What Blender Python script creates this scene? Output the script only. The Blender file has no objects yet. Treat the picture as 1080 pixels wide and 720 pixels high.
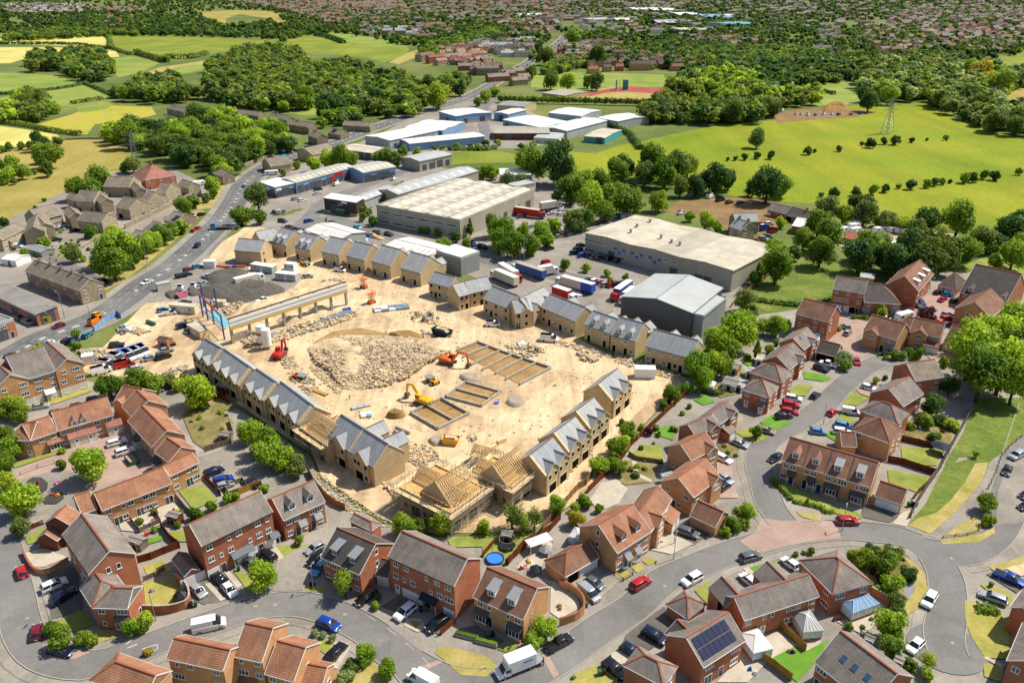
ja='hatch'
jb='white'
jc='white_trim'
jd='sheet_light'
je='grey_tile'
jf='sheet_white'
jg='navy'
jh='leaf_hedge'
ji='silver'
jj='lawn'
jk='brown_tile'
jl='black'
jm='dark_tile'
jn='lawn_green'
jo='bigvan'
jp='black_trim'
jq='galvanised'
jr='lead'
js='saloon'
jt='driveway'
ju='garage'
jv='stone_tile'
jw='white_render'
jx='paving'
jy='sheet_cream'
jz='w.w.w'
jA='field'
jB='fence_red'
jC='red_plastic'
jD='sheet_blue'
jE='green_plastic'
jF='leaf_bright'
jG='buff_stone'
jH='grey'
jI='red_brick'
jJ='slate'
jK='blue_plastic'
jL='lawn_dry'
jM='blue'
jN='rubble'
jO='verge_dry'
jP='wheel'
jQ='MULTIPLY'
jR='timber'
jS='estate'
jT='body'
jU='verge'
jV='pink_tile'
jW='fence_grey'
jX='asphalt_yard'
jY='asphalt_dark'
jZ='leaf_dark'
j0='leaf_olive'
j1='field_mid'
j2='lawn_bright'
j3='block_red'
j4='terrace'
j5='spoil_heap'
j6='orange_brick'
j7='old_stone'
j8='timber_pale'
j9='orange_plant'
qa='yellow_plastic'
qb='sheet_tan'
qc='leaf_yellow'
qd='back_garden'
qe='terraced_house'
qf='concrete'
qg='tyre'
qh='navy_cloth'
qi='dirty_steel'
qj='pink_plastic'
qk='sheet_grey'
ql='post'
qm='pickup'
qn='cream_trim'
qo='ridge_red'
qp='fence_tan'
qq='pane'
qr='car_glass'
qs='sheet_stone'
qt='asphalt'
qu='garden_soil'
qv='maroon'
qw='....'
qx='railing'
qy='Scale'
qz='Vector'
qA='rust_tile'
qB='kind'
qC='lightblue'
qD='patio'
qE='container'
qF='steel_blue'
qG='felt_grey'
qH='OBJECT'
qI='road_markings'
qJ='w.w.'
qK='industrial unit'
qL='leaf_bright leaf_hedge'
qM='rails'
qN='carport'
qO='dark_brick'
qP='fence_gold'
qQ='hi_vis'
qR='yellow_plant'
qS='gravel'
qT='tarmac_heap'
qU='field_green'
qV='rough_grass'
qW='pavement'
qX='leaf_mid'
qY='structure'
qZ='roof'
q0='darkred'
q3='teal'
q4='garden_path'
q5='ww.ww'
q6='trade_unit'
q7='Base Color'
q8='pale_stone'
q9='ridge_grey'
xc='door_blue'
xd='teal_plastic'
xf='soil_heap'
xg='sheet_dark'
xh='sheet_teal'
xi='field_dry'
xj='field_straw'
xk='leaf_purple'
xm='leaf_pale'
xn='house'
xo='windows'
xp='headlight'
xq='parking_court'
xt='front_garden'
xu='p.w.p'
xv='w.w.w.w'
xw='bungalow'
xz='D.wDw'
xA='o.o.o'
xB='workshop'
xC='leaf_olive leaf_hedge'
xD='spoil heap'
xE='void_shade_paint'
xF='grey_porch'
xG='steel_scaffold'
xH='concrete_dark'
xI='lamp_glass'
xJ='hi_vis_orange'
xK='rubble_grey'
xL='sky_pane'
xM='sheet_brown'
xN='dirt_pale'
xO='dirt_dark'
xP='dirt_brown'
xQ='leaf_far'
xR='use_smooth'
xS='woodland'
xT='parked_car'
xU='estate_road'
xV='side_road'
xW='garden_bed'
xX='leaf_bright leaf_hedge leaf_hedge'
xY='gravel heap'
xZ='blue_ground_sheet'
x3='site fence'
x4='site_fence'
import bpy,random
from math import*
from mathutils import Vector as VC,Matrix as MX
TR=MX.Translation
sc=bpy.context.scene
COL=sc.collection
F,YH,HC=840.0,-30.0,102.0
TH=atan((360-YH)/F)
CT,ST=cos(TH),sin(TH)
def at(px,py,z=0.0):
 a,b=(px-540)/F,(py-360)/F
 d=VC((a,CT-b*ST,-ST-b*CT))
 p=d*((z-HC)/d.z)
 return VC((p.x,p.y,z))
def pix(p):
 d=p-VC((0,0,HC))
 k=F/(d.y*CT-d.z*ST)
 return 540+d.x*k,360-(d.y*ST+d.z*CT)*k
def pts(s):
 ''
 out,t=[],'i'
 for k in s.split():
  if ':' in k:
   t,k=k.split(':')
   if not k:
    continue
  v=[float(q)for q in k.split(',')]
  if t!='i':
   v[0]=216*int(t[0])+v[0]/5
   v[1]=144*int(t[1])+v[1]/5
   if len(v)>2:
    v[2]/=5
  out.append(tuple(v))
 return out
def wp(s,z=0.0):
 return[at(p[0],p[1],z)for p in pts(s)]
def lin(c):
 if isinstance(c,str):
  c=[int(c[i:i+2],16)/255 for i in(0,2,4)]
  c=[x/12.92 if x<=.04045 else((x+.055)/1.055)**2.4 for x in c]
 return(c[0],c[1],c[2],1)
def SV(n,k,v):
 n.inputs[k].default_value=v
class NT:
 def __init__(s,name,rough=.9,spec=.2):
  s.m=bpy.data.materials.new(name)
  s.m.use_nodes=True
  s.t=s.m.node_tree
  s.b=s.t.nodes['Principled BSDF']
  SV(s.b,'Roughness',rough)
  SV(s.b,'Specular IOR Level',spec)
 def n(s,typ,**kw):
  n=s.t.nodes.new(typ)
  for k,v in kw.items():
   setattr(n,k,v)
  return n
 def l(s,a,b):
  s.t.links.new(a,b)
 def coord(s,kind,scale=(1,1,1)):
  c=s.n('ShaderNodeTexCoord')
  o=c.outputs[kind]
  if scale!=(1,1,1):
   mp=s.n('ShaderNodeMapping')
   SV(mp,qy,scale)
   s.l(o,mp.inputs[qz])
   o=mp.outputs[0]
  return o
 def pos(s):
  return s.n('ShaderNodeNewGeometry').outputs['Position']
 def noise(s,vec,scale,detail=4,rough=.6):
  n=s.n('ShaderNodeTexNoise')
  SV(n,qy,scale)
  SV(n,'Detail',detail)
  SV(n,'Roughness',rough)
  if vec is not None:
   s.l(vec,n.inputs[qz])
  return n.outputs['Fac']
 def ramp(s,fac,stops):
  r=s.n('ShaderNodeValToRGB')
  e=r.color_ramp.elements
  while len(e)<len(stops):
   e.new(.5)
  for i,(p,c)in enumerate(stops):
   e[i].position=p
   e[i].color=lin(c)
  s.l(fac,r.inputs[0])
  return r.outputs[0]
 def mix(s,a,b,fac,mode='MIX'):
  m=s.n('ShaderNodeMix',data_type='RGBA',blend_type=mode)
  for sock,v in((m.inputs[0],fac),(m.inputs[6],a),(m.inputs[7],b)):
   if hasattr(v,'is_linked'):
    s.l(v,sock)
   else:
    sock.default_value=v
  return m.outputs[2]
 def out(s,col,bump=None,bs=.3,bd=.05):
  s.l(col,s.b.inputs[q7])
  if bump is not None:
   bp=s.n('ShaderNodeBump')
   SV(bp,'Strength',bs)
   SV(bp,'Distance',bd)
   s.l(bump,bp.inputs['Height'])
   s.l(bp.outputs[0],s.b.inputs['Normal'])
  return s.m
M={}
def flat(name,c,rough=.7,spec=.3,metal=0,var=.12,sc_=3.0):
 k=NT(name,rough,spec)
 SV(k.b,'Metallic',metal)
 c=lin(c)
 if var:
  f=k.noise(k.coord('Object'),sc_,3)
  lo=tuple(x*(1-var)for x in c[:3])
  hi=tuple(min(1,x*(1+var))for x in c[:3])
  k.out(k.ramp(f,[(.3,lo),(.7,hi)]))
 else:
  SV(k.b,q7,c)
 M[name]=k.m
 return k.m
def brick(name,c1,c2,mortar,bw=.23,rh=.075,patch=.25):
 k=NT(name,.9,.15)
 b=k.n('ShaderNodeTexBrick')
 k.l(k.coord('UV'),b.inputs[qz])
 SV(b,'Color1',lin(c1))
 SV(b,'Color2',lin(c2))
 SV(b,'Mortar',lin(mortar))
 SV(b,qy,1)
 SV(b,'Brick Width',bw)
 SV(b,'Row Height',rh)
 SV(b,'Mortar Size',rh*.1)
 f=k.noise(k.pos(),.45,4)
 g=k.ramp(f,[(.3,(1-patch,)*3),(.7,(1+patch*.5,)*3)])
 M[name]=k.out(k.mix(b.outputs[0],g,1.0,jQ))
 return M[name]
def tile(name,c1,c2,row=.34,gap=.036,dark='2a2422',blotch=.25):
 k=NT(name,.8,.25)
 b=k.n('ShaderNodeTexBrick')
 k.l(k.coord('UV'),b.inputs[qz])
 SV(b,'Color1',lin(c1))
 SV(b,'Color2',lin(c2))
 SV(b,'Mortar',lin(dark))
 SV(b,qy,1)
 SV(b,'Brick Width',.3)
 SV(b,'Row Height',row)
 SV(b,'Mortar Size',gap)
 SV(b,'Mortar Smooth',.3)
 f=k.noise(k.pos(),.35,5)
 g=k.ramp(f,[(.3,(1-blotch,)*3),(.72,(1+blotch,)*3)])
 st=k.noise(k.coord('UV',(.9,.12,1)),1.3,3)
 g2=k.ramp(st,[(.35,(.86,)*3),(.65,(1.08,)*3)])
 oi=k.n('ShaderNodeObjectInfo').outputs['Random']
 g3=k.ramp(oi,[(0,(.88,.9,.92)),(1,(1.12,1.08,1.05))])
 c=k.mix(k.mix(k.mix(b.outputs[0],g,1.0,jQ),g2,1.0,jQ),g3,1.0,jQ)
 M[name]=k.out(c,b.outputs['Fac'],.5,.03)
 return M[name]
def ground(name,stops,scale=.05,fine=None,fscale=1.2,rough=.95,tracks=None,bump=.0,patch=0):
 ''
 k=NT(name,rough,.1)
 p=k.pos()
 c=k.ramp(k.noise(p,scale,6,.62),stops)
 if fine:
  nf=k.noise(p,fscale,6,.7)
  c=k.mix(c,k.ramp(nf,[(.28,(1-fine,)*3),(.72,(1+fine,)*3)]),1.0,jQ)
 if patch:
  vo=k.n('ShaderNodeTexVoronoi',distance='CHEBYCHEV')
  SV(vo,qy,.22)
  SV(vo,'Randomness',.9)
  k.l(p,vo.inputs[qz])
  sx=k.n('ShaderNodeSeparateColor')
  k.l(vo.outputs['Color'],sx.inputs[0])
  c=k.mix(c,k.ramp(sx.outputs[0],[(0,(1-patch,)*3),(.18,(1-patch*.8,)*3),(.24,(1,)*3),(.88,(1,)*3),(.94,(1+patch*.7,)*3)]),1.0,jQ)
 if tracks:
  mp=k.n('ShaderNodeMapping')
  SV(mp,'Rotation',(0,0,tracks[0]))
  SV(mp,qy,(tracks[1],tracks[1]*.08,1))
  k.l(p,mp.inputs[qz])
  nt_=k.noise(mp.outputs[0],1.0,5,.65)
  c=k.mix(c,k.ramp(nt_,[(.36,(1-tracks[2],)*3),(.6,(1+tracks[2]*.6,)*3)]),1.0,jQ)
 if bump:
  M[name]=k.out(c,k.noise(p,fscale,6,.7),1.0,bump)
 else:
  M[name]=k.out(c)
 return M[name]
def leafmat(name,c1,c2,c3):
 k=NT(name,.6,.25)
 oi=k.n('ShaderNodeObjectInfo').outputs['Random']
 ge=k.n('ShaderNodeNewGeometry').outputs['Random Per Island']
 cl=k.noise(k.coord('Object'),.35,2)
 base=k.ramp(oi,[(0,c1),(.5,c2),(1,c3)])
 q=.75 if 'far' in name else 1
 v=k.ramp(ge,[(0,(1-.4*q,1-.34*q,1-.45*q)),(1,(1+.4*q,1+.34*q,1+.35*q))])
 w=k.ramp(cl,[(.32,(.72,.76,.7)),(.68,(1.28,1.22,1.1))])
 c=k.mix(k.mix(base,v,1.0,jQ),w,1.0,jQ)
 c=k.mix(c,k.ramp(k.noise(k.pos(),.075,1),[(.36,(.7,.78,.8)),(.64,(1.26,1.14,1))]),1.0,jQ)
 k.out(c)
 tr=k.n('ShaderNodeBsdfTranslucent')
 k.l(k.mix(c,(1.5,1.55,.8,1),1.0,jQ),tr.inputs[0])
 ms=k.n('ShaderNodeMixShader')
 SV(ms,0,.42)
 k.l(k.b.outputs[0],ms.inputs[1])
 k.l(tr.outputs[0],ms.inputs[2])
 k.l(ms.outputs[0],k.t.nodes['Material Output'].inputs['Surface'])
 M[name]=k.m
brick(jI,'a56041','b76d4d','a3826a')
brick(j6,'bb8656','cd9665','b89e7e')
brick(jG,'b59b70','c9b186','bda98a',.42,.16,.15)
brick(j7,'8f8068','a8987c','85785f',.5,.2,.3)
brick(q8,'a39275','b5a488','978870',.45,.18,.2)
brick(qO,'6b3a2c','7d4634','6b574a')
tile(jk,'85604c','916c57',dark='573f33')
tile(qA,'9c6f54','a87b60',dark='74503e')
tile(je,'857c74','928880',dark='544d48')
tile(jm,'5d5651','6a625c',dark='363230')
tile(jJ,'9a9c9d','a6a8a9',row=.25,gap=.012,dark='808284',blotch=.1)
tile(jv,'857a6c','958a7a',row=.4,gap=.03,dark='5c5449')
tile(jV,'9a6a5c','a5776a',dark='7a5046')
flat(jc,(.75,.75,.73),.45,.4,var=.05)
flat(jw,'cfc5b4',.85,.1,var=.08,sc_=.6)
flat(qn,'cfc4a8',.8)
flat(qo,'94553c',.8)
flat(q9,'6a6560',.8)
flat(jp,'1c1c1e',.5)
flat(xE,'17150f',.9,.05)  # near-black colour standing for the shade inside unglazed openings
flat(jr,'7d8082',.55,.4)
flat(xF,'5c636b',.6)
flat(xc,'23364f',.4)
flat('door_red','6d2420',.4)
flat('door_black','1d1f22',.4)
flat('door_brown','5c3820',.5)
flat(jR,'c09a64',.85,.1,var=.25,sc_=1.5)
flat(j8,'d6ba8a',.85,.1,var=.25,sc_=1.5)
flat(jB,'6b3a26',.9,.05,var=.25,sc_=.7)
flat(qp,'8d6f48',.9,.05,var=.25,sc_=.7)
flat(jW,'756b5e',.9,.05,var=.25,sc_=.7)
flat(qP,'a07a38',.9,.05,var=.2,sc_=.7)
flat(xG,'9a968c',.5,.5,.4)
flat(qF,'2f4f8c',.5)
flat('steel_red','8a3a34',.6)
flat('steel_yellow','b8973c',.5)
flat(jq,'8e9496',.45,.5,.3)
flat(qf,'a39b8c',.9,.1,var=.18,sc_=.8)
flat(xH,'7f786b',.9,.1,var=.2,sc_=.8)
flat('kerb','9c978a',.9,.1,var=.1)
flat('bark','4b3c2c',.95,.05,var=.3)
flat(qg,'141414',.9,.1,var=0)
flat('rim','9a9c9e',.35,.6,.6,var=0)
flat(xI,'d8d8d0',.15,.6,var=0)
flat('tail_red','8d0f10',.25,.5,var=0)
flat('amber','d07a14',.3,.5,var=0)
flat('skin','b98768',.6,var=0)
flat(qQ,'c3e01c',.7,var=.05)
flat(xJ,'e0581c',.7,var=.05)
flat(qh,'1d2536',.8,var=.05)
flat(j9,'cf5a16',.45,.4,var=.12)
flat(qR,'d9a010',.45,.4,var=.12)
flat(qi,'5a544b',.6,.4,.3,var=.25)
flat(jK,'2158b5',.5,var=.08)
flat(xd,'6fa9b4',.5,var=.08)
flat(jC,'b3231f',.5,var=.08)
flat(jE,'2b5f3a',.5,var=.08)
flat(qa,'d8b820',.5,var=.08)
flat(qj,'d987a0',.5,var=.08)
flat(jN,'bfa988',.95,.05,var=.3,sc_=.5)
flat(xK,'a39684',.95,.05,var=.3,sc_=.5)
flat(qS,'9b8f7f',.95,.05,var=.2,sc_=2)
flat(qT,'5a5650',.95,.05,var=.25,sc_=1)
flat(xf,'8a6e44',.95,.05,var=.3,sc_=1)
def glassy(name,c,rough=.08,spec=.8):
 k=NT(name,rough,spec)
 SV(k.b,q7,lin(c))
 M[name]=k.m
glassy(qq,'2b3238')
glassy(qr,'14181c',.05,.9)
glassy('solar','2a2c44',.12,.7)
glassy(xL,'3a5570',.05,.9)
glassy('water_blue','3a7bd0',.08,.6)
glassy('conservatory_glass','c8dde0',.1,.7)
def sheet(name,c,c2,band=1.1,rough=.55,dirt=.25):
 ''
 k=NT(name,rough,.3)
 w=k.n('ShaderNodeTexWave',wave_type='BANDS',bands_direction='X')
 SV(w,qy,1/band)
 k.l(k.coord('UV'),w.inputs[qz])
 c_=k.ramp(w.outputs['Fac'],[(.1,c2),(.5,c)])
 f=k.noise(k.pos(),.12,6,.7)
 g=k.ramp(f,[(.3,(1-dirt,)*3),(.65,(1.05,)*3)])
 st=k.noise(k.coord('UV',(1.2,.06,1)),1.0,4)
 g2=k.ramp(st,[(.35,(1-dirt*.6,)*3),(.6,(1.04,)*3)])
 M[name]=k.out(k.mix(k.mix(c_,g,1.0,jQ),g2,1.0,jQ))
sheet(jf,'e2ded6','d6d2ca',1.0,.5,.14)
sheet(jy,'cac1ad','bdb39d',1.2,.85,.34)
sheet(qs,'b3aa98','a79e8c',1.2,.8,.26)
sheet(qk,'8f9190','848685',1.0,.55,.12)
sheet(xg,'54585c','4a4e52',1.0,.5,.12)
sheet(jd,'abaeac','a0a3a1',1.0,.8,.15)
sheet(jD,'7d9cc0','7090b4',1.0,.5,.12)
sheet(xh,'4f9ea3','468f94',1.0,.5,.12)
sheet(qb,'a8a292','9a9484',1.0,.6,.15)
sheet(xM,'50443a','453a31',.4,.7,.2)
sheet(qG,'8b8880','86837b',3.0,.9,.3)
G=ground
G('base_grass',[(.3,'4a5a2c'),(.5,'606c38'),(.7,'7d7d4a')],.012,.2,.3)
G(qU,[(.25,'627226'),(.5,'76802e'),(.75,'8c8e40')],.016,.22,.5,tracks=(.6,.05,.1))
G('field_lush',[(.22,'5e7018'),(.42,'738220'),(.6,'848824'),(.78,'9b9238')],.012,.22,.4,tracks=(1.9,.04,.12))
G(xi,[(.25,'7f7a38'),(.5,'958849'),(.75,'a8965a')],.02,.2,.4,tracks=(.3,.06,.1))
G(xj,[(.3,'a9a352'),(.5,'bdb568'),(.7,'c5b877')],.015,.12,.4,tracks=(.12,.1,.1))
G('field_gold',[(.3,'8c8f38'),(.5,'a39c3e'),(.7,'a8964c')],.02,.15,.4)
G(j1,[(.3,'667c34'),(.5,'7d8c40'),(.7,'978f50')],.02,.2,.4)
G(j2,[(.3,'557f28'),(.7,'689034')],.3,.1,3)
G(jn,[(.3,'6a7836'),(.5,'828840'),(.7,'93934c')],.2,.2,2)
G(jL,[(.3,'84853f'),(.5,'98914c'),(.7,'a8995a')],.2,.25,2)
G(qV,[(.25,'4c6028'),(.5,'647431'),(.75,'7f7f46')],.12,.3,.9,bump=.15)
G('dirt',[(.22,'957f62'),(.4,'b19776'),(.55,'c5ad8a'),(.75,'d1bd9d')],.045,.24,.45,tracks=(2.3,.3,.2),bump=.12)
G(xN,[(.25,'b39b78'),(.5,'c4ae8a'),(.75,'cfbd9e')],.09,.14,.8,tracks=(2.3,.5,.16))
G(xO,[(.25,'806440'),(.5,'97794e'),(.75,'ab8e62')],.2,.2,1.2)
G(xP,[(.25,'6e573c'),(.5,'816848'),(.75,'957b58')],.1,.2,.8)
G('yard_grit',[(.25,'98876c'),(.5,'b3a283'),(.75,'c0b294')],.08,.2,.9)
G(qt,[(.25,'66625f'),(.42,'73706d'),(.6,'7a7774'),(.75,'84817c')],.06,.13,1.6,patch=.1)
G('asphalt_main',[(.3,'5c5b5b'),(.55,'6b6a69'),(.75,'7a7876')],.05,.13,.9,patch=.08)
G(jX,[(.25,'777169'),(.5,'8a837a'),(.75,'9f968a')],.05,.18,.9,patch=.1)
G(jY,[(.3,'58544f'),(.55,'66615a'),(.75,'736d64')],.15,.12,1.2)
G(qW,[(.25,'7c766d'),(.5,'8e877d'),(.75,'a0988b')],.09,.16,1.5,patch=.12)
G(jx,[(.3,'a39a8a'),(.55,'b3a998'),(.75,'bfb4a2')],.3,.14,2)
G(j3,[(.3,'957c70'),(.55,'a38b7f'),(.75,'ae968a')],.15,.12,2)
G(jO,[(.3,'85823f'),(.5,'9f9156'),(.7,'b09d69')],.15,.2,1.5)
G(qu,[(.3,'62593a'),(.5,'7a7048'),(.7,'93865c')],.25,.25,1.5)
G('rubber',[(.3,'3f3d3d'),(.7,'4a4847')],.3,.1,3)
G('track_red',[(.3,'8d4a44'),(.7,'a0584f')],.05,.1,1)
G('marking',[(.3,'9a9893'),(.7,'bbb9b2')],.6,.25,3)
G('slate_chips',[(.3,'7d7a80'),(.7,'8f8c92')],.5,.2,4)
leafmat(qX,'5a7028','667c30','737f38')
leafmat(jZ,'42602c','4d6c33','59753a')
leafmat(jF,'82a02a','90ac32','9eb63c')
leafmat(j0,'62773a','6d8040','78884a')
leafmat(qc,'869a2e','92a534','9cad3c')
leafmat('leaf_gold','a8972c','b4a232','bead3c')
leafmat(xk,'4a2330','55293a','60303c')
leafmat(xm,'8a9c68','96a678','a2b084')
leafmat(jh,'678424','748e2c','819a36')
leafmat(xQ,'3c572a','476232','536e3a')
class MB:
 def __init__(s):
  s.v,s.f,s.m=[],[],[]
 def F(s,ps,m=0):
  i=len(s.v)
  s.v.extend([tuple(p)for p in ps])
  s.f.append(tuple(range(i,i+len(ps))))
  s.m.append(m)
 def p(s,p,m=0):
  ''
  for q in((3,2,1,0),(4,5,6,7),(0,1,5,4),(1,2,6,5),(2,3,7,6),(3,0,4,7)):
   s.F([p[k]for k in q],m)
 def b(s,x0,x1,y0,y1,z0,z1,m=0):
  s.p([(x0,y0,z0),(x1,y0,z0),(x1,y1,z0),(x0,y1,z0),(x0,y0,z1),(x1,y0,z1),(x1,y1,z1),(x0,y1,z1)],m)
 def r(s,p,q,w,h=None,m=0):
  ''
  p,q=VC(p),VC(q)
  h=h or w
  d=(q-p).normalized()
  up=VC((0,0,1))if abs(d.z)<.9 else VC((1,0,0))
  a=d.cross(up).normalized()*(w/2)
  b=a.cross(d).normalized()*(h/2)
  s.p([p-a-b,q-a-b,q+a-b,p+a-b,p-a+b,q-a+b,q+a+b,p+a+b],m)
 def P(s,prof,y0,y1,m=0,axis='y',cap=None):
  ''
  g=(lambda a,t,b:(a,t,b))if axis=='y' else(lambda a,t,b:(t,a,b))
  n=len(prof)
  for i in range(n):
   a,b=prof[i],prof[(i+1)%n]
   s.F([g(a[0],y0,a[1]),g(b[0],y0,b[1]),g(b[0],y1,b[1]),g(a[0],y1,a[1])],m)
  c=m if cap is None else cap
  s.F([g(p[0],y0,p[1])for p in reversed(prof)],c)
  s.F([g(p[0],y1,p[1])for p in prof],c)
 def c(s,c,r,z0,z1,n=10,m=0,r2=None,cap=True):
  r2=r if r2 is None else r2
  lo=[(c[0]+r*cos(2*pi*k/n),c[1]+r*sin(2*pi*k/n),z0)for k in range(n)]
  hi=[(c[0]+r2*cos(2*pi*k/n),c[1]+r2*sin(2*pi*k/n),z1)for k in range(n)]
  for k in range(n):
   j=(k+1)%n
   s.F([lo[k],lo[j],hi[j],hi[k]],m)
  if cap:
   s.F(hi,m)
 def wheel(s,x,y,z,r,w,m=0,m2=None,n=10):
  ''
  for k in range(n):
   a,b=2*pi*k/n,2*pi*(k+1)/n
   s.F([(x+r*cos(a),y-w/2,z+r*sin(a)),(x+r*cos(b),y-w/2,z+r*sin(b)),(x+r*cos(b),y+w/2,z+r*sin(b)),(x+r*cos(a),y+w/2,z+r*sin(a))],m)
  for sgn in(-1,1):
   s.F([(x+r*cos(2*pi*k/n),y+sgn*w/2,z+r*sin(2*pi*k/n))for k in range(n)],m)
   if m2 is not None:
    s.F([(x+r*.62*cos(2*pi*k/n),y+sgn*(w/2+.012),z+r*.62*sin(2*pi*k/n))for k in range(n)],m2)
 def mesh(s,name,mats,smooth=False):
  me=bpy.data.meshes.new(name)
  me.from_pydata(s.v,[],s.f)
  for mt in mats:
   me.materials.append(M[mt]if isinstance(mt,str)else mt)
  if len(mats)>1:
   me.polygons.foreach_set('material_index',s.m)
  uv=me.uv_layers.new(name='UVMap').data
  for p in me.polygons:
   n=p.normal
   u=VC((-n.y,n.x,0))
   if u.length<.05:
    u,v=VC((1,0,0)),VC((0,1,0))
   else:
    u.normalize()
    v=n.cross(u)
   for li in p.loop_indices:
    co=me.vertices[me.loops[li].vertex_index].co
    uv[li].uv=(co.dot(u),co.dot(v))
  if smooth:
   me.polygons.foreach_set(xR,[True]*len(me.polygons))
  me.update()
  return me
 def o(s,name,mats,parent=None,smooth=False):
  return link(name,s.mesh(name,mats,smooth),parent)
def link(name,data,parent=None,mat=None):
 o=bpy.data.objects.new(name,data)
 COL.objects.link(o)
 if parent is not None:
  o.parent=parent
 if mat is not None:
  o.matrix_local=mat
 return o
def tag(o,lb_,cat,group=None):
 o['label']=lb_
 o['category']=cat
 if group:
  o['group']=group
 return o
def w2(name,lb_,cat,loc=(0,0,0),rz=0.0,group=None):
 o=link(name,None)
 o.empty_display_size=.5
 o.location=loc
 o.rotation_euler=(0,0,rz)
 return tag(o,lb_,cat,group)
def dup(o,parent=None):
 c=o.copy()
 COL.objects.link(c)
 if parent is not None:
  c.parent=parent
 for ch in o.children:
  dup(ch,c)
 return c
def kind(o,k):
 o[qB]=k
 return o
LAYER=[0]
def area(name,s,mat,z=None,k=qY,world=None):
 ''
 LAYER[0]+=1
 z=.02+LAYER[0]*.002 if z is None else z
 ps=world or wp(s)
 me=bpy.data.meshes.new(name)
 from mathutils.geometry import tessellate_polygon
 vs=[(p.x,p.y,z)for p in ps]
 tris=tessellate_polygon([[VC(v)for v in vs]])
 fs=[]
 for t in tris:
  a,b,c=(VC(vs[i])for i in t)
  fs.append(t if(b-a).cross(c-a).z>0 else(t[0],t[2],t[1]))
 me.from_pydata(vs,[],fs)
 me.materials.append(M[mat])
 me.update()
 o=link(name,me)
 o[qB]=k
 return o
def w4(ps,step=2.0,closed=False):
 ''
 out,n=[],len(ps)
 rngk=range(n if closed else n-1)
 for i in rngk:
  g=(lambda j:ps[j%n])if closed else(lambda j:ps[max(0,min(n-1,j))])
  p0,p1,p2,p3=g(i-1),g(i),g(i+1),g(i+2)
  k=max(2,int((p2-p1).length/step))
  for j in range(k):
   t=j/k
   out.append(.5*((2*p1)+(p2-p0)*t+(2*p0-5*p1+4*p2-p3)*t*t+(3*p1-p0-3*p2+p3)*t**3))
 if not closed:
  out.append(ps[-1].copy())
 return out
def offset(line,d):
 out=[]
 for i,p in enumerate(line):
  a,b=line[max(0,i-1)],line[min(len(line)-1,i+1)]
  t=(b-a)
  t.z=0
  t.normalize()
  out.append(p+VC((-t.y,t.x,0))*d)
 return out
def ribbon(name,line,d0,d1,mat,z,k=qY,keep=None,lift=0,parent=None):
 a,b=offset(line,d0),offset(line,d1)
 mb=MB()
 for i in range(len(line)-1):
  if keep and not keep((a[i]+b[i+1])/2,i):
   continue
  q=[a[i],a[i+1],b[i+1],b[i]]
  q=[(p.x,p.y,z)for p in q]
  if(VC(q[1])-VC(q[0])).cross(VC(q[2])-VC(q[0])).z<0:
   q.reverse()
  if lift:
   mb.p([(p[0],p[1],z-lift)for p in q]+q)
  else:
   mb.F(q)
 o=mb.o(name,[mat],parent)
 if k:
  o[qB]=k
 return o
ROADS=[]
def inside_road(p,skip,margin=.4):
 for r,(line,hw)in enumerate(ROADS):
  if r==skip:
   continue
  for q in line:
   if(q.x-p.x)**2+(q.y-p.y)**2<(hw+margin)**2:
    return True
 return False
OPEN={}
SIZES={'w':(1.15,1.15),'W':(1.8,1.2),'s':(.65,.95),'d':(.98,2.05),'e':(.98,2.05),'f':(.98,2.05),'g':(2.35,2.1),'h':(4.6,2.15),'p':(1.75,2.1),'o':(.85,1.1),'O':(1.3,1.2),'G':(2.5,2.2),'D':(1.0,2.1),'n':(.8,1.2),'r':(3.2,3.4),'R':(4.5,4.2),'v':(2.4,1.0),'V':(5.0,1.1),'B':(2.1,1.35),'k':(1.05,2.1)}
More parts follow.
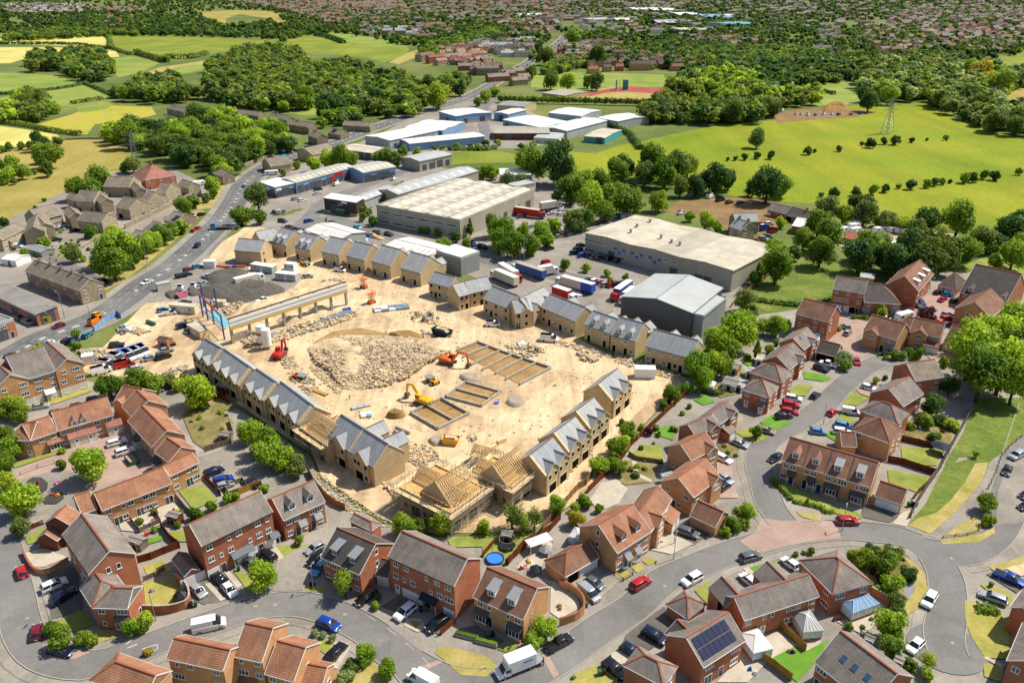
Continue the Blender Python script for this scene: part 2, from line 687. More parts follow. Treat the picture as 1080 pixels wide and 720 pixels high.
def opening(kd):
 if kd in OPEN:
  return OPEN[kd]
 w,h=SIZES[kd]
 fr,pn=MB(),MB()
 if kd in 'wWsnpvVB':
  t=.085
  fr.b(-w/2,-w/2+t,-.06,.02,0,h)
  fr.b(w/2-t,w/2,-.06,.02,0,h)
  fr.b(-w/2+t,w/2-t,-.06,.02,0,t)
  fr.b(-w/2+t,w/2-t,-.06,.02,h-t,h)
  nb={'w':1,'W':2,'p':1,'s':0,'n':0,'v':2,'V':4,'B':2}[kd]
  for j in range(nb):
   x=-w/2+w*(j+1)/(nb+1)
   fr.b(x-.045,x+.045,-.055,.02,t,h-t)
  if kd in 'wWs':
   fr.b(-w/2+t,w/2-t,-.05,.02,h*.68,h*.68+.05)
  if kd!='p':
   fr.b(-w/2-.08,w/2+.08,-.11,.02,-.09,-.005)
  pn.b(-w/2+t,w/2-t,-.025,.015,t,h-t)
  r=('patio_door' if kd=='p' else 'window',fr.mesh('window_frame',[jc]),qq,pn.mesh('window_pane',[qq]))
 elif kd in 'oO':
  fr.b(-w/2-.1,w/2+.1,-.09,.02,-.12,-.01)
  fr.b(-w/2-.1,w/2+.1,-.05,.02,h,h+.16)
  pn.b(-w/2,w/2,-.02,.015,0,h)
  r=('window',fr.mesh('window_surround',[qn]),'opening',pn.mesh('window_shade_panel',[xE]))  # no hole cut: solid panel, shade of the open window in its colour
 elif kd in 'GD':
  fr.b(-w/2-.12,w/2+.12,-.05,.02,h,h+.2)
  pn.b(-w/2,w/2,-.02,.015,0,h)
  r=('garage_opening' if kd=='G' else 'doorway',fr.mesh('lintel',[qn]),'opening',pn.mesh('door_shade_panel',[xE]))  # solid panel coloured as the unlit inside of the doorway and garage
 elif kd in 'gh':
  fr.b(-w/2,w/2,-.03,.02,0,h)
  for j in range(4):
   pn.b(-w/2+.1,w/2-.1,-.045,-.03,.12+j*h/4.2,.12+j*h/4.2+h/4.2-.1)
  r=('garage_door',fr.mesh('garage_door',[jc]),'panel',pn.mesh('door_panel',[jc]))
 elif kd in 'rR':
  fr.b(-w/2,w/2,-.04,.02,0,h)
  for j in range(6):
   pn.b(-w/2+.05,w/2-.05,-.06,-.04,j*h/6+.04,(j+1)*h/6-.04)
  r=('roller_shutter',fr.mesh('shutter',[xg if kd=='R' else jp]),'slat',pn.mesh('shutter_slats',[xg]))
 else:
  col={'d':xc,'e':jc,'f':'door_brown','k':'door_black'}[kd]
  fr.b(-w/2-.07,-w/2,-.05,.02,0,h+.07)
  fr.b(w/2,w/2+.07,-.05,.02,0,h+.07)
  fr.b(-w/2,w/2,-.05,.02,h,h+.07)
  pn.b(-w/2,w/2,-.03,.015,0,h)
  pn.b(-.25,.25,-.04,-.03,h*.6,h*.88,1)
  r=('door',fr.mesh('door_frame',[jc]),'door_leaf',pn.mesh('door_leaf',[col,qq]))
 OPEN[kd]=r
 return r
def po(kd,rt,x,y,z,rz,deep=True):
 nm,fr,pnn,pn=opening(kd)
 mt=TR((x,y,z))@MX.Rotation(rz,4,'Z')
 o=link(nm,fr,rt,mt)
 link(pnn,pn,o)
 return o
def facade(rt,rows,x0,x1,y,ztop,rz,z0=0.0):
 ''
 n=len(rows)
 fh=(ztop-z0)/n
 R=MX.Rotation(rz,4,'Z')
 for i,row in enumerate(rows):
  lv=n-1-i
  m=len(row)
  for j,ch in enumerate(row):
   if ch in '._':
    continue
   x=x0+(x1-x0)*(j+.5)/m
   w,h=SIZES[ch]
   zb=z0+lv*fh+(.03 if ch in 'deéfghpGDrRk' else max(.35,min(.95,fh-h-.3)))
   p=R@VC((x,y,0))
   po(ch,rt,p.x,p.y,zb,rz)
def fo(s,z,depth=None):
 ''
 q=wp(s,z)
 a,b=q[0],q[1]
 u=(b-a)
 L=u.length
 u.normalize()
 n=VC((-u.y,u.x,0))
 if depth is None:
  w=(q[2]-b).dot(n)
  w2=w
 else:
  w=depth if n.dot(a)>0 else-depth
 if w<0:
  a,b,u,n,w=b,a,-u,-n,-w
 o=a+u*(L/2)+n*(w/2)
 return VC((o.x,o.y,0)),atan2(u.y,u.x),L,w
def cv(hw,z0,u9,t):
 ''
 return[(-hw,z0),(-hw,z0-t),(0,z0+u9-t*1.15),(hw,z0-t),(hw,z0),(0,z0+u9)][::-1]
def bf(rt,base,rows,x0,x1,y,ztop,rz):
 n=len(rows)
 fh=ztop/n
 R=base@MX.Rotation(rz,4,'Z')
 for i,row in enumerate(rows):
  lv=n-1-i
  for j,ch in enumerate(row):
   if ch in '._':
    continue
   w,h=SIZES[ch]
   x=x0+(x1-x0)*(j+.5)/len(row)
   zb=lv*fh+(.03 if ch in 'defghpGDrRk' else max(.35,min(.95,fh-h-.25)))
   nm,fr,pnn,pn=opening(ch)
   o=link(nm,fr,rt,R@TR((x,y,zb)))
   link(pnn,pn,o)
def w3(rt,base,L,W,z,pitch=35,hip='',wall=jI,roof=je,cap=qo,u1=(),u2=(),u4=(),u3=(),u5=(),u6=(),u7=(),porches=(),chim=(),party=(),solar=None,v2=(),trim=jc,ov=.32,verge=.12,skirt=None,gcol=None,hipf=1.0):
 tp=tan(radians(pitch))
 hw=W/2
 zr=z+hw*tp
 wy,wx=hw-ov,L/2-verge
 zt=z+ov*tp-.14
 zg=zr-.16
 wm=MB()
 wm.F([(-wx,-wy,0),(wx,-wy,0),(wx,-wy,zt),(-wx,-wy,zt)])
 wm.F([(wx,wy,0),(-wx,wy,0),(-wx,wy,zt),(wx,wy,zt)])
 for sgn,ch in((1,'R'),(-1,'L')):
  x=sgn*wx
  ps=[(x,-wy*sgn,0),(x,wy*sgn,0),(x,wy*sgn,zt)]
  if ch not in hip:
   ps.append((x,0,zg))
  ps.append((x,-wy*sgn,zt))
  wm.F(ps)
 w_=wm.o('wall',[wall],rt)
 w_.matrix_local=base
 if skirt:
  sm=MB()
  e=.03
  sm.b(-wx-e,wx+e,-wy-e,wy+e,skirt[0],min(skirt[1],zt-.02))
  sm.o('render_band',[skirt[2]],rt).matrix_local=base
 rm=MB()
 tk=.14
 if not hip:
  rm.P([(a,b)for a,b in cv(hw,z,zr-z,tk)],-L/2,L/2,0,axis='x',cap=1)
 else:
  hl=min(hw*hipf,L/2-.05)
  xl=-L/2+(hl if 'L' in hip else 0)
  xr=L/2-(hl if 'R' in hip else 0)
  A,B_,C_,D=(-L/2,-hw,z),(L/2,-hw,z),(L/2,hw,z),(-L/2,hw,z)
  P,Q=(xl,0,zr),(xr,0,zr)
  rm.F([A,B_,Q,P])
  rm.F([C_,D,P,Q])
  rm.F([D,A,P])
  rm.F([B_,C_,Q])
  dn=lambda p:(p[0],p[1],z-tk)
  for p,q in((A,B_),(B_,C_),(C_,D),(D,A)):
   rm.F([dn(p),dn(q),q,p],1)
  rm.F([dn(D),dn(C_),dn(B_),dn(A)],1)
 ro=rm.o(qZ,[roof,trim],rt)
 ro.matrix_local=base
 cm=MB()
 if not hip:
  cm.r((-L/2,0,zr+.01),(L/2,0,zr+.01),.3,.14)
 else:
  cm.r((xl,0,zr+.01),(xr,0,zr+.01),.3,.14)
  for c,e in((A,P),(D,P))if 'L' in hip else():
   cm.r(c,e,.26,.12)
  for c,e in((B_,Q),(C_,Q))if 'R' in hip else():
   cm.r(c,e,.26,.12)
 cm.o('ridge_tiles',[cap],ro)
 for sgn,ch in((1,'R'),(-1,'L')):
  if ch in hip or trim is None:
   continue
  bm=MB()
  x=sgn*(L/2+.03)
  for s2 in(-1,1):
   bm.r((x,s2*hw,z-.04),(x,0,zr-.04),.05,.17)
  bm.o('bargeboard',[trim],rt).matrix_local=base
 for sgn in(-1,1):
  gm=MB()
  gm.b(-L/2,L/2,sgn*hw-.07,sgn*hw+.07,z-.2,z-.05)
  gm.o('gutter',[gcol or trim],rt).matrix_local=base
 if u1:bf(rt,base,u1,-wx+.25,wx-.25,-wy,zt,0)
 if u2:bf(rt,base,u2,-wx+.25,wx-.25,-wy,zt,pi)
 if u3:bf(rt,base,u3,-wy+.3,wy-.3,-wx,zt if len(u3)<3 or z>7 else zg*.92,pi/2)
 if u4:bf(rt,base,u4,-wy+.3,wy-.3,-wx,zt if len(u4)<3 or z>7 else zg*.92,-pi/2)
 for g in u5:
  gx=-L/2+g[0]*L
  gw,pj,rows=g[1],g[2],g[3]
  sd=g[4]if len(g)>4 else 1
  gp=g[5]if len(g)>5 else pitch
  gt=tan(radians(gp))
  bl=base@MX.Rotation(0 if sd>0 else pi,4,'Z')
  if sd<0:
   gx=-gx
  zc=z+gw/2*gt
  y0=-wy-max(.05,pj)
  iw=gw/2-.12
  gm=MB()
  zq=z+.12*gt-.14
  gm.F([(gx-iw,y0,0),(gx+iw,y0,0),(gx+iw,y0,zq),(gx,y0,zc-.16),(gx-iw,y0,zq)])
  gm.F([(gx+iw,y0,0),(gx+iw,-wy+.3,0),(gx+iw,-wy+.3,zq),(gx+iw,y0,zq)])
  gm.F([(gx-iw,-wy+.3,0),(gx-iw,y0,0),(gx-iw,y0,zq),(gx-iw,-wy+.3,zq)])
  go=gm.o('front_gable',[wall],rt)
  go.matrix_local=bl
  y1=min(-hw+(zc-z)/tp+.15,hw*.3)
  pr=[(gx+a,b)for a,b in cv(gw/2,z+.004,zc-z,tk)]
  gr=MB()
  gr.P(pr,y0-.22,y1,0,cap=1)
  grf=gr.o('gable_roof',[roof,trim],rt)
  grf.matrix_local=bl
  cr=MB()
  cr.r((gx,y0-.22,zc+.015),(gx,y1,zc+.015),.26,.13)
  cr.o('ridge_tiles',[cap],grf)
  bb=MB()
  for s2 in(-1,1):
   bb.r((gx+s2*gw/2,y0-.25,z-.04),(gx,y0-.25,zc-.04),.05,.17)
  bb.o('bargeboard',[trim],rt).matrix_local=bl
  if rows:
   bf(rt,bl,rows,gx-iw+.1,gx+iw-.1,y0,zt,0)
 for d in u6:
  dx=-L/2+d[0]*L
  st=d[1]
  rmat=d[2]if len(d)>2 else roof
  fmat=d[3]if len(d)>3 else jc
  bl=base if len(d)<5 or d[4]>0 else base@MX.Rotation(pi,4,'Z')
  y0=-hw+(1.1 if st!='c' else .35)
  zb=z+(y0+hw)*tp
  dw,dh=.75,(1.25 if st!='c' else .7)
  yb=lambda zz:-hw+(zz-z)/tp
  dm=MB()
  top=zb+dh
  dm.F([(dx-dw,y0,zb-.1),(dx+dw,y0,zb-.1),(dx+dw,y0,top),(dx-dw,y0,top)])
  for sx in(-1,1):
   dm.F([(dx+sx*dw,y0,zb-.1),(dx+sx*dw,yb(top),top),(dx+sx*dw,y0,top)])
  if st in 'gc':
   apex=top+.75
   dm.F([(dx-dw,y0,top),(dx+dw,y0,top),(dx,y0,apex)])
  do=dm.o('dormer',[fmat],rt)
  do.matrix_local=bl
  dr=MB()
  if st in 'gc':
   dr.P([(dx+a,b)for a,b in cv(dw+.2,top-.1,.95,.1)],y0-.25,min(yb(top+.85),0),0,cap=1)
  else:
   lift=.1
   y1=yb(top+.5)
   dr.p([(dx-dw-.18,y0-.25,top),(dx+dw+.18,y0-.25,top),(dx+dw+.18,y1,top+.5),(dx-dw-.18,y1,top+.5),(dx-dw-.18,y0-.25,top+lift),(dx+dw+.18,y0-.25,top+lift),(dx+dw+.18,y1,top+.5+lift),(dx-dw-.18,y1,top+.5+lift)])
  dr.o('dormer_roof',[rmat,trim],do)
  nm,fr,pnn,pn=opening('w' if st!='c' else 's')
  wo=link('dormer_window',fr,do,TR((dx,y0,zb+(.06 if st!='c' else-.35))))
  link(qq,pn,wo)
 for b in u7:
  bx=-L/2+b[0]*L
  rmat=b[2]if len(b)>2 else roof
  bw=b[3]if len(b)>3 else 2.3
  pj={'b':.7,'c':.9,'p':1.3,'g':2.2}[b[1]]
  hh=2.35
  bl=base if len(b)<5 or b[4]>0 else base@MX.Rotation(pi,4,'Z')
  y0=-wy-pj
  if b[1]=='b':
   wb=MB()
   wb.b(bx-bw/2,bx+bw/2,y0,-wy+.02,0,.75)
   wo=wb.o('bay_window',[wall],rt)
   wo.matrix_local=bl
   nm,fr,pnn,pn=opening('B')
   f_=link('window_frame',fr,wo,TR((bx,y0+.08,.8)))
   pb=MB()
   pb.b(bx-bw/2+.06,bx+bw/2-.06,y0+.08,-wy+.02,.75,2.2)
   pb.o(qq,[qq],wo)
  elif b[1]in 'pg':
   wb=MB()
   wb.b(bx-bw/2,bx+bw/2,y0,-wy+.02,0,hh)
   wo=wb.o('porch',[b[5]if len(b)>5 else wall],rt)
   wo.matrix_local=bl
   for j in range(max(1,round(bw/2.4))):
    nm,fr,pnn,pn=opening('e' if b[1]=='p' else 'g')
    f_=link(nm,fr,wo,TR((bx-bw/2+bw*(j+.5)/max(1,round(bw/2.4)),y0,.03)))
    link(pnn,pn,f_)
  else:
   wb=MB()
   for sx in(-1,1):
    wb.r((bx+sx*(bw/2-.1),y0+.1,0),(bx+sx*(bw/2-.1),y0+.1,hh),.1)
   wo=wb.o('canopy',[trim],rt)
   wo.matrix_local=bl
  lb=MB()
  hz=hh+min(1.1,pj*.75+.25)
  lb.p([(bx-bw/2-.15,y0-.2,hh),(bx+bw/2+.15,y0-.2,hh),(bx+bw/2+.15,-wy+.02,hz),(bx-bw/2-.15,-wy+.02,hz),(bx-bw/2-.15,y0-.2,hh+.12),(bx+bw/2+.15,y0-.2,hh+.12),(bx+bw/2+.15,-wy+.02,hz+.12),(bx-bw/2-.15,-wy+.02,hz+.12)])
  lb.o('lean_to_roof',[rmat],wo)
 for c in chim:
  cx=-L/2+c*L
  ch=MB()
  ch.b(cx-.45,cx+.45,-.4,.4,zr-1.0,zr+1.05)
  ch.b(cx-.52,cx+.52,-.47,.47,zr+1.05,zr+1.17)
  co=ch.o('chimney',[wall],ro)
  pt=MB()
  for k in(-.22,.22):
   pt.c((cx+k,0),.12,zr+1.17,zr+1.55,8,r2=.09)
  pt.o('chimney_pot',[qo],rt).matrix_local=base
 for pw in party:
  px_=-L/2+pw[0]*L
  pm=MB()
  pm.P([(a,b+.07)for a,b in cv(hw+.02,z,zr-z,.12)],px_-pw[1]/2,px_+pw[1]/2,0,axis='x')
  pm.o('party_strip',[pw[2]],ro)
 if solar:
  n1,n2,x0=solar
  sl=hypot(hw,hw*tp)
  sp_,cp_=sin(radians(pitch)),cos(radians(pitch))
  f=lambda x,v,h:(x,-hw+v/sl*hw-h*sp_,z+v/sl*hw*tp+h*cp_)
  for i in range(n1):
   for j in range(n2):
    xa,xb=x0+i*1.08,x0+i*1.08+1.0
    va,vb=.8+j*1.85,.8+j*1.85+1.7
    so=MB()
    so.p([f(xa,va,.05),f(xb,va,.05),f(xb,vb,.05),f(xa,vb,.05),f(xa,va,.13),f(xb,va,.13),f(xb,vb,.13),f(xa,vb,.13)])
    so.o('solar_panel',['solar'],ro)
 for(lx,lv)in v2:
  x=-L/2+lx*L
  y=-hw+lv*hw
  zz=z+lv*hw*tp
  sk=MB()
  a_=radians(pitch)
  dy,dz=.55*cos(a_),.55*sin(a_)
  f=lambda xx,s_,h:(xx,y+s_*dy-h*sin(a_),zz+s_*dz+h*cos(a_))
  for(e,h,mi)in((1.12,.06,1),(1.0,.09,0)):
   sk.p([f(x-.42*e,-e,0),f(x+.42*e,-e,0),f(x+.42*e,e,0),f(x-.42*e,e,0),f(x-.42*e,-e,h),f(x+.42*e,-e,h),f(x+.42*e,e,h),f(x-.42*e,e,h)],mi)
  sk.o('roof_window',[xL,jr],ro)
 return zr
def w1(lb_,vols,cat=xn,name=xn,group=None):
 ''
 rt=None
 for s,z,kw in vols:
  kw=dict(kw)
  o,ang,L,W=fo(s,z,kw.pop('depth',None))
  if 'maxL' in kw:L=min(L,kw.pop('maxL'))
  if rt is None:
   rt=w2(name,lb_,cat,o,ang,group)
   inv=(TR(o)@MX.Rotation(ang,4,'Z')).inverted()
  base=inv@TR(o)@MX.Rotation(ang,4,'Z')
  w3(rt,base,L,W,z,**kw)
 return rt
def shed(lb_,s,z,u7=1,u9=1.0,v1=True,wall=qs,u8=(jy,),u1=(),u2=(),u4=(),u3=(),v3=0.0,v2=None,depth=None,v7=None,trim=jd,vents=0,name='warehouse',cat='warehouse',v4=False,sign=None,group=None,skew=0):
 ''
 o,ang,L,W=fo(s,z,depth)
 rt=w2(name,lb_,cat,o,ang,group)
 hx,hy=L/2,W/2
 I=MX.Identity(4)
 span=(W if v1 else L)/u7
 wm=MB()
 zp=z+v3
 for(a,b,c,d)in((-hx,-hy,hx,-hy),(hx,-hy,hx,hy),(hx,hy,-hx,hy),(-hx,hy,-hx,-hy)):
  pl=[(a,b,0),(c,d,0),(c,d,zp)]
  gable=(not v4)and((v1 and a==c)or(not v1 and b==d))and not v3
  if gable:
   for k in range(u7-1,-1,-1):
    for t in((k+1)/u7,(k+.5)/u7)if k==u7-1 else((k+1)/u7,(k+.5)/u7):
     if t>=1:continue
     pl.append((a+(c-a)*t,b+(d-b)*t,z+(u9 if abs((t*u7)%1-.5)<.1 else 0)))
  pl.append((a,b,zp))
  wm.F(pl)
 wm.o('wall',[wall],rt)
 if v7:
  bm=MB()
  bm.b(-hx-.04,hx+.04,-hy-.04,hy+.04,0,v7[1])
  bm.o('wall_base',[v7[0]],rt)
 if v3:
  pm=MB()
  t=.35
  for(x0,x1,y0,y1)in((-hx-.05,hx+.05,-hy-.05,-hy+t),(-hx-.05,hx+.05,hy-t,hy+.05),(-hx-.05,-hx+t,-hy+t,hy-t),(hx-t,hx+.05,-hy+t,hy-t)):
   pm.b(x0,x1,y0,y1,z-.6,zp+.04)
  pm.o('parapet',[trim],rt)
 e=0 if v3 else .25
 ins=.35 if v3 else 0
 for k in range(u7):
  for h in(0,1):
   if v4 and(k or h):continue
   rm=MB()
   lo,hi=-1+2*(k+h*.5)/u7,-1+2*(k+.5+h*.5)/u7
   if v4:lo,hi=-1,1
   z0,z1=(z,z+u9)if h==0 else(z+u9,z)
   if v4:z0,z1=z,z+u9
   if v1:
    ya,yb=lo*hy,hi*hy
    if k==0 and h==0:ya-=e if not v3 else-ins
    if k==u7-1 and(h==1 or v4):yb+=e if not v3 else-ins
    x0,x1=-hx-e+ins,hx+e-ins
    q=[(x0,ya,z0),(x1,ya,z0),(x1,yb,z1),(x0,yb,z1)]
   else:
    xa,xb=lo*hx,hi*hx
    if k==0 and h==0:xa-=e if not v3 else-ins
    if k==u7-1 and(h==1 or v4):xb+=e if not v3 else-ins
    y0,y1=-hy-e+ins,hy+e-ins
    q=[(xa,y0,z0),(xb,y0,z1),(xb,y1,z1),(xa,y1,z0)]
   rm.p([(p[0],p[1],p[2]-.12)for p in q]+q)
   ro=rm.o(qZ,[u8[(2*k+h)%len(u8)]],rt)
   if v2:
    n,wd,mt=v2[:3]
    for j in range(n):
     t0=(j+.5)/n
     P=lambda t,s2:VC(q[0]).lerp(VC(q[1]),t).lerp(VC(q[3]).lerp(VC(q[2]),t),s2)if v1 else VC(q[0]).lerp(VC(q[3]),t).lerp(VC(q[1]).lerp(VC(q[2]),t),s2)
     ln=(L if v1 else W)
     a,b=t0-wd/ln/2,t0+wd/ln/2
     c4=[P(a,.22),P(b,.22),P(b,.72),P(a,.72)]
     if(c4[1]-c4[0]).cross(c4[2]-c4[0]).z<0:c4 .reverse()
     lm=MB()
     lm.p([(p.x,p.y,p.z-.05)for p in c4]+[(p.x,p.y,p.z+.05)for p in c4])
     lm.o('rooflight',[mt],ro)
 cm=MB()
 for k in range(u7):
  if v4:break
  c=-1+2*(k+.5)/u7
  if v1:cm.r((-hx+ins,c*hy,z+u9+.03),(hx-ins,c*hy,z+u9+.03),.5,.12)
  else:cm.r((c*hx,-hy+ins,z+u9+.03),(c*hx,hy-ins,z+u9+.03),.5,.12)
 if not v4:cm.o('ridge_flashing',[trim],rt)
 if not v3:
  for sgn in(-1,1):
   gm=MB()
   if v1:gm.b(-hx-e,hx+e,sgn*(hy+e)-.1,sgn*(hy+e)+.1,z-.3,z-.1)
   else:gm.b(sgn*(hx+e)-.1,sgn*(hx+e)+.1,-hy-e,hy+e,z-.3,z-.1)
   gm.o('gutter',[trim],rt)
 r2=random.Random(int(L*100))
 for k in range(vents):
  vm=MB()
  x,y=r2 .uniform(-hx*.8,hx*.8),r2 .uniform(-hy*.7,hy*.7)
  vm.c((x,y),.45,z-.2,z+u9+1.0,10)
  vm.c((x,y),.7,z+u9+1.0,z+u9+1.25,10)
  vm.o('roof_vent',[jq],rt)
 hmax=z+(u9 if not v4 else 0)
 for rows,x,y,rz in((u1,hx,hy,0),(u2,hx,hy,pi),(u3,hy,hx,pi/2),(u4,hy,hx,-pi/2)):
  if rows:
   bf(rt,I,rows,-x+.6,x-.6,-y,z,rz)
 if sign:
  for sg in(sign if isinstance(sign,list)else[sign]):
   rz,sx,sz,w,h,mt=sg
   y=hy if abs(sin(rz))<.5 else hx
   sm=MB()
   sm.b(sx-w/2,sx+w/2,-y-.14,-y-.03,sz,sz+h)
   so=sm.o('sign_panel',[mt],rt)
   so.matrix_local=MX.Rotation(rz,4,'Z')
 return rt
import bmesh
FWD=VC((0,CT,-ST))
CAMP=VC((0,0,HC))
def pxm(p):
 ''
 return F/(VC(p)-CAMP).dot(FWD)
TK={'b':(.1,1.08,1.0,15,.062,.92),'t':(.14,1.5,1.0,18,.062,.92),'r':(.06,.95,1.0,13,.062,.95),'h':(.0,.62,1.0,11,.075,.95),'p':(.15,3.1,1.0,20,.11,.95),'c':(.1,2.0,1.0,20,.08,.95),'s':(.25,1.2,1.0,13,.05,.8),'w':(.12,1.0,1.0,16,.05,.85)}
LOD={2:3600,1:1100,0:420}
CROWN,TRUNK={},{}
def crown_mesh(kd,lod,var):
 key=(kd,lod,var)
 if key in CROWN:
  return CROWN[key]
 r=random.Random(hash((ord(kd),lod,var))&0xffff)
 z0,z1,rf,nl,ls,sca=TK[kd]
 hz,cz=(z1-z0)/2,(z1+z0)/2
 lobes=[]
 for i in range(nl):
  while True:
   d=VC((r.uniform(-1,1),r.uniform(-1,1),r.uniform(-1,1)))
   if .1<d.length<1:break
  d.normalize()
  q=r.uniform(.45,.72)if i else 0
  lr=r.uniform(.17,.29)if i else .3
  p=VC((d.x*q*.5,d.y*q*.5,cz+d.z*q*hz))
  if kd in 'pc':
   t=(p.z-z0)/(z1-z0)
   k_=(1-t)*.95+.06 if kd=='c' else min(1,1.6*(1-t)+.15)*(1 if t>.2 else .8)
   p.x*=k_;p.y*=k_
   lr*=.35+.65*k_
  lobes.append((p,lr,max(lr*1.0,lr*hz/.5*.8)))
 n=int(LOD[lod]*(.55 if kd in 's' else 1))
 s0=ls*sqrt(3600/LOD[lod])*.82
 vs,fs=[],[]
 tot=[l[1]**2 for l in lobes]
 for i in range(n):
  p,lr,lz=r.choices(lobes,tot)[0]
  u,th_=r.uniform(-1,1),r.uniform(0,6.283)
  q=sqrt(1-u*u)
  d=VC((q*cos(th_),q*sin(th_),u))
  rad=r.uniform(.62,1.06)if r.random()<.8 else r.uniform(.2,.7)
  c=VC((p.x+d.x*lr*rad,p.y+d.y*lr*rad,p.z+d.z*lz*rad))
  if c.z<.02:c.z=.02+r.random()*.05
  nrm=(d+VC((r.uniform(-1,1),r.uniform(-1,1),r.uniform(-.5,1.1)))*.75).normalized()
  a=nrm.orthogonal().normalized()
  a=(MX.Rotation(r.uniform(0,6.28),3,nrm)@a)
  b=nrm.cross(a)
  s=s0*r.uniform(.6,1.25)
  i0=len(vs)
  for(x,y)in((-1,-.7),(.9,-.9),(1.05,.7),(-.6,1)):
   vs.append(tuple(c+a*(x*s*.6)+b*(y*s*.6)+nrm*r.uniform(-.2,.2)*s))
  fs.append((i0,i0+1,i0+2,i0+3))
 me=bpy.data.meshes.new('crown')
 me.from_pydata(vs,[],fs)
 me.materials.append(M[qX])
 me.update()
 CROWN[key]=me
 return me
def trunk_mesh(kd,var):
 key=(kd,var)
 if key in TRUNK:
  return TRUNK[key]
 r=random.Random(var*7+ord(kd))
 z0,z1=TK[kd][:2]
 mb=MB()
 def limb(p,q,r0,r1,n=6):
  p,q=VC(p),VC(q)
  d=(q-p).normalized()
  a=d.orthogonal().normalized()
  b=d.cross(a)
  ring=lambda c,rr:[c+(a*cos(k*6.2832/n)+b*sin(k*6.2832/n))*rr for k in range(n)]
  A,B_=ring(p,r0),ring(q,r1)
  for k in range(n):
   j=(k+1)%n
   mb.F([A[k],A[j],B_[j],B_[k]])
 zf=z0+(z1-z0)*.35
 limb((0,0,0),(.01,.01,zf),.045,.03)
 limb((.01,.01,zf),(.0,.02,z0+(z1-z0)*.75),.03,.012)
 for k in range(4):
  a=k*1.57+r.uniform(-.4,.4)
  limb((.01,.01,zf*r.uniform(.7,1)),(.28*cos(a),.28*sin(a),z0+(z1-z0)*r.uniform(.45,.65)),.02,.007,5)
 TRUNK[key]=mb.mesh('trunk',['bark'])
 return TRUNK[key]
NTREE=[0]
def set_mat(o,m):
 o.material_slots[0].link=qH
 o.material_slots[0].material=M[m]
DEFER=[]
def w5(p,w,kd,leaf,lb_,group=None,cat=None,name=None,hs=1.0,now=False):
 if not now and kd in 'bt' and name is None:
  DEFER.append((w*w*hs*pxm((p.x,p.y,0))**2,p,w,kd,leaf,lb_,group,cat,name,hs))
  return
 NTREE[0]+=1
 i=NTREE[0]
 appw=w*pxm((p.x,p.y,0))
 lod=2 if appw>17 else 1 if appw>7 else 0
 var=i%(5 if lod else 4)
 nm=name or{'b':'tree','t':'tree','r':'bush','h':'shrub','p':'poplar_tree','c':'conifer_tree','s':'young_tree','w':'tree'}[kd]
 ct=cat or('shrub' if kd in 'rh' else 'tree')
 r=random.Random(i*31)
 rot,sx,sy,sz=r.uniform(0,6.28),w*r.uniform(.93,1.07),w*r.uniform(.93,1.07),w*hs*r.uniform(.94,1.06)
 if appw>5 and kd not in 'h':
  t=w2(nm,lb_,ct,(p.x,p.y,0),rot,group)
  t.scale=(sx,sy,sz)
  c=link('crown',crown_mesh(kd,lod,var),t)
  link('trunk',trunk_mesh(kd,var%3),t)
  set_mat(c,leaf)
  return t
 c=link(nm,crown_mesh(kd,lod,var))
 c.location,c.rotation_euler,c.scale=(p.x,p.y,0),(0,0,rot),(sx,sy,sz)
 set_mat(c,leaf)
 return tag(c,lb_,ct,group)
def finish_trees(limit=298):
 ''
 DEFER.sort(key=lambda t:-t[0]-(1e6 if t[6]is None else 0))
 for t in DEFER[:limit]:
  w5(*t[1:],now=True)
 mass(xS,[(t[1].x,t[1].y,t[2],t[3],t[4])for t in DEFER[limit:]],'the woods between fields and town that read as one leafy mass',xS,420)
def plant(px,py,wpx,kd,leaf,lb_,group=None,cat=None,name=None,hs=1.0):
 z0,z1=TK[kd][:2]
 z,w=0,1
 for _ in range(5):
  p=at(px,py,z)
  w=wpx/pxm(p)
  z=(z0+z1)/2*w*hs
 return w5(VC((p.x,p.y,0)),w,kd,leaf,lb_,group,cat,name,hs)
def grove(s,kd,leaves,lb_,group=None,hs=1.0,**k):
 ''
 ls=lb_.split('|')
 lv=leaves.split()
 for j,q in enumerate(pts(s)):
  plant(q[0],q[1],q[2],kd,lv[j%len(lv)],ls[j]if len(ls)>1 else ls[0],group,hs=hs,**k)
def in_poly(x,y,poly):
 c=False
 n=len(poly)
 for i in range(n):
  (x1,y1),(x2,y2)=poly[i][:2],poly[i-1][:2]
  if(y1>y)!=(y2>y)and x<(x2-x1)*(y-y1)/(y2-y1)+x1:
   c=not c
 return c
def scatter(s,spacing,seed=1,jitter=.42):
 ''
 ps=wp(s)
 poly=[(p.x,p.y)for p in ps]
 r=random.Random(seed)
 x0,x1=min(p[0]for p in poly),max(p[0]for p in poly)
 y0,y1=min(p[1]for p in poly),max(p[1]for p in poly)
 out=[]
 ny=int((y1-y0)/spacing)+1
 for j in range(ny+1):
  y=y0+j*spacing
  nx=int((x1-x0)/spacing)+1
  for i in range(nx+1):
   x=x0+(i+.5*(j%2))*spacing
   a,b=x+r.uniform(-1,1)*jitter*spacing,y+r.uniform(-1,1)*jitter*spacing
   if in_poly(a,b,poly):
    out.append(VC((a,b,0)))
 return out
def wood(s,spacing,w,kds,leaves,lb_,group,seed=1,wvar=.25,hs=1.0):
 r=random.Random(seed)
 kl,ll=kds.split(),leaves.split()
 for p in scatter(s,spacing,seed):
  if not in_poly(*pix(p+VC((0,0,6))),pts(s)):continue
  w5(p,w*r.uniform(1-wvar,1+wvar),r.choice(kl),r.choice(ll),lb_,group,hs=hs)
import numpy as np
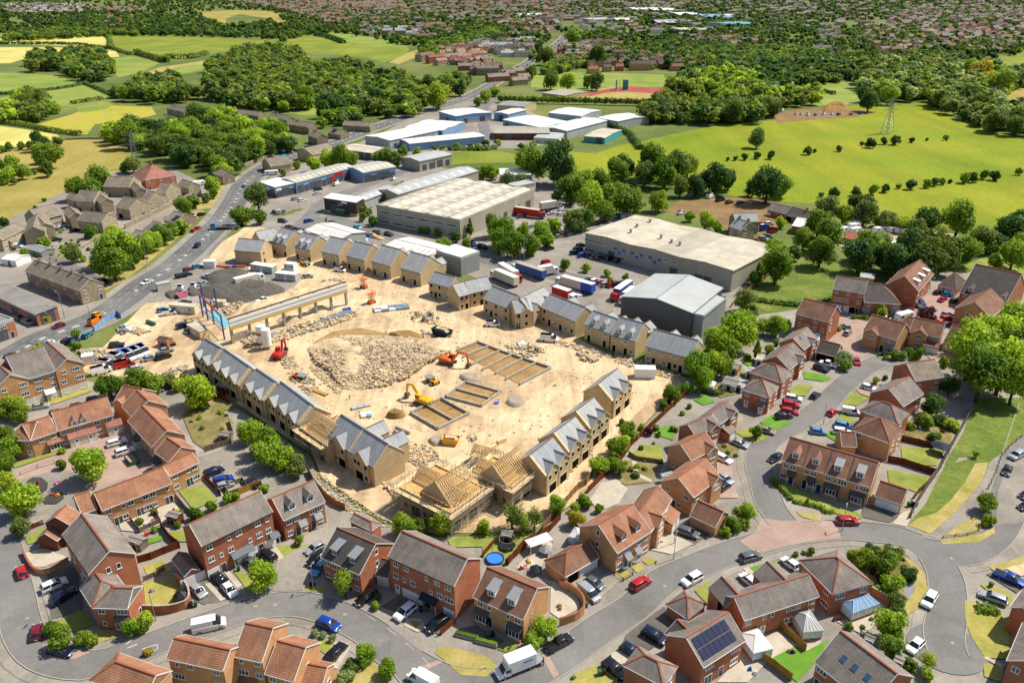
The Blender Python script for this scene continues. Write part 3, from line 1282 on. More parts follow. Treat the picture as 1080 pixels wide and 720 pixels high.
def mass(name,items,lb_,cat,k=150):
 ''
 mats=sorted({i[4]for i in items})
 V,L_,I=[],[],[]
 n=0
 r=random.Random(5)
 for(x,y,w,kd,leaf)in items:
  me=crown_mesh(kd,0,r.randrange(4))
  co=np.empty(len(me.vertices)*3,np.float32)
  me.vertices.foreach_get('co',co)
  co=co.reshape(-1,4,3)
  co=co[r.randrange(0,len(co)-k+1):][:k]
  mid=co.mean(axis=1,keepdims=True)
  co=(mid+(co-mid)*(2.3 if k<400 else 1.0)).reshape(-1,3)*w
  a=r.uniform(0,6.28)
  c,s=cos(a),sin(a)
  co[:,2]*=.75
  xy=np.stack([co[:,0]*c-co[:,1]*s+x,co[:,0]*s+co[:,1]*c+y,co[:,2]],1)
  V.append(xy)
  I.append(np.full(len(xy)//4,mats.index(leaf),np.int32))
 V=np.concatenate(V).astype(np.float32)
 I=np.concatenate(I)
 nv=len(V)
 me=bpy.data.meshes.new(name)
 me.vertices.add(nv)
 me.vertices.foreach_set('co',V.ravel())
 me.loops.add(nv)
 me.loops.foreach_set('vertex_index',np.arange(nv,dtype=np.int32))
 me.polygons.add(nv//4)
 me.polygons.foreach_set('loop_start',np.arange(0,nv,4,dtype=np.int32))
 me.polygons.foreach_set('loop_total',np.full(nv//4,4,np.int32))
 for m in mats:me.materials.append(M[m])
 me.polygons.foreach_set('material_index',I)
 me.update()
 o=link(name,me)
 o[qB]='stuff'
 return tag(o,lb_,cat)
def hedge(lb_,s,w,h,leaf,world=None,name='hedge',dens=1.0,group=None):
 line=w4(world or wp(s),max(.5,w*.4))if len(world or pts(s))>1 else wp(s)
 r=random.Random(len(line)*13)
 vs,fs=[],[]
 ls=max(.16,w*.16)
 ln=sum((line[i+1]-line[i]).length for i in range(len(line)-1))
 scale_px=pxm(line[len(line)//2])
 ls=max(ls,1.6/scale_px)
 n=int(min(9000,ln*(w+2*h)/(ls*ls)*1.7*dens))
 core=MB()
 for _ in range(n):
  i=r.randrange(len(line)-1)
  p=line[i].lerp(line[i+1],r.random())
  d=(line[i+1]-line[i]).normalized()
  sd=VC((-d.y,d.x,0))
  bump=1+.18*sin(p.x*.9)*sin(p.y*1.1)
  t=r.uniform(0,pi)
  q=p+sd*(cos(t)*w/2*r.uniform(.7,1.05))+VC((0,0,max(.05,(sin(t)**.6)*h*bump*r.uniform(.75,1.03)if r.random()<.75 else r.uniform(.05,h))))
  nrm=(sd*cos(t)+VC((0,0,sin(t)))+VC((r.uniform(-1,1),r.uniform(-1,1),r.uniform(-.3,1)))*.7).normalized()
  a=MX.Rotation(r.uniform(0,6.28),3,nrm)@nrm.orthogonal().normalized()
  b=nrm.cross(a)
  s_=ls*r.uniform(.6,1.2)
  i0=len(vs)
  for(x,y)in((-1,-.7),(.9,-.9),(1.05,.7),(-.6,1)):
   vs.append(tuple(q+a*(x*s_*.6)+b*(y*s_*.6)))
  fs.append((i0,i0+1,i0+2,i0+3))
 me=bpy.data.meshes.new('hedge')
 me.from_pydata(vs,[],fs)
 me.materials.append(M[leaf])
 me.update()
 return tag(link(name,me),lb_,'hedge',group)
def fence(lb_,s,h,mat,post=2.4,thick=.05,posts=True,cat='fence',name='fence',panel='fence_panels',gap=0,group=None,rail=False,world=None):
 ps=world or wp(s)
 rt=w2(name,lb_,cat,ps[0],0,group)
 o=ps[0]
 mb=MB()
 pp=[]
 for a,b in zip(ps,ps[1:]):
  d=b-a
  n=max(1,round(d.length/post))
  u=d.normalized()
  sd=VC((-u.y,u.x,0))*(thick/2)
  for k in range(n):
   p,q=a+d*(k/n)-o,a+d*((k+1)/n)-o
   pp.append(p)
   if rail:
    for zz in rail:
     mb.r(p+VC((0,0,zz)),q+VC((0,0,zz)),thick,thick*1.6)
   else:
    hh=h*(1+.015*((k*7)%3-1))
    mb.p([(p-sd),(q-sd),(q+sd),(p+sd)]+[v+VC((0,0,hh))for v in((p-sd),(q-sd),(q+sd),(p+sd))])
 pp.append(ps[-1]-o)
 mb.o(panel,[mat],rt)
 if posts:
  pm=MB()
  w=max(.05,thick)*.9+.03
  pm.b(-w,w,-w,w,0,h+.08)
  me=pm.mesh(ql,[mat])
  for p in pp[:100]:
   link(ql,me,rt,TR(p))
 return rt
def wall_run(lb_,s,h,mat,thick=.25,cap=qf,cat='garden wall',name='garden_wall',z0=0):
 ps=w4(wp(s),1.0)if len(pts(s))>2 else wp(s)
 o=ps[0]
 a,b=offset(ps,thick/2),offset(ps,-thick/2)
 wm,cm=MB(),MB()
 a2,b2=offset(ps,thick/2+.04),offset(ps,-thick/2-.04)
 for i in range(len(ps)-1):
  q=[b[i]-o,b[i+1]-o,a[i+1]-o,a[i]-o]
  wm.p(q+[v+VC((0,0,h))for v in q])
  q=[v-o+VC((0,0,h))for v in(b2[i],b2[i+1],a2[i+1],a2[i])]
  cm.p(q+[v+VC((0,0,.07))for v in q])
 rt=wm.o(name,[mat])
 rt.location=o
 tag(rt,lb_,cat)
 cm.o('coping',[cap],rt)
 return rt
PAINT={}
def paint(c):
 if c not in PAINT:
  k_=NT('paint_'+c,.28,.5)
  k_.b.inputs[q7].default_value=lin({jb:'dedede',ji:'9fa3a6',jH:'5d6166',jl:'101113','red':'a80f14',q0:'6a1018',jM:'123f9c',jg:'131d38',qC:'4a86b8','gold':'8d8266','green':'2a4a34','orange':'e2760f','yellow':'dda414',q3:'2f7f90',qv:'5c1420','cyan':'1fa0c8','cream':'cfc7ae','pink':'d98a9c'}[c])
  k_.b.inputs['Coat Weight'].default_value=.5
  k_.b.inputs['Coat Roughness'].default_value=.06
  k_.b.inputs['Metallic'].default_value=.25 if c in(ji,jH,jM,jg,'gold')else 0
  PAINT[c]=k_.m
 return PAINT[c]
CARS={ja:(4.0,1.74,[(-2.0,.4),(-2.0,.62),(-1.93,.92),(.75,.96),(1.75,.8),(1.98,.6),(2.0,.4),(1.9,.26),(-1.9,.26)],(-1.92,1.0,-1.45,.25,.92,1.47),(-1.22,1.25)),js:(4.6,1.8,[(-2.3,.42),(-2.3,.7),(-2.2,.95),(-1.5,.98),(.85,.94),(2.05,.8),(2.28,.6),(2.3,.42),(2.2,.26),(-2.2,.26)],(-1.75,1.1,-1.05,.3,.95,1.42),(-1.35,1.4)),jS:(4.7,1.8,[(-2.35,.42),(-2.35,.65),(-2.28,.95),(.9,.96),(2.1,.82),(2.33,.6),(2.35,.42),(2.2,.26),(-2.2,.26)],(-2.25,1.15,-1.9,.4,.95,1.48),(-1.4,1.42)),'suv':(4.5,1.88,[(-2.25,.5),(-2.25,.75),(-2.2,1.08),(.9,1.1),(2.0,.98),(2.22,.75),(2.25,.5),(2.1,.34),(-2.1,.34)],(-2.18,1.2,-1.85,.45,1.07,1.7),(-1.35,1.38)),'van':(4.5,1.85,[(-2.25,.4),(-2.25,.8),(-2.24,1.1),(1.2,1.1),(2.05,.92),(2.24,.65),(2.25,.4),(2.1,.28),(-2.1,.28)],(-2.24,1.5,-2.18,.7,1.09,1.85),(-1.35,1.45)),jo:(5.5,2.0,[(-2.75,.45),(-2.75,.9),(-2.74,1.3),(1.7,1.3),(2.5,1.12),(2.73,.8),(2.75,.45),(2.6,.3),(-2.6,.3)],(-2.74,2.05,-2.7,1.25,1.29,2.35),(-1.6,1.8)),qm:(5.2,1.85,[(-2.6,.5),(-2.6,.8),(-2.58,1.08),(1.2,1.1),(2.35,1.0),(2.58,.75),(2.6,.5),(2.45,.36),(-2.45,.36)],(-.7,1.45,-.45,.75,1.08,1.75),(-1.5,1.65)),}
CARMESH={}
def bevelled(mb,name,mats,w=.05,seg=2):
 me=mb.mesh(name,mats)
 bm=bmesh.new()
 bm.from_mesh(me)
 bmesh.ops.remove_doubles(bm,verts=bm.verts,dist=.0005)
 bmesh.ops.recalc_face_normals(bm,faces=bm.faces)
 es=[e for e in bm.edges if len(e.link_faces)==2 and e.calc_face_angle(0)>.35]
 bmesh.ops.bevel(bm,geom=es,offset=w,segments=seg,profile=.6,affect='EDGES')
 bm.to_mesh(me)
 bm.free()
 me.polygons.foreach_set(xR,[True]*len(me.polygons))
 me.set_sharp_from_angle(angle=.7)
 me.update()
 return me
def car_meshes(t):
 if t in CARMESH:
  return CARMESH[t]
 L,W,prof,cab,wx=CARS[t]
 hw=W/2
 b=MB()
 b.P(prof,-hw,hw)
 c=MB()
 rb,fb,rr,fr,z0,z1=cab
 iw,tw=hw-.06,hw-.2
 panel=t in('van',jo)
 r=MB()
 if panel:
  xs=fr-.55
  r.p([(rb,-iw,z0-.05),(xs,-iw,z0-.05),(xs,iw,z0-.05),(rb,iw,z0-.05),(rr,-tw-.08,z1),(xs,-tw-.08,z1),(xs,tw+.08,z1),(rr,tw+.08,z1)])
  r.p([(xs,-tw-.06,z1-.06),(fr,-tw-.04,z1-.06),(fr,tw+.04,z1-.06),(xs,tw+.06,z1-.06),(xs,-tw-.07,z1),(fr,-tw,z1-.02),(fr,tw,z1-.02),(xs,tw+.07,z1)])
  rb2=xs-.02
 else:
  r.p([(rr,-tw,z1-.07),(fr,-tw,z1-.07),(fr,tw,z1-.07),(rr,tw,z1-.07),(rr+.05,-tw+.06,z1),(fr-.08,-tw+.06,z1),(fr-.08,tw-.06,z1),(rr+.05,tw-.06,z1)])
  for sy in(-1,1):
   for(xa,xb)in((rb,rr),(fb,fr),((rb+fb)/2-.1,(rr+fr)/2-.02)):
    r.r((xa,sy*iw,z0-.02),(xb,sy*tw,z1-.04),.09,.07)
  rb2=rb
 c.p([(rb2+.03,-iw+.02,z0-.03),(fb-.03,-iw+.02,z0-.03),(fb-.03,iw-.02,z0-.03),(rb2+.03,iw-.02,z0-.03),((rr if not panel else rb2)+.03,-tw+.01,z1-.05),(fr-.01,-tw+.01,z1-.05),(fr-.01,tw-.01,z1-.05),((rr if not panel else rb2)+.03,tw-.01,z1-.05)])
 if t==qm:
  c.b(-2.45,-.85,-hw+.15,hw-.15,1.05,1.115)
 body=bevelled(b,jT,[jc],.07)
 roof=bevelled(r,qZ,[jc],.03,1)
 glass=bevelled(c,xo,[qr],.03,1)
 rad=.32 if t in(ja,js,jS)else .36
 wh=MB()
 wh.wheel(0,0,rad,rad,.22,0,1,12)
 wheel=wh.mesh(jP,[qg,'rim'])
 hl=MB();hl.b(-.06,.06,-.18,.18,-.07,.07)
 head,tail=hl.mesh(xp,[xI]),hl.mesh('tail_light',['tail_red'])
 pl=MB();pl.b(-.012,.012,-.26,.26,-.055,.055)
 plate=pl.mesh('number_plate',[jc])
 mir=MB();mir.b(-.07,.07,-.1,.1,-.07,.07)
 mirror=mir.mesh('mirror',[jp])
 CARMESH[t]=(body,roof,glass,wheel,head,tail,plate,mirror,rad)
 return CARMESH[t]
def far_car(t):
 key=t+'_far'
 if key in CARMESH:
  return CARMESH[key]
 L,W,prof,cab,wx=CARS[t]
 hw=W/2
 m=MB()
 m.P(prof,-hw,hw)
 rb,fb,rr,fr,z0,z1=cab
 iw,tw=hw-.06,hw-.2
 panel=t in('van',jo)
 m.p([(rb,-iw,z0),(fb,-iw,z0),(fb,iw,z0),(rb,iw,z0),(rr,-tw,z1-.05),(fr,-tw,z1-.05),(fr,tw,z1-.05),(rr,tw,z1-.05)],1)
 m.b(rr,fr,-tw,tw,z1-.05,z1)
 if panel:
  m.p([(rb-.01,-iw-.01,z0),(fr-.6,-iw-.01,z0),(fr-.6,iw+.01,z0),(rb-.01,iw+.01,z0),(rr-.01,-tw-.01,z1),(fr-.6,-tw-.01,z1),(fr-.6,tw+.01,z1),(rr-.01,tw+.01,z1)])
 for x in wx:
  for sy in(-1,1):
   m.wheel(x,sy*(hw-.1),.33,.33,.22,2,None,8)
 CARMESH[key]=m.mesh(xT,[jc,qr,qg])
 return CARMESH[key]
CATS={'van':'van',jo:'van',qm:'pickup truck'}
def car(s,t,c,lb_,group=None,near=None):
 ''
 (p,q)=wp(s,.6)
 L,W,prof,cab,wx=CARS[t]
 d=(q-p)
 ang=atan2(d.y,d.x)
 mid=(p+q)/2
 mid.z=.06
 ctg=CATS.get(t,'car')
 nm={'van':'parked_van',jo:'parked_van',qm:'pickup_truck'}.get(t,xT)
 near=pxm(mid)>4.0 if near is None else near
 if not near:
  o=link(nm,far_car(t))
  o.location,o.rotation_euler=mid,(0,0,ang)
  o.material_slots[0].link=qH
  o.material_slots[0].material=paint(c)
  return tag(o,lb_,ctg,group)
 rt=w2(nm,lb_,ctg,mid,ang,group)
 body,roof,glass,wheel,head,tail,plate,mirror,rad=car_meshes(t)
 for n_,me in((jT,body),('roof_panel',roof)):
  o=link(n_,me,rt)
  o.material_slots[0].link=qH
  o.material_slots[0].material=paint(c)
 link(xo,glass,rt)
 hw=W/2
 for x in wx:
  for sy in(-1,1):
   link(jP,wheel,rt,TR((x,sy*(hw-.1),0)))
 zf=(prof[3][1]if len(prof)<10 else prof[4][1])-.26
 for sy in(-1,1):
  link(xp,head,rt,TR((L/2-.1,sy*(hw-.3),zf)))
  link('tail_light',tail,rt,TR((-L/2+.04,sy*(hw-.2),zf+.05)))
  link('mirror',mirror,rt,TR((cab[1]-.35,sy*(hw+.06),cab[4]+.05)))
 for x in(-L/2-.01,L/2+.01):
  link('number_plate',plate,rt,TR((x,0,.5)))
 return rt
def group_cars(s,spec,labels,group=None):
 ''
 ps,sp,lb=s.split(),spec.split(),labels.split('|')
 pre=''
 k=0
 q=[]
 for w in ps:
  if ':' in w:
   pre,w=w.split(':')
   if not w:continue
  q.append(pre+':'+w)
 for i in range(len(q)//2):
  t,c=sp[i].split('/')
  car(q[2*i]+' '+q[2*i+1],t,c,lb[i]if len(lb)>1 else lb[0],group)
gm=MB()
gm.F([(-9000,-600,0),(9000,-600,0),(9000,14000,0),(-9000,14000,0)])
kind(gm.o('ground',['base_grass']),qY)
A_=area
for nm,mt,s in(('pasture',xi,'i:-60,168 0,163 28,153 70,147 105,146 137,157 140,172 122,182 102,192 72,206 40,224 0,242 -60,262'),('meadow','field_gold','i:36,132 75,121 100,111 160,113 165,121 136,128 100,131 92,142 60,139'),(jA,xj,'i:-60,134 0,133 30,137 60,142 66,148 40,152 28,153 0,161 -60,168'),(jA,j1,'i:-60,76 0,77 75,80 84,89 60,93 0,98 -60,99'),(jA,j1,'i:0,103 40,97 88,90 118,103 75,113 50,110 20,112 0,116'),(jA,xj,'i:-60,50 60,50 122,54 126,60 110,61 60,57 30,61 10,67 -60,68'),(jA,xj,'i:-60,43 50,40 105,37 114,42 112,48 80,49 0,46 -60,46'),(jA,j1,'i:-60,29 0,30 45,36 60,38 20,41 -60,40'),(jA,qU,'i:116,37 150,37 216,39 258,42 300,42 282,50 220,57 190,62 168,58 150,56 122,50'),(jA,j1,'i:117,62 140,59 168,67 152,75 126,82 116,75'),('track',jO,'i:142,80 170,71 190,68 215,64 215,67 192,72 165,79 145,86'),(jA,j1,'i:148,84 190,70 215,67 214,74 186,80 170,86'),(jA,j1,'i:80,113 110,107 120,110 112,115 84,119'),('hill_pasture',xi,'i:206,14 216,13 245,11 285,12 305,21 308,28 300,29 285,20 252,15 238,20 240,28 216,22'),(jA,qU,'i:300,42 330,35 360,34 378,38 418,44 432,52 425,60 405,66 390,62 360,58 330,57 310,53'),(jA,j1,'i:330,36 362,35 418,44 430,50 400,50 360,43'),(jA,jO,'i:410,66 430,56 450,50 455,52 440,60 420,68'),('park_lawn',j1,'i:330,100 345,96 366,105 372,112 350,116 345,122 320,122 300,118 310,112 330,112'),(jA,'field_lush','i:560,170 600,160 628,162 652,154 690,146 762,131 860,124 900,111 975,108 1010,126 1080,148 1150,160 1150,262 1080,252 1040,246 1000,240 940,226 880,216 800,212 700,192 640,184 600,180'),(jA,j1,'i:812,94 838,87 900,86 922,90 905,110 862,112 826,102'),(jA,qU,'i:1028,67 1080,54 1130,46 1130,66 1080,70 1050,73'),(jA,xi,'i:1050,102 1080,84 1130,76 1130,116 1080,116 1056,110'),('playing_field',j1,'i:560,76 640,77 700,79 706,92 660,92 600,96 560,92'),('playing_field',jO,'i:600,98 648,92 700,94 716,99 705,106 660,110 620,106'),('running_track','track_red','i:614,99 640,94 664,91 700,93 718,97 716,99 690,99 660,97 640,98 622,102'),('rough_field',qV,'i:795,322 806,300 830,284 850,276 880,276 912,284 895,292 882,302 876,318 850,326 810,330'),(jA,jn,'i:950,300 1000,288 1040,270 1080,262 1150,268 1150,300 1080,300 1040,292 1000,300'),(jA,qU,'i:430,165 470,160 520,158 560,166 556,172 500,172 450,176'),('bare_yard',xP,'i:700,222 716,212 748,210 800,208 826,215 820,238 800,248 760,240 738,230'),('yard',xP,'i:814,120 846,115 880,114 905,116 925,118 900,124 860,126 820,130'),('yard','yard_grit','i:870,236 950,238 1010,248 1020,258 980,262 930,270 880,258'),('industrial_yard',jX,'i:262,240 275,205 285,186 322,172 360,158 400,142 440,120 500,106 540,112 560,118 600,146 560,156 500,158 440,166 470,178 560,182 604,196 640,222 660,232 700,236 806,262 790,300 772,340 740,352 690,352 640,340 560,318 510,296 470,282 400,262 330,252 300,246'),('estate_ground',qW,'i:-80,395 60,392 100,404 205,405 258,436 328,482 338,508 402,552 448,566 500,566 560,563 606,532 656,474 692,436 722,404 762,362 802,332 872,322 905,302 1000,286 1150,300 1300,780 -260,780'),('yard',jX,'i:-120,300 0,288 62,284 112,298 96,330 52,358 14,372 -60,410 -120,420'),('estate_yard',jX,'i:-60,262 0,236 60,206 112,182 182,178 216,194 222,214 192,238 152,266 108,298 60,288 -60,300'),(jU,jO,'i:78,290 100,268 140,250 172,234 202,224 216,222 204,236 184,254 160,274 132,296 112,306 92,300'),(jU,jO,'i:196,222 212,208 230,196 242,196 238,210 224,220'),(jU,qV,'i:222,258 238,244 252,232 258,238 244,250 228,264'),('building_site','dirt','i:84,392 100,376 128,346 160,312 190,284 222,262 250,246 262,236 300,246 330,252 360,264 400,286 450,300 510,318 560,322 600,352 650,378 704,394 728,400 694,432 658,470 608,528 560,560 500,562 448,562 404,548 340,504 330,480 260,432 206,400 160,396 110,398'),('site_track',xN,'i:240,300 262,280 300,276 340,284 400,312 430,322 470,330 520,352 560,362 620,372 660,392 690,400 680,428 640,466 600,512 575,540 560,545 590,500 640,440 655,410 620,396 570,386 520,372 470,356 430,345 396,328 360,330 330,352 326,380 350,404 380,424 420,446 470,466 520,452 560,420 590,398 600,404 560,440 520,466 470,486 430,470 380,446 330,414 300,380 296,352 330,318 300,300'),('site_spoil',xO,'i:330,362 350,350 380,346 410,352 450,356 470,366 440,372 400,370 360,376'),('site_yard',jX,'i:150,320 180,296 206,282 236,276 262,272 262,292 300,284 320,290 310,304 262,320 225,322 190,318'),(xq,jX,'i:20,432 60,420 96,416 130,404 196,406 214,428 208,446 184,440 150,424 110,422 60,432'),(xq,jX,'13:-40,250 60,220 170,185 250,240 380,350 350,375 310,400 260,430 190,420 90,300 -30,340'),('courtyard',j3,'03:45,345 330,200 540,130 660,110 690,150 740,240 790,330 700,360 540,400 480,430 420,340 300,320 110,370'),('playground',jX,'03:110,372 300,322 400,330 470,410 400,450 300,505 200,545 190,480'),('block_paving',j3,'42:90,230 190,215 300,250 280,300 190,340 220,380 300,420 300,450 180,440 80,360 40,370 100,310'),('block_paving',j3,'42:440,190 520,120 620,110 740,150 720,250 640,300 520,260 440,240'),):area(nm,s,mt)
def road(name,s,hw,mat=qt,pave=1.9,kerbs=True,step=2.0,line=None):
 ln=w4(wp(s),step)
 ROADS.append((ln,hw))
 return dict(name=name,ln=ln,hw=hw,mat=mat,pave=pave,kerbs=kerbs,i=len(ROADS)-1)
RD=[road('main_road','i:-40,402 20,371 48,356 97,338 128,319 154,299 185,279 215,252 236,230 247,214 256,197 270,184 288,172 304,166 336,156 362,148 393,136 427,124 460,114 493,103 524,86 543,75 556,67 566,60 580,53 592,43 596,38',6.4,'asphalt_main',2.6),road(xU,'i:-22,480 -14,520 0,565 10,600 17,632 26,668 48,692 92,702 130,692 171,676 232,654 266,643 306,637 345,644 386,664 416,687 440,710 456,740',3.0),road(xU,'i:400,676 431,699 470,718 520,722 556,712 575,703 602,686 632,664 668,641 698,614 738,596 772,583 815,570 845,563 885,559 920,562 950,566 978,580 996,606 999,640 995,672 1000,690',3.1),road(xU,'i:840,564 826,552 812,532 806,510 800,490 806,470 822,457 842,447 866,430 884,412 900,398 916,387 940,378',3.0),road('access_road','i:978,580 1010,584 1040,570 1058,545 1068,512 1078,478 1092,430',3.6),road('works_road','i:262,262 300,250 330,236 350,232 400,246 460,264 520,276 560,284 640,302',4.0,qt,1.5),road('works_road','i:318,240 330,226 345,212 380,198 440,176',4.0,qt,1.2,False),road(xV,'i:516,158 512,140 508,124 512,112 524,104',4.2,qt,1.5,False),road(xV,'i:112,302 92,292 62,276 30,270 -20,280',2.6,qt,1.2,False),road(xV,'i:30,270 60,246 100,232 120,226 148,216',2.4,qt,1.0,False),]
for i,r in enumerate(RD):
 ribbon(qW,r['ln'],-r['hw']-r['pave'],r['hw']+r['pave'],qW,.151+i*.0025)
for i,r in enumerate(RD):
 ribbon(r['name'],r['ln'],-r['hw'],r['hw'],r['mat'],.18+i*.002)
for r in RD:
 if r['kerbs']:
  for sg in(-1,1):
   ribbon('kerb',r['ln'],sg*r['hw'],sg*(r['hw']+.17),'kerb',.30,keep=lambda p,i,k=r['i']:not inside_road(p,k),lift=.16)
c=at(998,684)
area('turning_head','',qt,.205,world=[c+VC((6.2*cos(a),5.6*sin(a),0))for a in[k*6.2832/24 for k in range(24)]])
area('junction_paving','i:803,547 826,550 860,548 881,551 887,568 850,572 815,580 798,585 780,571 796,562',j3,.21)
area('road_table','i:571,692 577,689 590,712 584,716',j3,.21)
area('road_table','i:444,703 464,696 467,699 447,708',j3,.21)
area('parking_bay','04:225,520 260,515 480,560 400,595 290,600 235,575',j3,.21)
def dashes(name,ln,off,wd,on,gap,i0=0,i1=None,mat='marking',z=.215):
 mb=MB()
 acc,run=0,[]
 a,b=offset(ln,off-wd/2),offset(ln,off+wd/2)
 for i in range(i0,min(i1 or len(ln)-1,len(ln)-1)):
  seg=(ln[i+1]-ln[i]).length
  if acc%(on+gap)<on:
   q=[(p.x,p.y,z)for p in(a[i],a[i+1],b[i+1],b[i])]
   if(VC(q[1])-VC(q[0])).cross(VC(q[2])-VC(q[0])).z<0:q.reverse()
   mb.F(q)
  acc+=seg
 kind(mb.o(name,[mat]),qY)
ML=RD[0]['ln']
for off in(-1.5,1.5):
 dashes(qI,ML,off,.16,4,2)
dashes(qI,ML,0,1.3,1.4,4)
for off in(-6.0,6.0):
 dashes(qI,ML,off,.16,99999,0)
dashes(qI,ML,4.2,.15,2,4)
for r in(RD[1],):
 dashes(qI,r['ln'],2.4,.12,2,2,60,110)
mk=MB()
for p,q in(('04:665,520','04:705,490'),('04:670,505','04:720,465'),('04:670,540','04:725,520'),('04:750,545','04:830,520'),('04:790,560','04:835,545'),('04:830,520','04:832,545')):
 a,b=wp(p)[0],wp(q)[0]
 d=(b-a).normalized()*1;sd=VC((-d.y,d.x,0))*.12
 f=[a-sd,b-sd,b+sd,a+sd]
 mk.F([(v.x,v.y,.215)for v in f])
kind(mk.o(qI,['marking']),qY)
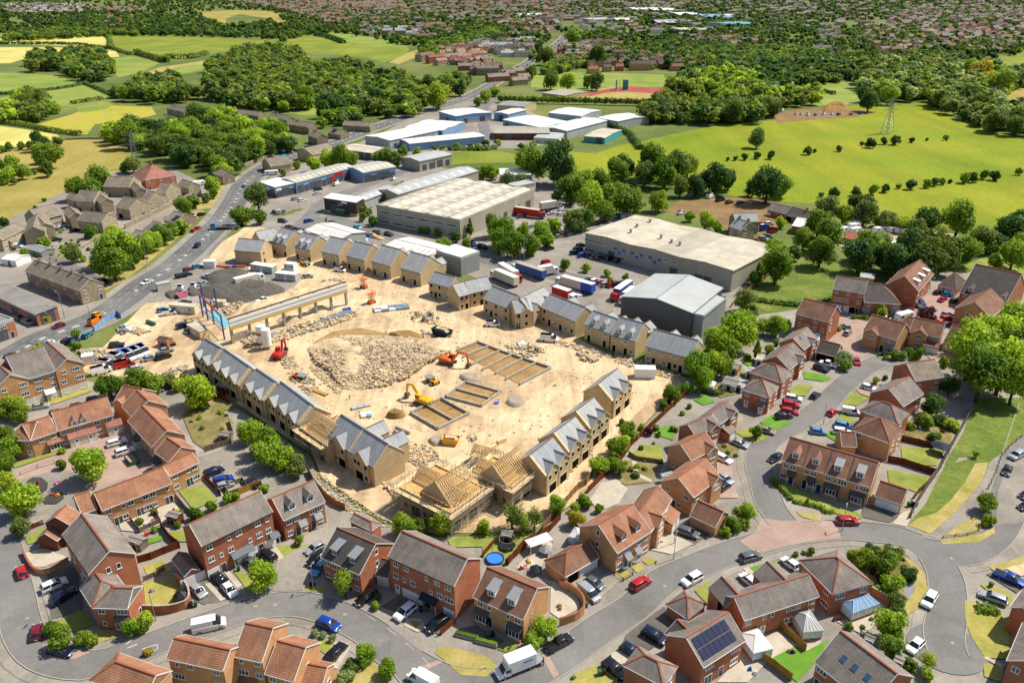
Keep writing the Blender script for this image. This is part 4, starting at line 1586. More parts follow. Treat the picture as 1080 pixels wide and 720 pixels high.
for nm,mt,s in(('rough_bank',qV,'43:660,300 830,250 900,270 860,360 760,470 660,560 600,640 560,650 470,610 500,570 560,500'),('rough_bank',qV,'43:830,-60 1200,-60 1100,110 980,220 900,275 830,252 740,250 700,300 660,290 760,120'),('dry_bank',jO,'43:822,285 892,280 850,395 700,560 585,655 470,612 520,575 620,545 700,470 770,380'),('dry_verge',jO,'43:832,560 850,590 855,640 660,672 720,620'),('dry_verge',jO,'43:635,690 860,655 920,620 926,652 840,700 650,712'),('footpath',qW,'43:905,275 965,262 930,340 900,400 850,440 640,690 575,668 700,560 850,400'),(xq,jX,'43:1000,260 1110,200 1150,230 1150,560 1060,600 930,610 940,440'),(jj,jn,'04:305,400 420,335 505,412 400,452 310,440'),(jj,jL,'04:470,455 560,440 640,458 580,492 510,516'),(jj,jL,'04:758,112 852,76 905,125 870,150 780,160'),(jj,jL,'04:756,195 930,165 990,260 970,320 770,328'),(jt,jY,'04:250,150 400,90 440,330 360,360 270,390'),(jt,jY,'04:985,200 1080,170 1150,270 1080,310 1030,290'),('terrace_paving',jx,'04:125,40 240,10 300,40 360,60 240,110 180,110'),(jt,jY,'14:-30,190 60,160 150,240 170,270 60,300 0,300'),(q4,jx,'14:330,0 380,0 430,70 380,75'),(q4,jx,'14:95,130 130,135 200,210 170,225'),(q4,jx,'14:0,200 30,195 110,280 85,292'),(jj,jn,'14:375,0 540,-5 490,50 425,70'),(jj,jn,'14:150,135 225,150 330,215 230,250 200,200'),(jj,jL,'14:530,212 640,210 630,248 540,240'),(xq,jX,'14:380,80 520,0 590,60 560,160 520,235 355,240'),(jj,jn,'14:590,485 690,510 640,575 600,545'),(jt,jx,'14:640,570 690,505 770,530 700,650 660,640'),(jt,jY,'14:650,575 700,510 745,525 690,620'),(jU,jO,'14:780,600 860,600 940,660 980,730 680,730 700,660'),(jt,jY,'14:930,320 1040,250 1100,290 1080,390 990,340'),(jt,jx,'24:-20,380 60,385 90,440 40,455 -30,420'),(jj,jn,'24:0,395 70,402 30,442'),(jt,jY,'24:90,440 170,380 220,410 160,470'),('verge_island',jO,'24:150,530 250,540 420,592 465,640 400,692 270,682 180,602 135,566'),(jj,jn,'24:460,545 540,510 585,530 520,566'),(xt,jY,'24:250,440 350,420 500,500 440,540 350,500 240,460'),(qd,jn,'24:380,-10 560,-20 640,-10 500,105 395,70'),(qD,jx,'24:640,30 700,-60 760,0 720,60 690,120 560,120'),(qD,jx,'24:700,180 780,190 880,260 900,330 790,385 740,350 745,210'),(jt,jX,'24:880,190 1000,100 1150,60 1200,90 1060,230 940,330'),(jU,jL,'24:850,690 980,625 1050,650 1090,690 1100,740 860,740'),(jj,jL,'34:0,150 60,130 90,155 50,175'),(jj,jL,'34:90,115 130,95 160,120 120,145'),(jj,jL,'34:145,80 190,60 230,80 180,105'),(jt,jx,'34:180,20 260,-20 400,0 300,45'),(jj,jn,'34:420,235 500,185 552,240 545,328 500,320'),(jj,j2,'34:705,120 835,80 862,100 790,192'),(jt,jx,'34:675,118 705,112 790,190 745,205'),(jt,jY,'34:60,470 260,320 330,400 270,500 130,580 40,520'),(jt,jx,'34:-20,570 40,540 100,600 0,640'),(qD,jx,'34:680,560 850,450 1010,550 820,600 700,720 540,720'),(qD,jx,'34:880,440 1000,400 1100,460 1080,520 1010,560'),(jj,j2,'34:810,602 960,525 1062,612 962,718'),(jj,j2,'44:-80,560 0,520 55,490 10,570 -60,640'),(qD,jx,'44:90,400 220,370 330,350 300,420 230,470 170,440'),(xW,qu,'44:150,20 330,0 440,30 500,110 520,220 460,330 380,440 320,360 370,300 280,220 200,120'),('slate_bed','slate_chips','44:440,190 510,190 480,280 450,270'),(jU,jO,'44:440,55 490,80 555,150 572,235 530,325 450,375 440,335 500,235 510,140'),(jU,jL,'44:765,285 830,300 960,350 1000,420 1000,600 872,590 800,480 765,380'),(jU,jL,'44:862,620 970,640 960,720 870,690'),(jU,jL,'44:850,205 890,195 1030,262 1000,312 940,290'),(jU,jO,'44:890,110 1090,55 1100,95 930,140'),(q4,jx,'44:860,590 880,585 980,630 960,645'),(jt,jY,'44:880,150 940,130 1100,200 1040,250'),('bare_garden',xN,'44:980,120 1100,90 1120,150 1060,160'),(jj,jn,'33:80,240 150,190 250,195 255,282'),(jj,j2,'33:205,130 260,90 325,82 310,165'),(xW,qu,'33:-10,370 80,270 250,300 190,385 60,400'),(q4,jx,'33:90,270 115,275 130,340 200,375 190,388 110,350'),(jj,jn,'33:630,120 720,98 812,150 740,182'),(jj,j2,'33:765,70 835,28 935,72 850,112'),(xW,qu,'33:545,190 600,180 660,215 620,260 560,225'),(jt,j3,'33:540,330 540,280 620,290 620,380 660,470 540,470 560,400'),(jt,jX,'33:520,500 660,470 720,500 660,560 610,580'),(jt,jY,'33:330,640 400,590 500,660 420,715 280,650'),(jt,jx,'33:180,670 280,640 420,715 330,730'),(jU,jO,'33:955,540 1090,560 1090,595 990,570'),(xt,jn,'33:860,380 1080,470 1090,530 960,500 900,450'),(xt,jn,'43:0,480 240,560 220,580 -10,530'),(qD,jx,'23:950,480 1010,390 1090,370 1150,420 1100,500 1000,540'),(qd,jn,'23:200,690 380,660 640,650 700,600 600,720 220,730'),(jj,jn,'43:430,200 660,212 620,300 440,292'),(jj,jn,'43:360,320 600,362 522,442 365,385'),(qd,qu,'43:460,60 720,60 690,190 440,170'),(jt,jY,'43:230,510 290,505 440,550 370,600 220,570'),(jt,jx,'43:430,550 510,520 460,620 385,605'),(jj,jn,'43:110,25 200,60 140,92 95,70'),(jj,j2,'43:20,130 55,115 150,160 110,185'),(jj,jn,'42:160,628 265,662 195,702 128,695'),(jj,j2,'42:-80,520 40,545 60,560 20,575 -80,560'),(jt,j3,'42:190,610 270,600 280,660 215,640'),(xt,jn,'42:300,430 400,420 400,450 310,450'),(jt,j3,'42:560,430 700,410 720,470 600,470'),(jj,jn,'32:920,620 970,590 1050,600 1010,650 930,650'),(qd,j2,'32:415,670 480,645 530,680 470,700'),(qd,j2,'32:670,460 740,455 720,500 680,480'),(qd,qu,'32:480,620 600,560 640,640 560,660'),(qd,jn,'32:520,600 600,620 560,640'),(jj,jn,'03:940,430 1080,400 1150,480 1020,530'),(jj,jL,'03:840,530 930,515 960,560 880,590'),(jj,jL,'03:740,590 820,570 850,610 770,640'),(jj,j2,'03:750,690 850,670 860,690 770,718'),(qD,jx,'03:620,580 900,480 980,560 740,650 640,640'),(jj,jn,'03:890,650 990,630 1010,700 920,700'),(jj,jn,'03:130,680 240,620 250,690 150,715'),(jU,jn,'03:60,290 330,210 340,225 80,310'),(qd,qu,'12:-40,700 80,660 170,640 160,720 0,740'),(qd,jn,'13:0,110 90,90 90,110 10,140'),(qd,qu,'03:960,30 1080,-30 13:60,-30 150,70 150,170 0,215 -60,170'),(jU,jL,'02:100,705 260,660 480,602 490,625 300,690 150,720'),('soft_play','rubber','03:145,380 175,360 220,362 255,390 250,425 215,445 175,440 150,415'),('soft_play','rubber','03:222,480 260,450 330,440 340,470 300,500 240,500'),):area(nm,s,mt,None if False else .15+LAYER[0]*.001)
RED=dict(wall=jI,roof=je,u2=[qJ,'w.pw'])
ORG=dict(wall=j6,roof=qA,cap=qo,u2=[qJ,'w.pw'])
def o(base,**k):
 d=dict(base);d.update(k);return d
w1('tall red brick block with grey tiled gable roof by the driveway with a white car',[('i:65,564 93,606 144.4,584',7.6,o(RED,u1=['w.ww.w','ww.ww.','d.ww.e'],u3=['.nn.',qw,qw],gcol=jp))])
w1('red brick corner house with grey L-shaped roof and white bay window by clipped shrubs',[('04:485,322 672,328 760,205',5.1,o(RED,hip='L',u1=['w.W','s..'],u7=((.75,'b',jm,2.4),),u3=[qw,'..n.'])),('04:420,220 485,322 640,182',5.1,o(RED,hip='R',u1=['.w','.d'],maxL=9))])
w1('three-storey red brick terrace with one long grey roof and white garage doors',[('i:213,576.4 288,539.7 191.9,555',8.0,o(RED,u1=['w.sw.ws','wsw.sww','gd.ggdg'],u2=['ww.ww.ww','ww.ww.ww','p.pp.p.p'],gcol=jp,u7=((.5,'c',xF,4.2),(.97,'c',xF,1.6))))],cat=j4,name=qe)
w1('small brick garage with grey gable roof and one white door by the walled garden',[('04:905,68 972,160 1052,118',2.7,o(RED,u3=['h'],u4=[],u2=[]))],cat=ju,name=ju)
w1('red brick pair with two white gabled dormers in a plain grey roof',[('13:415,583 635,485 635,485',5.3,o(RED,depth=8.6,roof=je,u1=[q5,'wdsdw'],u2=[jz,xu],u6=((.28,'g'),(.72,'g')),u7=((.42,'c',jr,1.4),(.8,'c',jr,1.4))))])
w1('red brick house with two blue-cheeked dormers and a hipped rear wing',[('i:338,587 379,605.6 416,573',5.3,o(RED,roof=jm,u1=[q5,'wd.dw'],u3=['.n.','.n.','...'],u6=((.27,'l',jr,xc),(.73,'l',jr,xc)))),('13:760,580 880,640 935,600',4.9,o(RED,roof=je,hip='R',pitch=30,u2=[]))])
w1('narrow grey-roofed garage between two tall red brick houses',[('14:898,150 966,166 1000,60',2.6,o(RED,wall=jw,u1=['.'],u2=[],roof=jm))],cat=ju,name=ju)
w1('three-storey red brick terrace with wide grey roof and a dark blue porch canopy',[('i:408.8,587 478.5,618.5 509,589',8.0,o(RED,u1=['ww.sww','wsw.swW','eggk.g'],u2=[q5,q5,'p.p.p'],u7=((.62,'c',qh,3.4),),u3=[],gcol=jp))],cat=j4,name=qe)
w1('brown-roofed pair with two flat-topped dormers and dark bay roofs above a planter garden',[('i:498.6,629 552,653 582,619',5.3,o(ORG,roof=jk,u1=['ws.sw','.d.d.'],u6=((.3,'l',jr),(.7,'l',jr)),u7=((.17,'b',jm,2.6),(.83,'b',jm,2.6)),u4=[],u3=[]))])
w1('hipped brown-roofed house cut off by the bottom edge, left of three stepped gables',[('i:94,717 152,738 179,706',7.0,o(ORG,hip='L',u1=['w.w','w.w','d.g'],u3=[]))])
w1('first and tallest of the three stepped brown-roofed houses by the road',[('i:175,694 235,707 256,681',7.7,o(ORG,u1=['sw.w','W..w','dg.g'],u3=[]))],cat=j4,name=qe)
w1('middle of the three stepped brown-roofed houses, with a satellite dish under its eave',[('14:150,578 300,610 450,405',7.3,o(ORG,u1=['s.w','W.w','d.g'],u3=['..'],u7=((.35,'b',jk,3),)))],cat=j4,name=qe)
w1('lowest of the three stepped brown-roofed houses, by the black parked car',[('14:315,670 468,712 600,500',5.2,o(ORG,u1=['w.w','d.W'],u3=['.n.','.n.']))],cat=j4,name=qe)
w1('small brown-roofed side garage joined to the end of the stepped terrace',[('14:500,722 615,745 676,612',2.9,o(ORG,u1=['.'],u3=['w'],u2=[]))],cat=ju,name=ju)
w1('large orange brick house with two pink-cheeked dormers by the red car',[('i:651,583 687,560 610,555',5.3,o(ORG,u1=[q5,'Wd.dW'],u4=['.n.','.n.','...'],u6=((.3,'g',qA,jV),(.72,'g',qA,jV)),u7=((.34,'c',jr,1.3),(.62,'c',jr,1.3)))),])
w1('orange brick house with a front gable, brown roof and a lean-to white garage',[('i:686.6,561 709,526 672,525',5.1,o(ORG,u1=['..w','...'],u2=['w.w','w.p'],u5=((.32,4.2,1.0,['W','W']),),u7=((.8,'g',qA,4.4,1,j6),)))])
w1('open-fronted double garage with hipped brown roof behind the grey van',[('24:820,162 1000,57 703,75',2.7,o(ORG,roof=jk,hip='L',u1=['Gh'],u2=[]))],cat=ju,name=ju)
w1('free-standing orange brick garage with brown gable roof on the curved corner',[('33:397,555 532,618 617,548',2.7,o(ORG,roof=jk,u2=[],u1=['..'],u4=['h']))],cat=ju,name=ju)
w1('brown-roofed orange house with front gable above the red drive with two blue cars',[('33:418,462 560,354 248,370',5.1,o(ORG,u4=['w.w','ppw.'],u1=['w..','We.'],u2=['w.w','w.w'],u5=((.78,4.2,.9,['W','.']),),u7=((.78,'b',jr,2.6),)))])
w1('brown-roofed orange brick house with a front gable above a white estate car',[('33:406,267 540,200 250,206',5.1,o(ORG,u4=['..','ss'],u1=['..','e.'],u2=['w.w','w.w'],u5=((.76,4.0,.9,['W','W']),)))])
w1('grey-roofed red brick house with dark front gable by the brown-roofed pair',[('33:430,140 555,82 314,97',5.1,o(RED,roof=je,u4=['..','..'],u1=['..','d.'],u5=((.72,3.9,.9,['W','g'],1,38),)))])
w1('grey-roofed house with front gable and tiled porch by the gold saloon',[('33:560,75 652,5 470,18',5.1,o(RED,roof=je,u4=['.','.'],u1=['w.','d.'],u5=((.66,4.0,.9,['W','.']),),u7=((.35,'g',je,3.2),)))])
w1('hip-roofed grey house with cream porch by the drive with two red cars',[('32:672,612 815,655 903,606',5.1,o(RED,roof=je,hip='LR',u1=['w.w','e.w'],u3=['w.w','e.W'],u4=['w','w'],u7=((.8,'p',je,1.6),)))])
w1('square hip-roofed grey house with a cream door above the dark hatchback',[('32:712,520 882,577 952,526',5.1,o(RED,roof=je,hip='LR',u1=['w.w','...'],u3=['w.w','e.W'],u4=['w','w']))])
w1('grey-roofed gabled house with dark cross roof and white garage door near the bright lawn',[('32:925,510 1010,437 785,452',5.1,o(RED,roof=je,u4=['..','..'],u1=['w.','d.'],u5=((.68,3.9,.8,['W','g']),)))])
w1('topmost of the grey gabled houses, with roof windows, by the double garage',[('32:1000,405 1075,345 865,366',5.1,o(RED,roof=je,u4=['..','..'],u1=['.w','d.'],u5=((.62,3.8,.8,['W','W']),),v2=((.3,.7),)))])
w1('three-storey red brick end block with brown roof by the green bank',[('32:955,212 1129,258 1188,203',7.2,o(RED,roof=jk,u1=[qJ,'wWww','d.pW'],u3=['w.','w.','..'],u4=['w','.','.']))])
w1('grey double garage with two dark doors by the white pickup',[('42:-20,412 88,440 125,395',2.7,o(RED,roof=jm,wall=j6,u1=['GG'],u2=[]))],cat=ju,name=ju)
w1('long brown-roofed terrace with two pink and two white dormers facing the bend',[('i:824,485 918.4,513.6 937.4,492.6',5.4,o(ORG,roof=jk,u1=['ww.ww.wsW.sW','Wd.kWd.....d'],u2=[xv,'p.w.p.w'],u6=((.14,'g',jV,jc),(.37,'g',jV,jc),(.62,'l',jr),(.86,'l',jr)),u7=((.14,'c',jm,1.6),(.37,'c',jm,1.6),(.6,'b',jm,3),(.88,'b',jm,3)),party=((.25,.3,jm),(.5,.3,jm),(.75,.3,jm)),u3=[]))],cat=j4,name=qe)
w1('brown-roofed double garage with two white doors at the end of the long terrace',[('43:292,452 434,500 500,436',2.8,o(ORG,roof=jk,u1=['gg'],u2=[]))],cat=ju,name=ju)
w1('hip-roofed brown house with a lower hipped wing behind the long terrace',[('43:172,104 376,177 452,102',5.1,o(ORG,roof=jk,hip='LR',u1=['w..','...'],u3=['ww','pw'])),('43:120,190 200,195 290,235',2.8,o(ORG,roof=jk,depth=6,u1=['.'],u2=[]))])
w1('grey hip-roofed house between a brown hipped house and the weathered gable',[('42:215,722 415,795 478,738',5.1,o(RED,roof=je,hip='LR',u1=['w.w','..w'],u3=['w.','p.']))])
w1('weathered grey gable house with blackened roof patch near the white estate car',[('42:443,702 552,636 275,623',5.1,o(RED,roof=je,u4=['...','.n.'],u1=['w.w','p.w'],chim=()))])
w1('wide pale-roofed red brick house standing end-on by the tall trees',[('42:508,568 660,547 385,490',5.1,o(RED,roof=jv,u4=['...','...'],u1=['w.w','d.W']))])
w1('brown double-fronted house with one front gable and white bays at the end of the bend',[('42:232,300 408,352 458,292',5.1,o(ORG,roof=jk,u1=['..sw','..k.'],u5=((.27,4.4,.9,['W','.']),),u7=((.2,'b',jr,2.6),(.86,'b',jr,2.4)),u3=[]))])
w1('brown-roofed house with tall front gable and white garage under a lean-to roof',[('42:476,305 640,340 674,290',5.1,o(ORG,roof=jk,u1=['..W','d..'],u5=((.33,4.6,1.0,['W','W']),),u7=((.78,'g',jk,4.0,1,j6),),u3=[]))])
w1('small brown link garage between the two front-gabled houses',[('42:425,262 480,290 520,250',2.9,o(ORG,roof=jk,depth=6,u1=['g'],u2=[]))],cat=ju,name=ju)
w1('brown-roofed garage pair tucked by the tall trees',[('42:655,360 745,385 790,320',2.8,o(ORG,roof=jk,u1=['gg'],u2=[]))],cat=ju,name=ju)
w1('three-storey red brick pair with grey roof and dark garages at the rough field',[('42:72,80 238,108 275,66',7.6,o(RED,roof=je,u1=[jz,'wWw.w','dggGd'],u4=[],u3=[]))])
w1('lower dark-roofed house with white bays joined to the three-storey pair',[('42:238,152 432,164 440,95',5.1,o(RED,roof=jm,hip='R',u1=['w..w',qw],u7=((.08,'b',jr,2.4),(.86,'b',jr,2.2)),u2=[])),('42:400,110 470,130 480,70',3.4,o(RED,roof=je,u1=[],u2=[],depth=7))])
w1('steep brown gable house with a row of three white dormers along its roof',[('i:968.9,307.5 985,289 939.7,294',6.2,o(RED,roof=jk,pitch=40,u1=[jz,'wdwdw'],u4=['...','...'],u6=((.2,'l',jc),(.5,'l',jc),(.8,'l',jc))))])
w1('low dark-roofed garage row with three white doors behind the parked red car',[('42:625,66 722,88 762,40',2.8,o(RED,roof=jm,hip='LR',u1=['ggg'],u2=[]))],cat=ju,name=ju)
w1('long black-roofed house with three white dormers by the woodland',[('42:740,100 985,160 1040,62',5.0,o(RED,roof=jm,u1=[jz,'wd.dw'],u6=((.2,'g',jm),(.55,'g',jm),(.9,'g',jm))))])
w1('big brown-roofed gable house with bare brick end facing the parked red cars',[('42:905,236 990,165 702,193',5.2,o(ORG,roof=jk,u4=['.n..',qw],u1=['w.w','d.w'],u2=['w.w','wgw']))])
w1('hip-roofed grey garage with white door by the lawn at the junction of drives',[('34:270,304 388,384 505,318',2.8,o(RED,roof=je,hip='LR',u4=['h'],u1=['.'],u2=[]))],cat=ju,name=ju)
w1('red brick house carrying a large array of solar panels on its grey roof',[('i:742,703.6 786.4,675 703,669',5.1,o(RED,roof=je,u1=['W.W','pdW'],u4=[],solar=(7,2,-4.2))),('34:265,456 330,520 400,432',4.6,o(RED,roof=jm,u1=['.'],u2=[],depth=5,maxL=6))])
w1('grey hip-roofed house cut off by the bottom edge beside three dark cars',[('34:45,624 262,740 462,697',5.1,o(RED,roof=je,hip='LR',u4=['w','w'],u3=['w','w']))])
w1('long red brick pair with grey roof above the two white conservatories',[('i:785,654 864,628.4 758,628',5.1,o(RED,roof=je,u1=['w.ss.sW.w','w.e..eW.p'],u4=[],u3=[],u5=((.09,5.2,2.4,['.','.'],-1),(.72,5.6,2.6,['.','.'],-1))))])
w1('grey hip-roofed house with blue-white glass conservatory on the bend',[('34:972,72 1152,252 1358,187',5.1,o(RED,roof=je,hip='LR',u3=['W.w','.d.'],u1=['w.w','d.W']))])
w1('grey ribbed-roof house with three roof windows at the bottom edge',[('44:-25,608 270,847 508,692',5.1,o(RED,roof=je,u1=['W.w.W',xu],u3=['W','W'],v2=((.3,.5),(.5,.5),(.72,.5))))])
w1('red brick house at the right edge with white door facing the lawn',[('44:1072,225 1003,320 1140,360',5.1,o(RED,roof=je,u1=['w.','.e'],u2=['w.w','w.p']))])
w1('red brick gable house at the bottom right edge by the garden path',[('44:1072,400 988,600 1180,650',5.1,o(RED,roof=je,u1=['.w','d.'],u3=['w.','..'],u2=['w.w','w.p']))])
w1('orange terrace with white porches closing the top of the courtyard',[('03:40,160 160,161 160,70',5.0,o(ORG,hip='L',u1=['..s','..e'],u2=['w','w'])),('03:160,161 302,112 285,38',5.0,o(ORG,u1=['.w.w',qw],u2=['w.w','p.w'],u7=((.78,'b',qA,2.6),))),('03:306,110 600,26 560,-50',5.0,o(ORG,u1=['w.ww.w.w','W....W.W'],u2=[jz,xu],u6=((.3,'c'),(.47,'c')),u7=((.38,'p',jV,6.0,1,jw),(.96,'p',jV,3.4,1,jw))))],cat=j4,name=qe)
w1('orange brick terrace with stepped brown roof along the right side of the courtyard',[('03:672,58 800,196 960,110',5.0,o(ORG,u1=[jz,'e.w.e'],u2=[jz,xu],u7=((.35,'p',jm,2.4,1,jw),))),('03:815,222 890,276 1046,214',4.7,o(ORG,u1=['w.','.e'],u2=['w.w','p.w'],u3=['.w','..'],u7=((.1,'p',jm,2.6,1,jw),)))],cat=j4,name=qe)
w1('pink-roofed terrace along the bottom of the courtyard, with patio doors to small gardens',[('03:538,531 906,387 810,325',5.0,o(ORG,u1=['w.sw.ww.s','.pw.pWw.p'],u2=[xv,'d.w.d.w'],chim=())),('03:896,349 1050,276 960,250',4.9,o(ORG,u1=['w.sw','w.pW'],u2=['w.w','d.w'],u3=[]))],cat=j4,name=qe)
w1('orange brick house with dark brick gable end at the lower left of the courtyard',[('03:430,550 512,520 350,455',4.9,o(ORG,u1=['ww','.w'],u2=['w','w'],depth=7)),('03:372,610 432,548 228,600',4.9,o(ORG,wall=qO,u1=['.w','..'],u4=['..','..'],u2=['.','.']))])
w1('low dark brick outbuilding with brown roof before the gable end',[('03:300,690 378,615 250,700',2.6,o(ORG,wall=qO,u1=['.'],u2=[],depth=4.5))],cat='outbuilding',name='outbuilding')
w1('cluster of three small brown gabled houses joining the two courtyard terraces',[('02:600,680 705,700 830,690',5.0,o(ORG,roof=qA,u1=['w','.'],depth=8,u5=((.3,4,.6,['.','.']),),u2=['w','w'])),('03:640,-20 700,40 770,0',5.0,o(ORG,u1=['w','e'],depth=8.5,u2=['w','w']))],cat=j4,name=qe)
FL=dict(wall=j6,roof=je,skirt=(0,2.4,jw),u2=[jz,jz,jz])
w1('three-storey block of flats with grey roofs, render bands and projecting gables by the main road',[('02:95,572 292,515 305,402',7.9,o(FL,u1=['w.W.w','w.W.w','.w.d.w'],u7=((.72,'c',jc,2.2),))),('02:440,472 330,376 288,520',7.9,o(FL,u4=['wW','w.W','w.w'],pitch=34)),('02:155,556 50,462 -40,598',7.9,o(FL,u4=['w.W','w.W','w.w'],pitch=34))],cat='block of flats',name='apartment_block')
w1('old stone terrace with five chimneys and a brown hipped end by the main road',[('i:25.8,285.5 83.3,306.5 103.3,296',5.4,dict(wall=j7,roof=jv,cap=q9,trim=qn,pitch=33,u1=['w.w.w.w.w','dW.dW.dWd'],u3=['w.w','w.d'],u2=[xv,'d.w.d.w'],chim=(.1,.3,.5,.7,.9),skirt=None))],cat=j4,name='stone_terrace')
STO=dict(wall=j7,roof=jv,cap=q9,trim=qn,pitch=32,u2=['w.w','w.w'])
NB=dict(STO,wall=q8)
GRP=None
for lb,vs in(('red hip-roofed brick house under the pylon',[('01:692,200 762,232 850,172',5.2,dict(wall=jI,roof=jV,hip='LR',cap=qo,u1=['w.w','w.w'],u3=[jz,'d.w.w'],u2=['w','w'],chim=(.5,)))]),('pale stone semi with three short gables nearest the red hip-roofed house',[('01:545,265 680,268 678,235',5.0,o(NB,u1=['w.w','d.d'],maxL=14)),('01:712,290 672,252 758,268',5.0,o(NB,u4=['w.','wd']))]),('stone semi with two projecting gables before the round green trees',[('01:392,338 492,342 500,306',5.0,o(NB,u1=['w.w','k.k'])),('01:530,352 480,318 578,326',5.0,o(NB,u4=['w.','d.'])),('01:380,334 345,320 430,295',5.0,o(NB,u4=['w','w'],depth=6))]),('stone row house with grey porch roofs at the left of the estate',[('01:205,440 330,410 290,380',5.0,o(NB,u1=[jz,'d.w.d'],u7=((.6,'p',jv,5),))),('01:365,430 330,395 372,390',5.0,o(NB,depth=6,u4=['w','d']))]),('stone gable house with a brown side wall left of the porch-roofed row',[('01:238,500 260,425 140,430',5.0,o(NB,u1=['w','w'],u4=['.','.'],depth=8))]),('stone row at the left edge with white porches under stone roofs',[('01:10,545 145,480 110,450',5.0,o(NB,u1=[jz,'W.W.W'],u7=((.5,'p',jv,9,1,jw),)))]),('end gable house of the left-edge stone row by the pink car',[('01:190,490 158,455 118,468',5.0,o(NB,depth=7,u4=['w','d']))]),('long stone house with blank pale gable in the middle of the estate',[('01:405,442 535,455 562,418',5.0,o(NB,u1=['w.w','w.d'],u3=[]))]),('stone house with dark garage facing the estate road',[('01:605,372 680,385 748,345',5.0,o(NB,u1=['w.','G.'],u3=[qJ,'W.pW'],u7=()))]),('stone house with white tents in its front garden',[('01:735,340 778,348 840,310',5.0,o(NB,u1=['..','..'],u3=['w.w','WpW']))]),('stone house behind the white marquee, third along the low wall',[('01:818,295 872,300 948,270',5.0,o(NB,u1=['..','..'],u3=['w.w','W.p']))]),('small stone house at the upper end of the low wall, beside a white motorhome',[('01:930,255 990,272 1032,250',5.0,o(NB,u1=['w','d'],u3=['w.','p.']))]),('small stone lodge with brown roof on the bend of the main road',[('11:35,190 88,210 122,185',4.6,o(STO,u1=['w','d'],u3=['w'],chim=(.2,)))]),):w1(lb,vs,cat=xn,name='stone_house')
for s,lb in(('01:650,548 720,565 770,500','low brown-roofed bungalow with three solar panels nearest the tall roadside trees'),('01:750,490 800,505 860,455','low brown-roofed bungalow with solar panels in the middle of its row'),('01:860,440 920,455 990,410','low brown-roofed bungalow with solar panels at the upper end of its row')):
 w1(lb,[(s,2.8,dict(STO,roof=jv,pitch=25,u1=['w.d'],u2=['w.w'],solar=(3,2,.5)))],cat=xw,name=xw)
w1('tall old stone house with grey slate roof and chimneys in the scrap yard',[('i:769,238.5 782,243 804,229',6.6,dict(STO,roof=jJ,pitch=36,depth=8,u1=['w.w','w.w','...'],u3=['w.','W.','w.'],chim=(.2,.9))),('31:640,452 765,448 765,390',5.6,dict(STO,roof=jJ,pitch=34,u1=[qJ,'w.Wd'],depth=8))],name='stone_house')
w1('low grey-roofed bungalow with a white chimney by the scrap yard',[('31:805,385 905,410 905,350',2.9,dict(STO,wall=jI,roof=je,u1=['w.d.'],depth=8)),('31:900,410 1010,440 1040,380',2.9,dict(STO,roof=jm,wall=jI,u1=['GdG'],depth=9,chim=(.7,)))],cat=xw,name=xw)
for lb,s,z in(('pale stone cottage terrace among the trees by the yellow meadow','00:875,570 965,590 1040,560',5),('white-walled cottage with grey roof below the stone cottages','00:850,625 900,640 945,620',4.6),('low grey-roofed pair of cottages at the edge of the yellow meadow','00:690,665 780,680 850,665',4.2),('long brown-roofed terrace half hidden by trees behind the wood','10:90,590 280,612 300,590',5),('brown-roofed terrace continuing behind the roadside trees','10:330,615 430,635 440,610',5),('dark-roofed brick house by the park','10:440,655 545,672 570,640',5),('stone lodge with blue lean-to roof on the main road','10:540,712 590,730 595,690',5),('low brick house with rows of solar panels by the main road','10:645,700 715,712 770,680',3.4),('dark-roofed brick house by the solar roofs','10:725,660 870,668 870,635',4.2),('gable-ended brown house among trees at left','10:70,690 150,690 140,640',5),):w1(lb,[(s,z,dict(STO,depth=8,u1=[jz,'d.w.d'][-1 if z<4 else 0:]if z>=4.5 else['w.d.w'],chim=(.3,)if z>=5 else(),solar=(4,2,-4)if 'solar' in lb and 'rows' in lb else None))],name='cottage')
NEW=dict(wall=jG,roof=jJ,cap=q9,trim=qn,gcol=jp,verge=.06)
def gables_even(n,w,pj,rows,a=0.0,b=1.0):
 return tuple((a+(b-a)*(k+.5)/n,w,pj,rows)for k in range(n))
for lb,s,z,kw in(('first new stone block of the left row, two gables, by the blue steel frame','12:10,505 155,585 235,480',5.2,dict(u5=gables_even(2,4.4,.5,['oo','.G.']))),):
 pass
def new_block(lb_,s,z,depth=None,group=None,**kw):
 d=dict(NEW);d.update(kw)
 if depth:d['depth']=depth
 return w1(lb_,[(s,z,d)],cat='new house',name='new_house',group=group)
LR='i:203,373.5 231.5,393'
for lb,s,n in(('two-gabled new stone block at the top of the left row by the blue steel frame','i:203,374 222,386',2),('three-gabled new stone block second in the left row','i:222,385 252,407',3),('two-gabled new stone block third in the left row','i:256,407 278,423',2),('three-gabled new stone block fourth in the left row, by the bare roof timbers','i:281,421 316,449',3)):
 new_block(lb,s,5.2,depth=8.6,pitch=40,u5=gables_even(n,4.7,.45,['oo','G'],.01,.9),u3=['.','.'],u2=['oo'*n,'Do'*n],party=((.945,1.3,j8),))
new_block('new stone block with two big front gables ending the left row','13:640,140 885,305 1050,215',5.3,pitch=42,u5=((.27,5.6,.5,['o.o','oG']),(.76,5.6,.6,['oo.o','.G.o']),(.35,4.5,3.0,['o','o'],-1),(.72,4.5,3.4,['o','o'],-1)),u2=['o.o','D.D'],u3=[],party=((.5,.5,j8),))
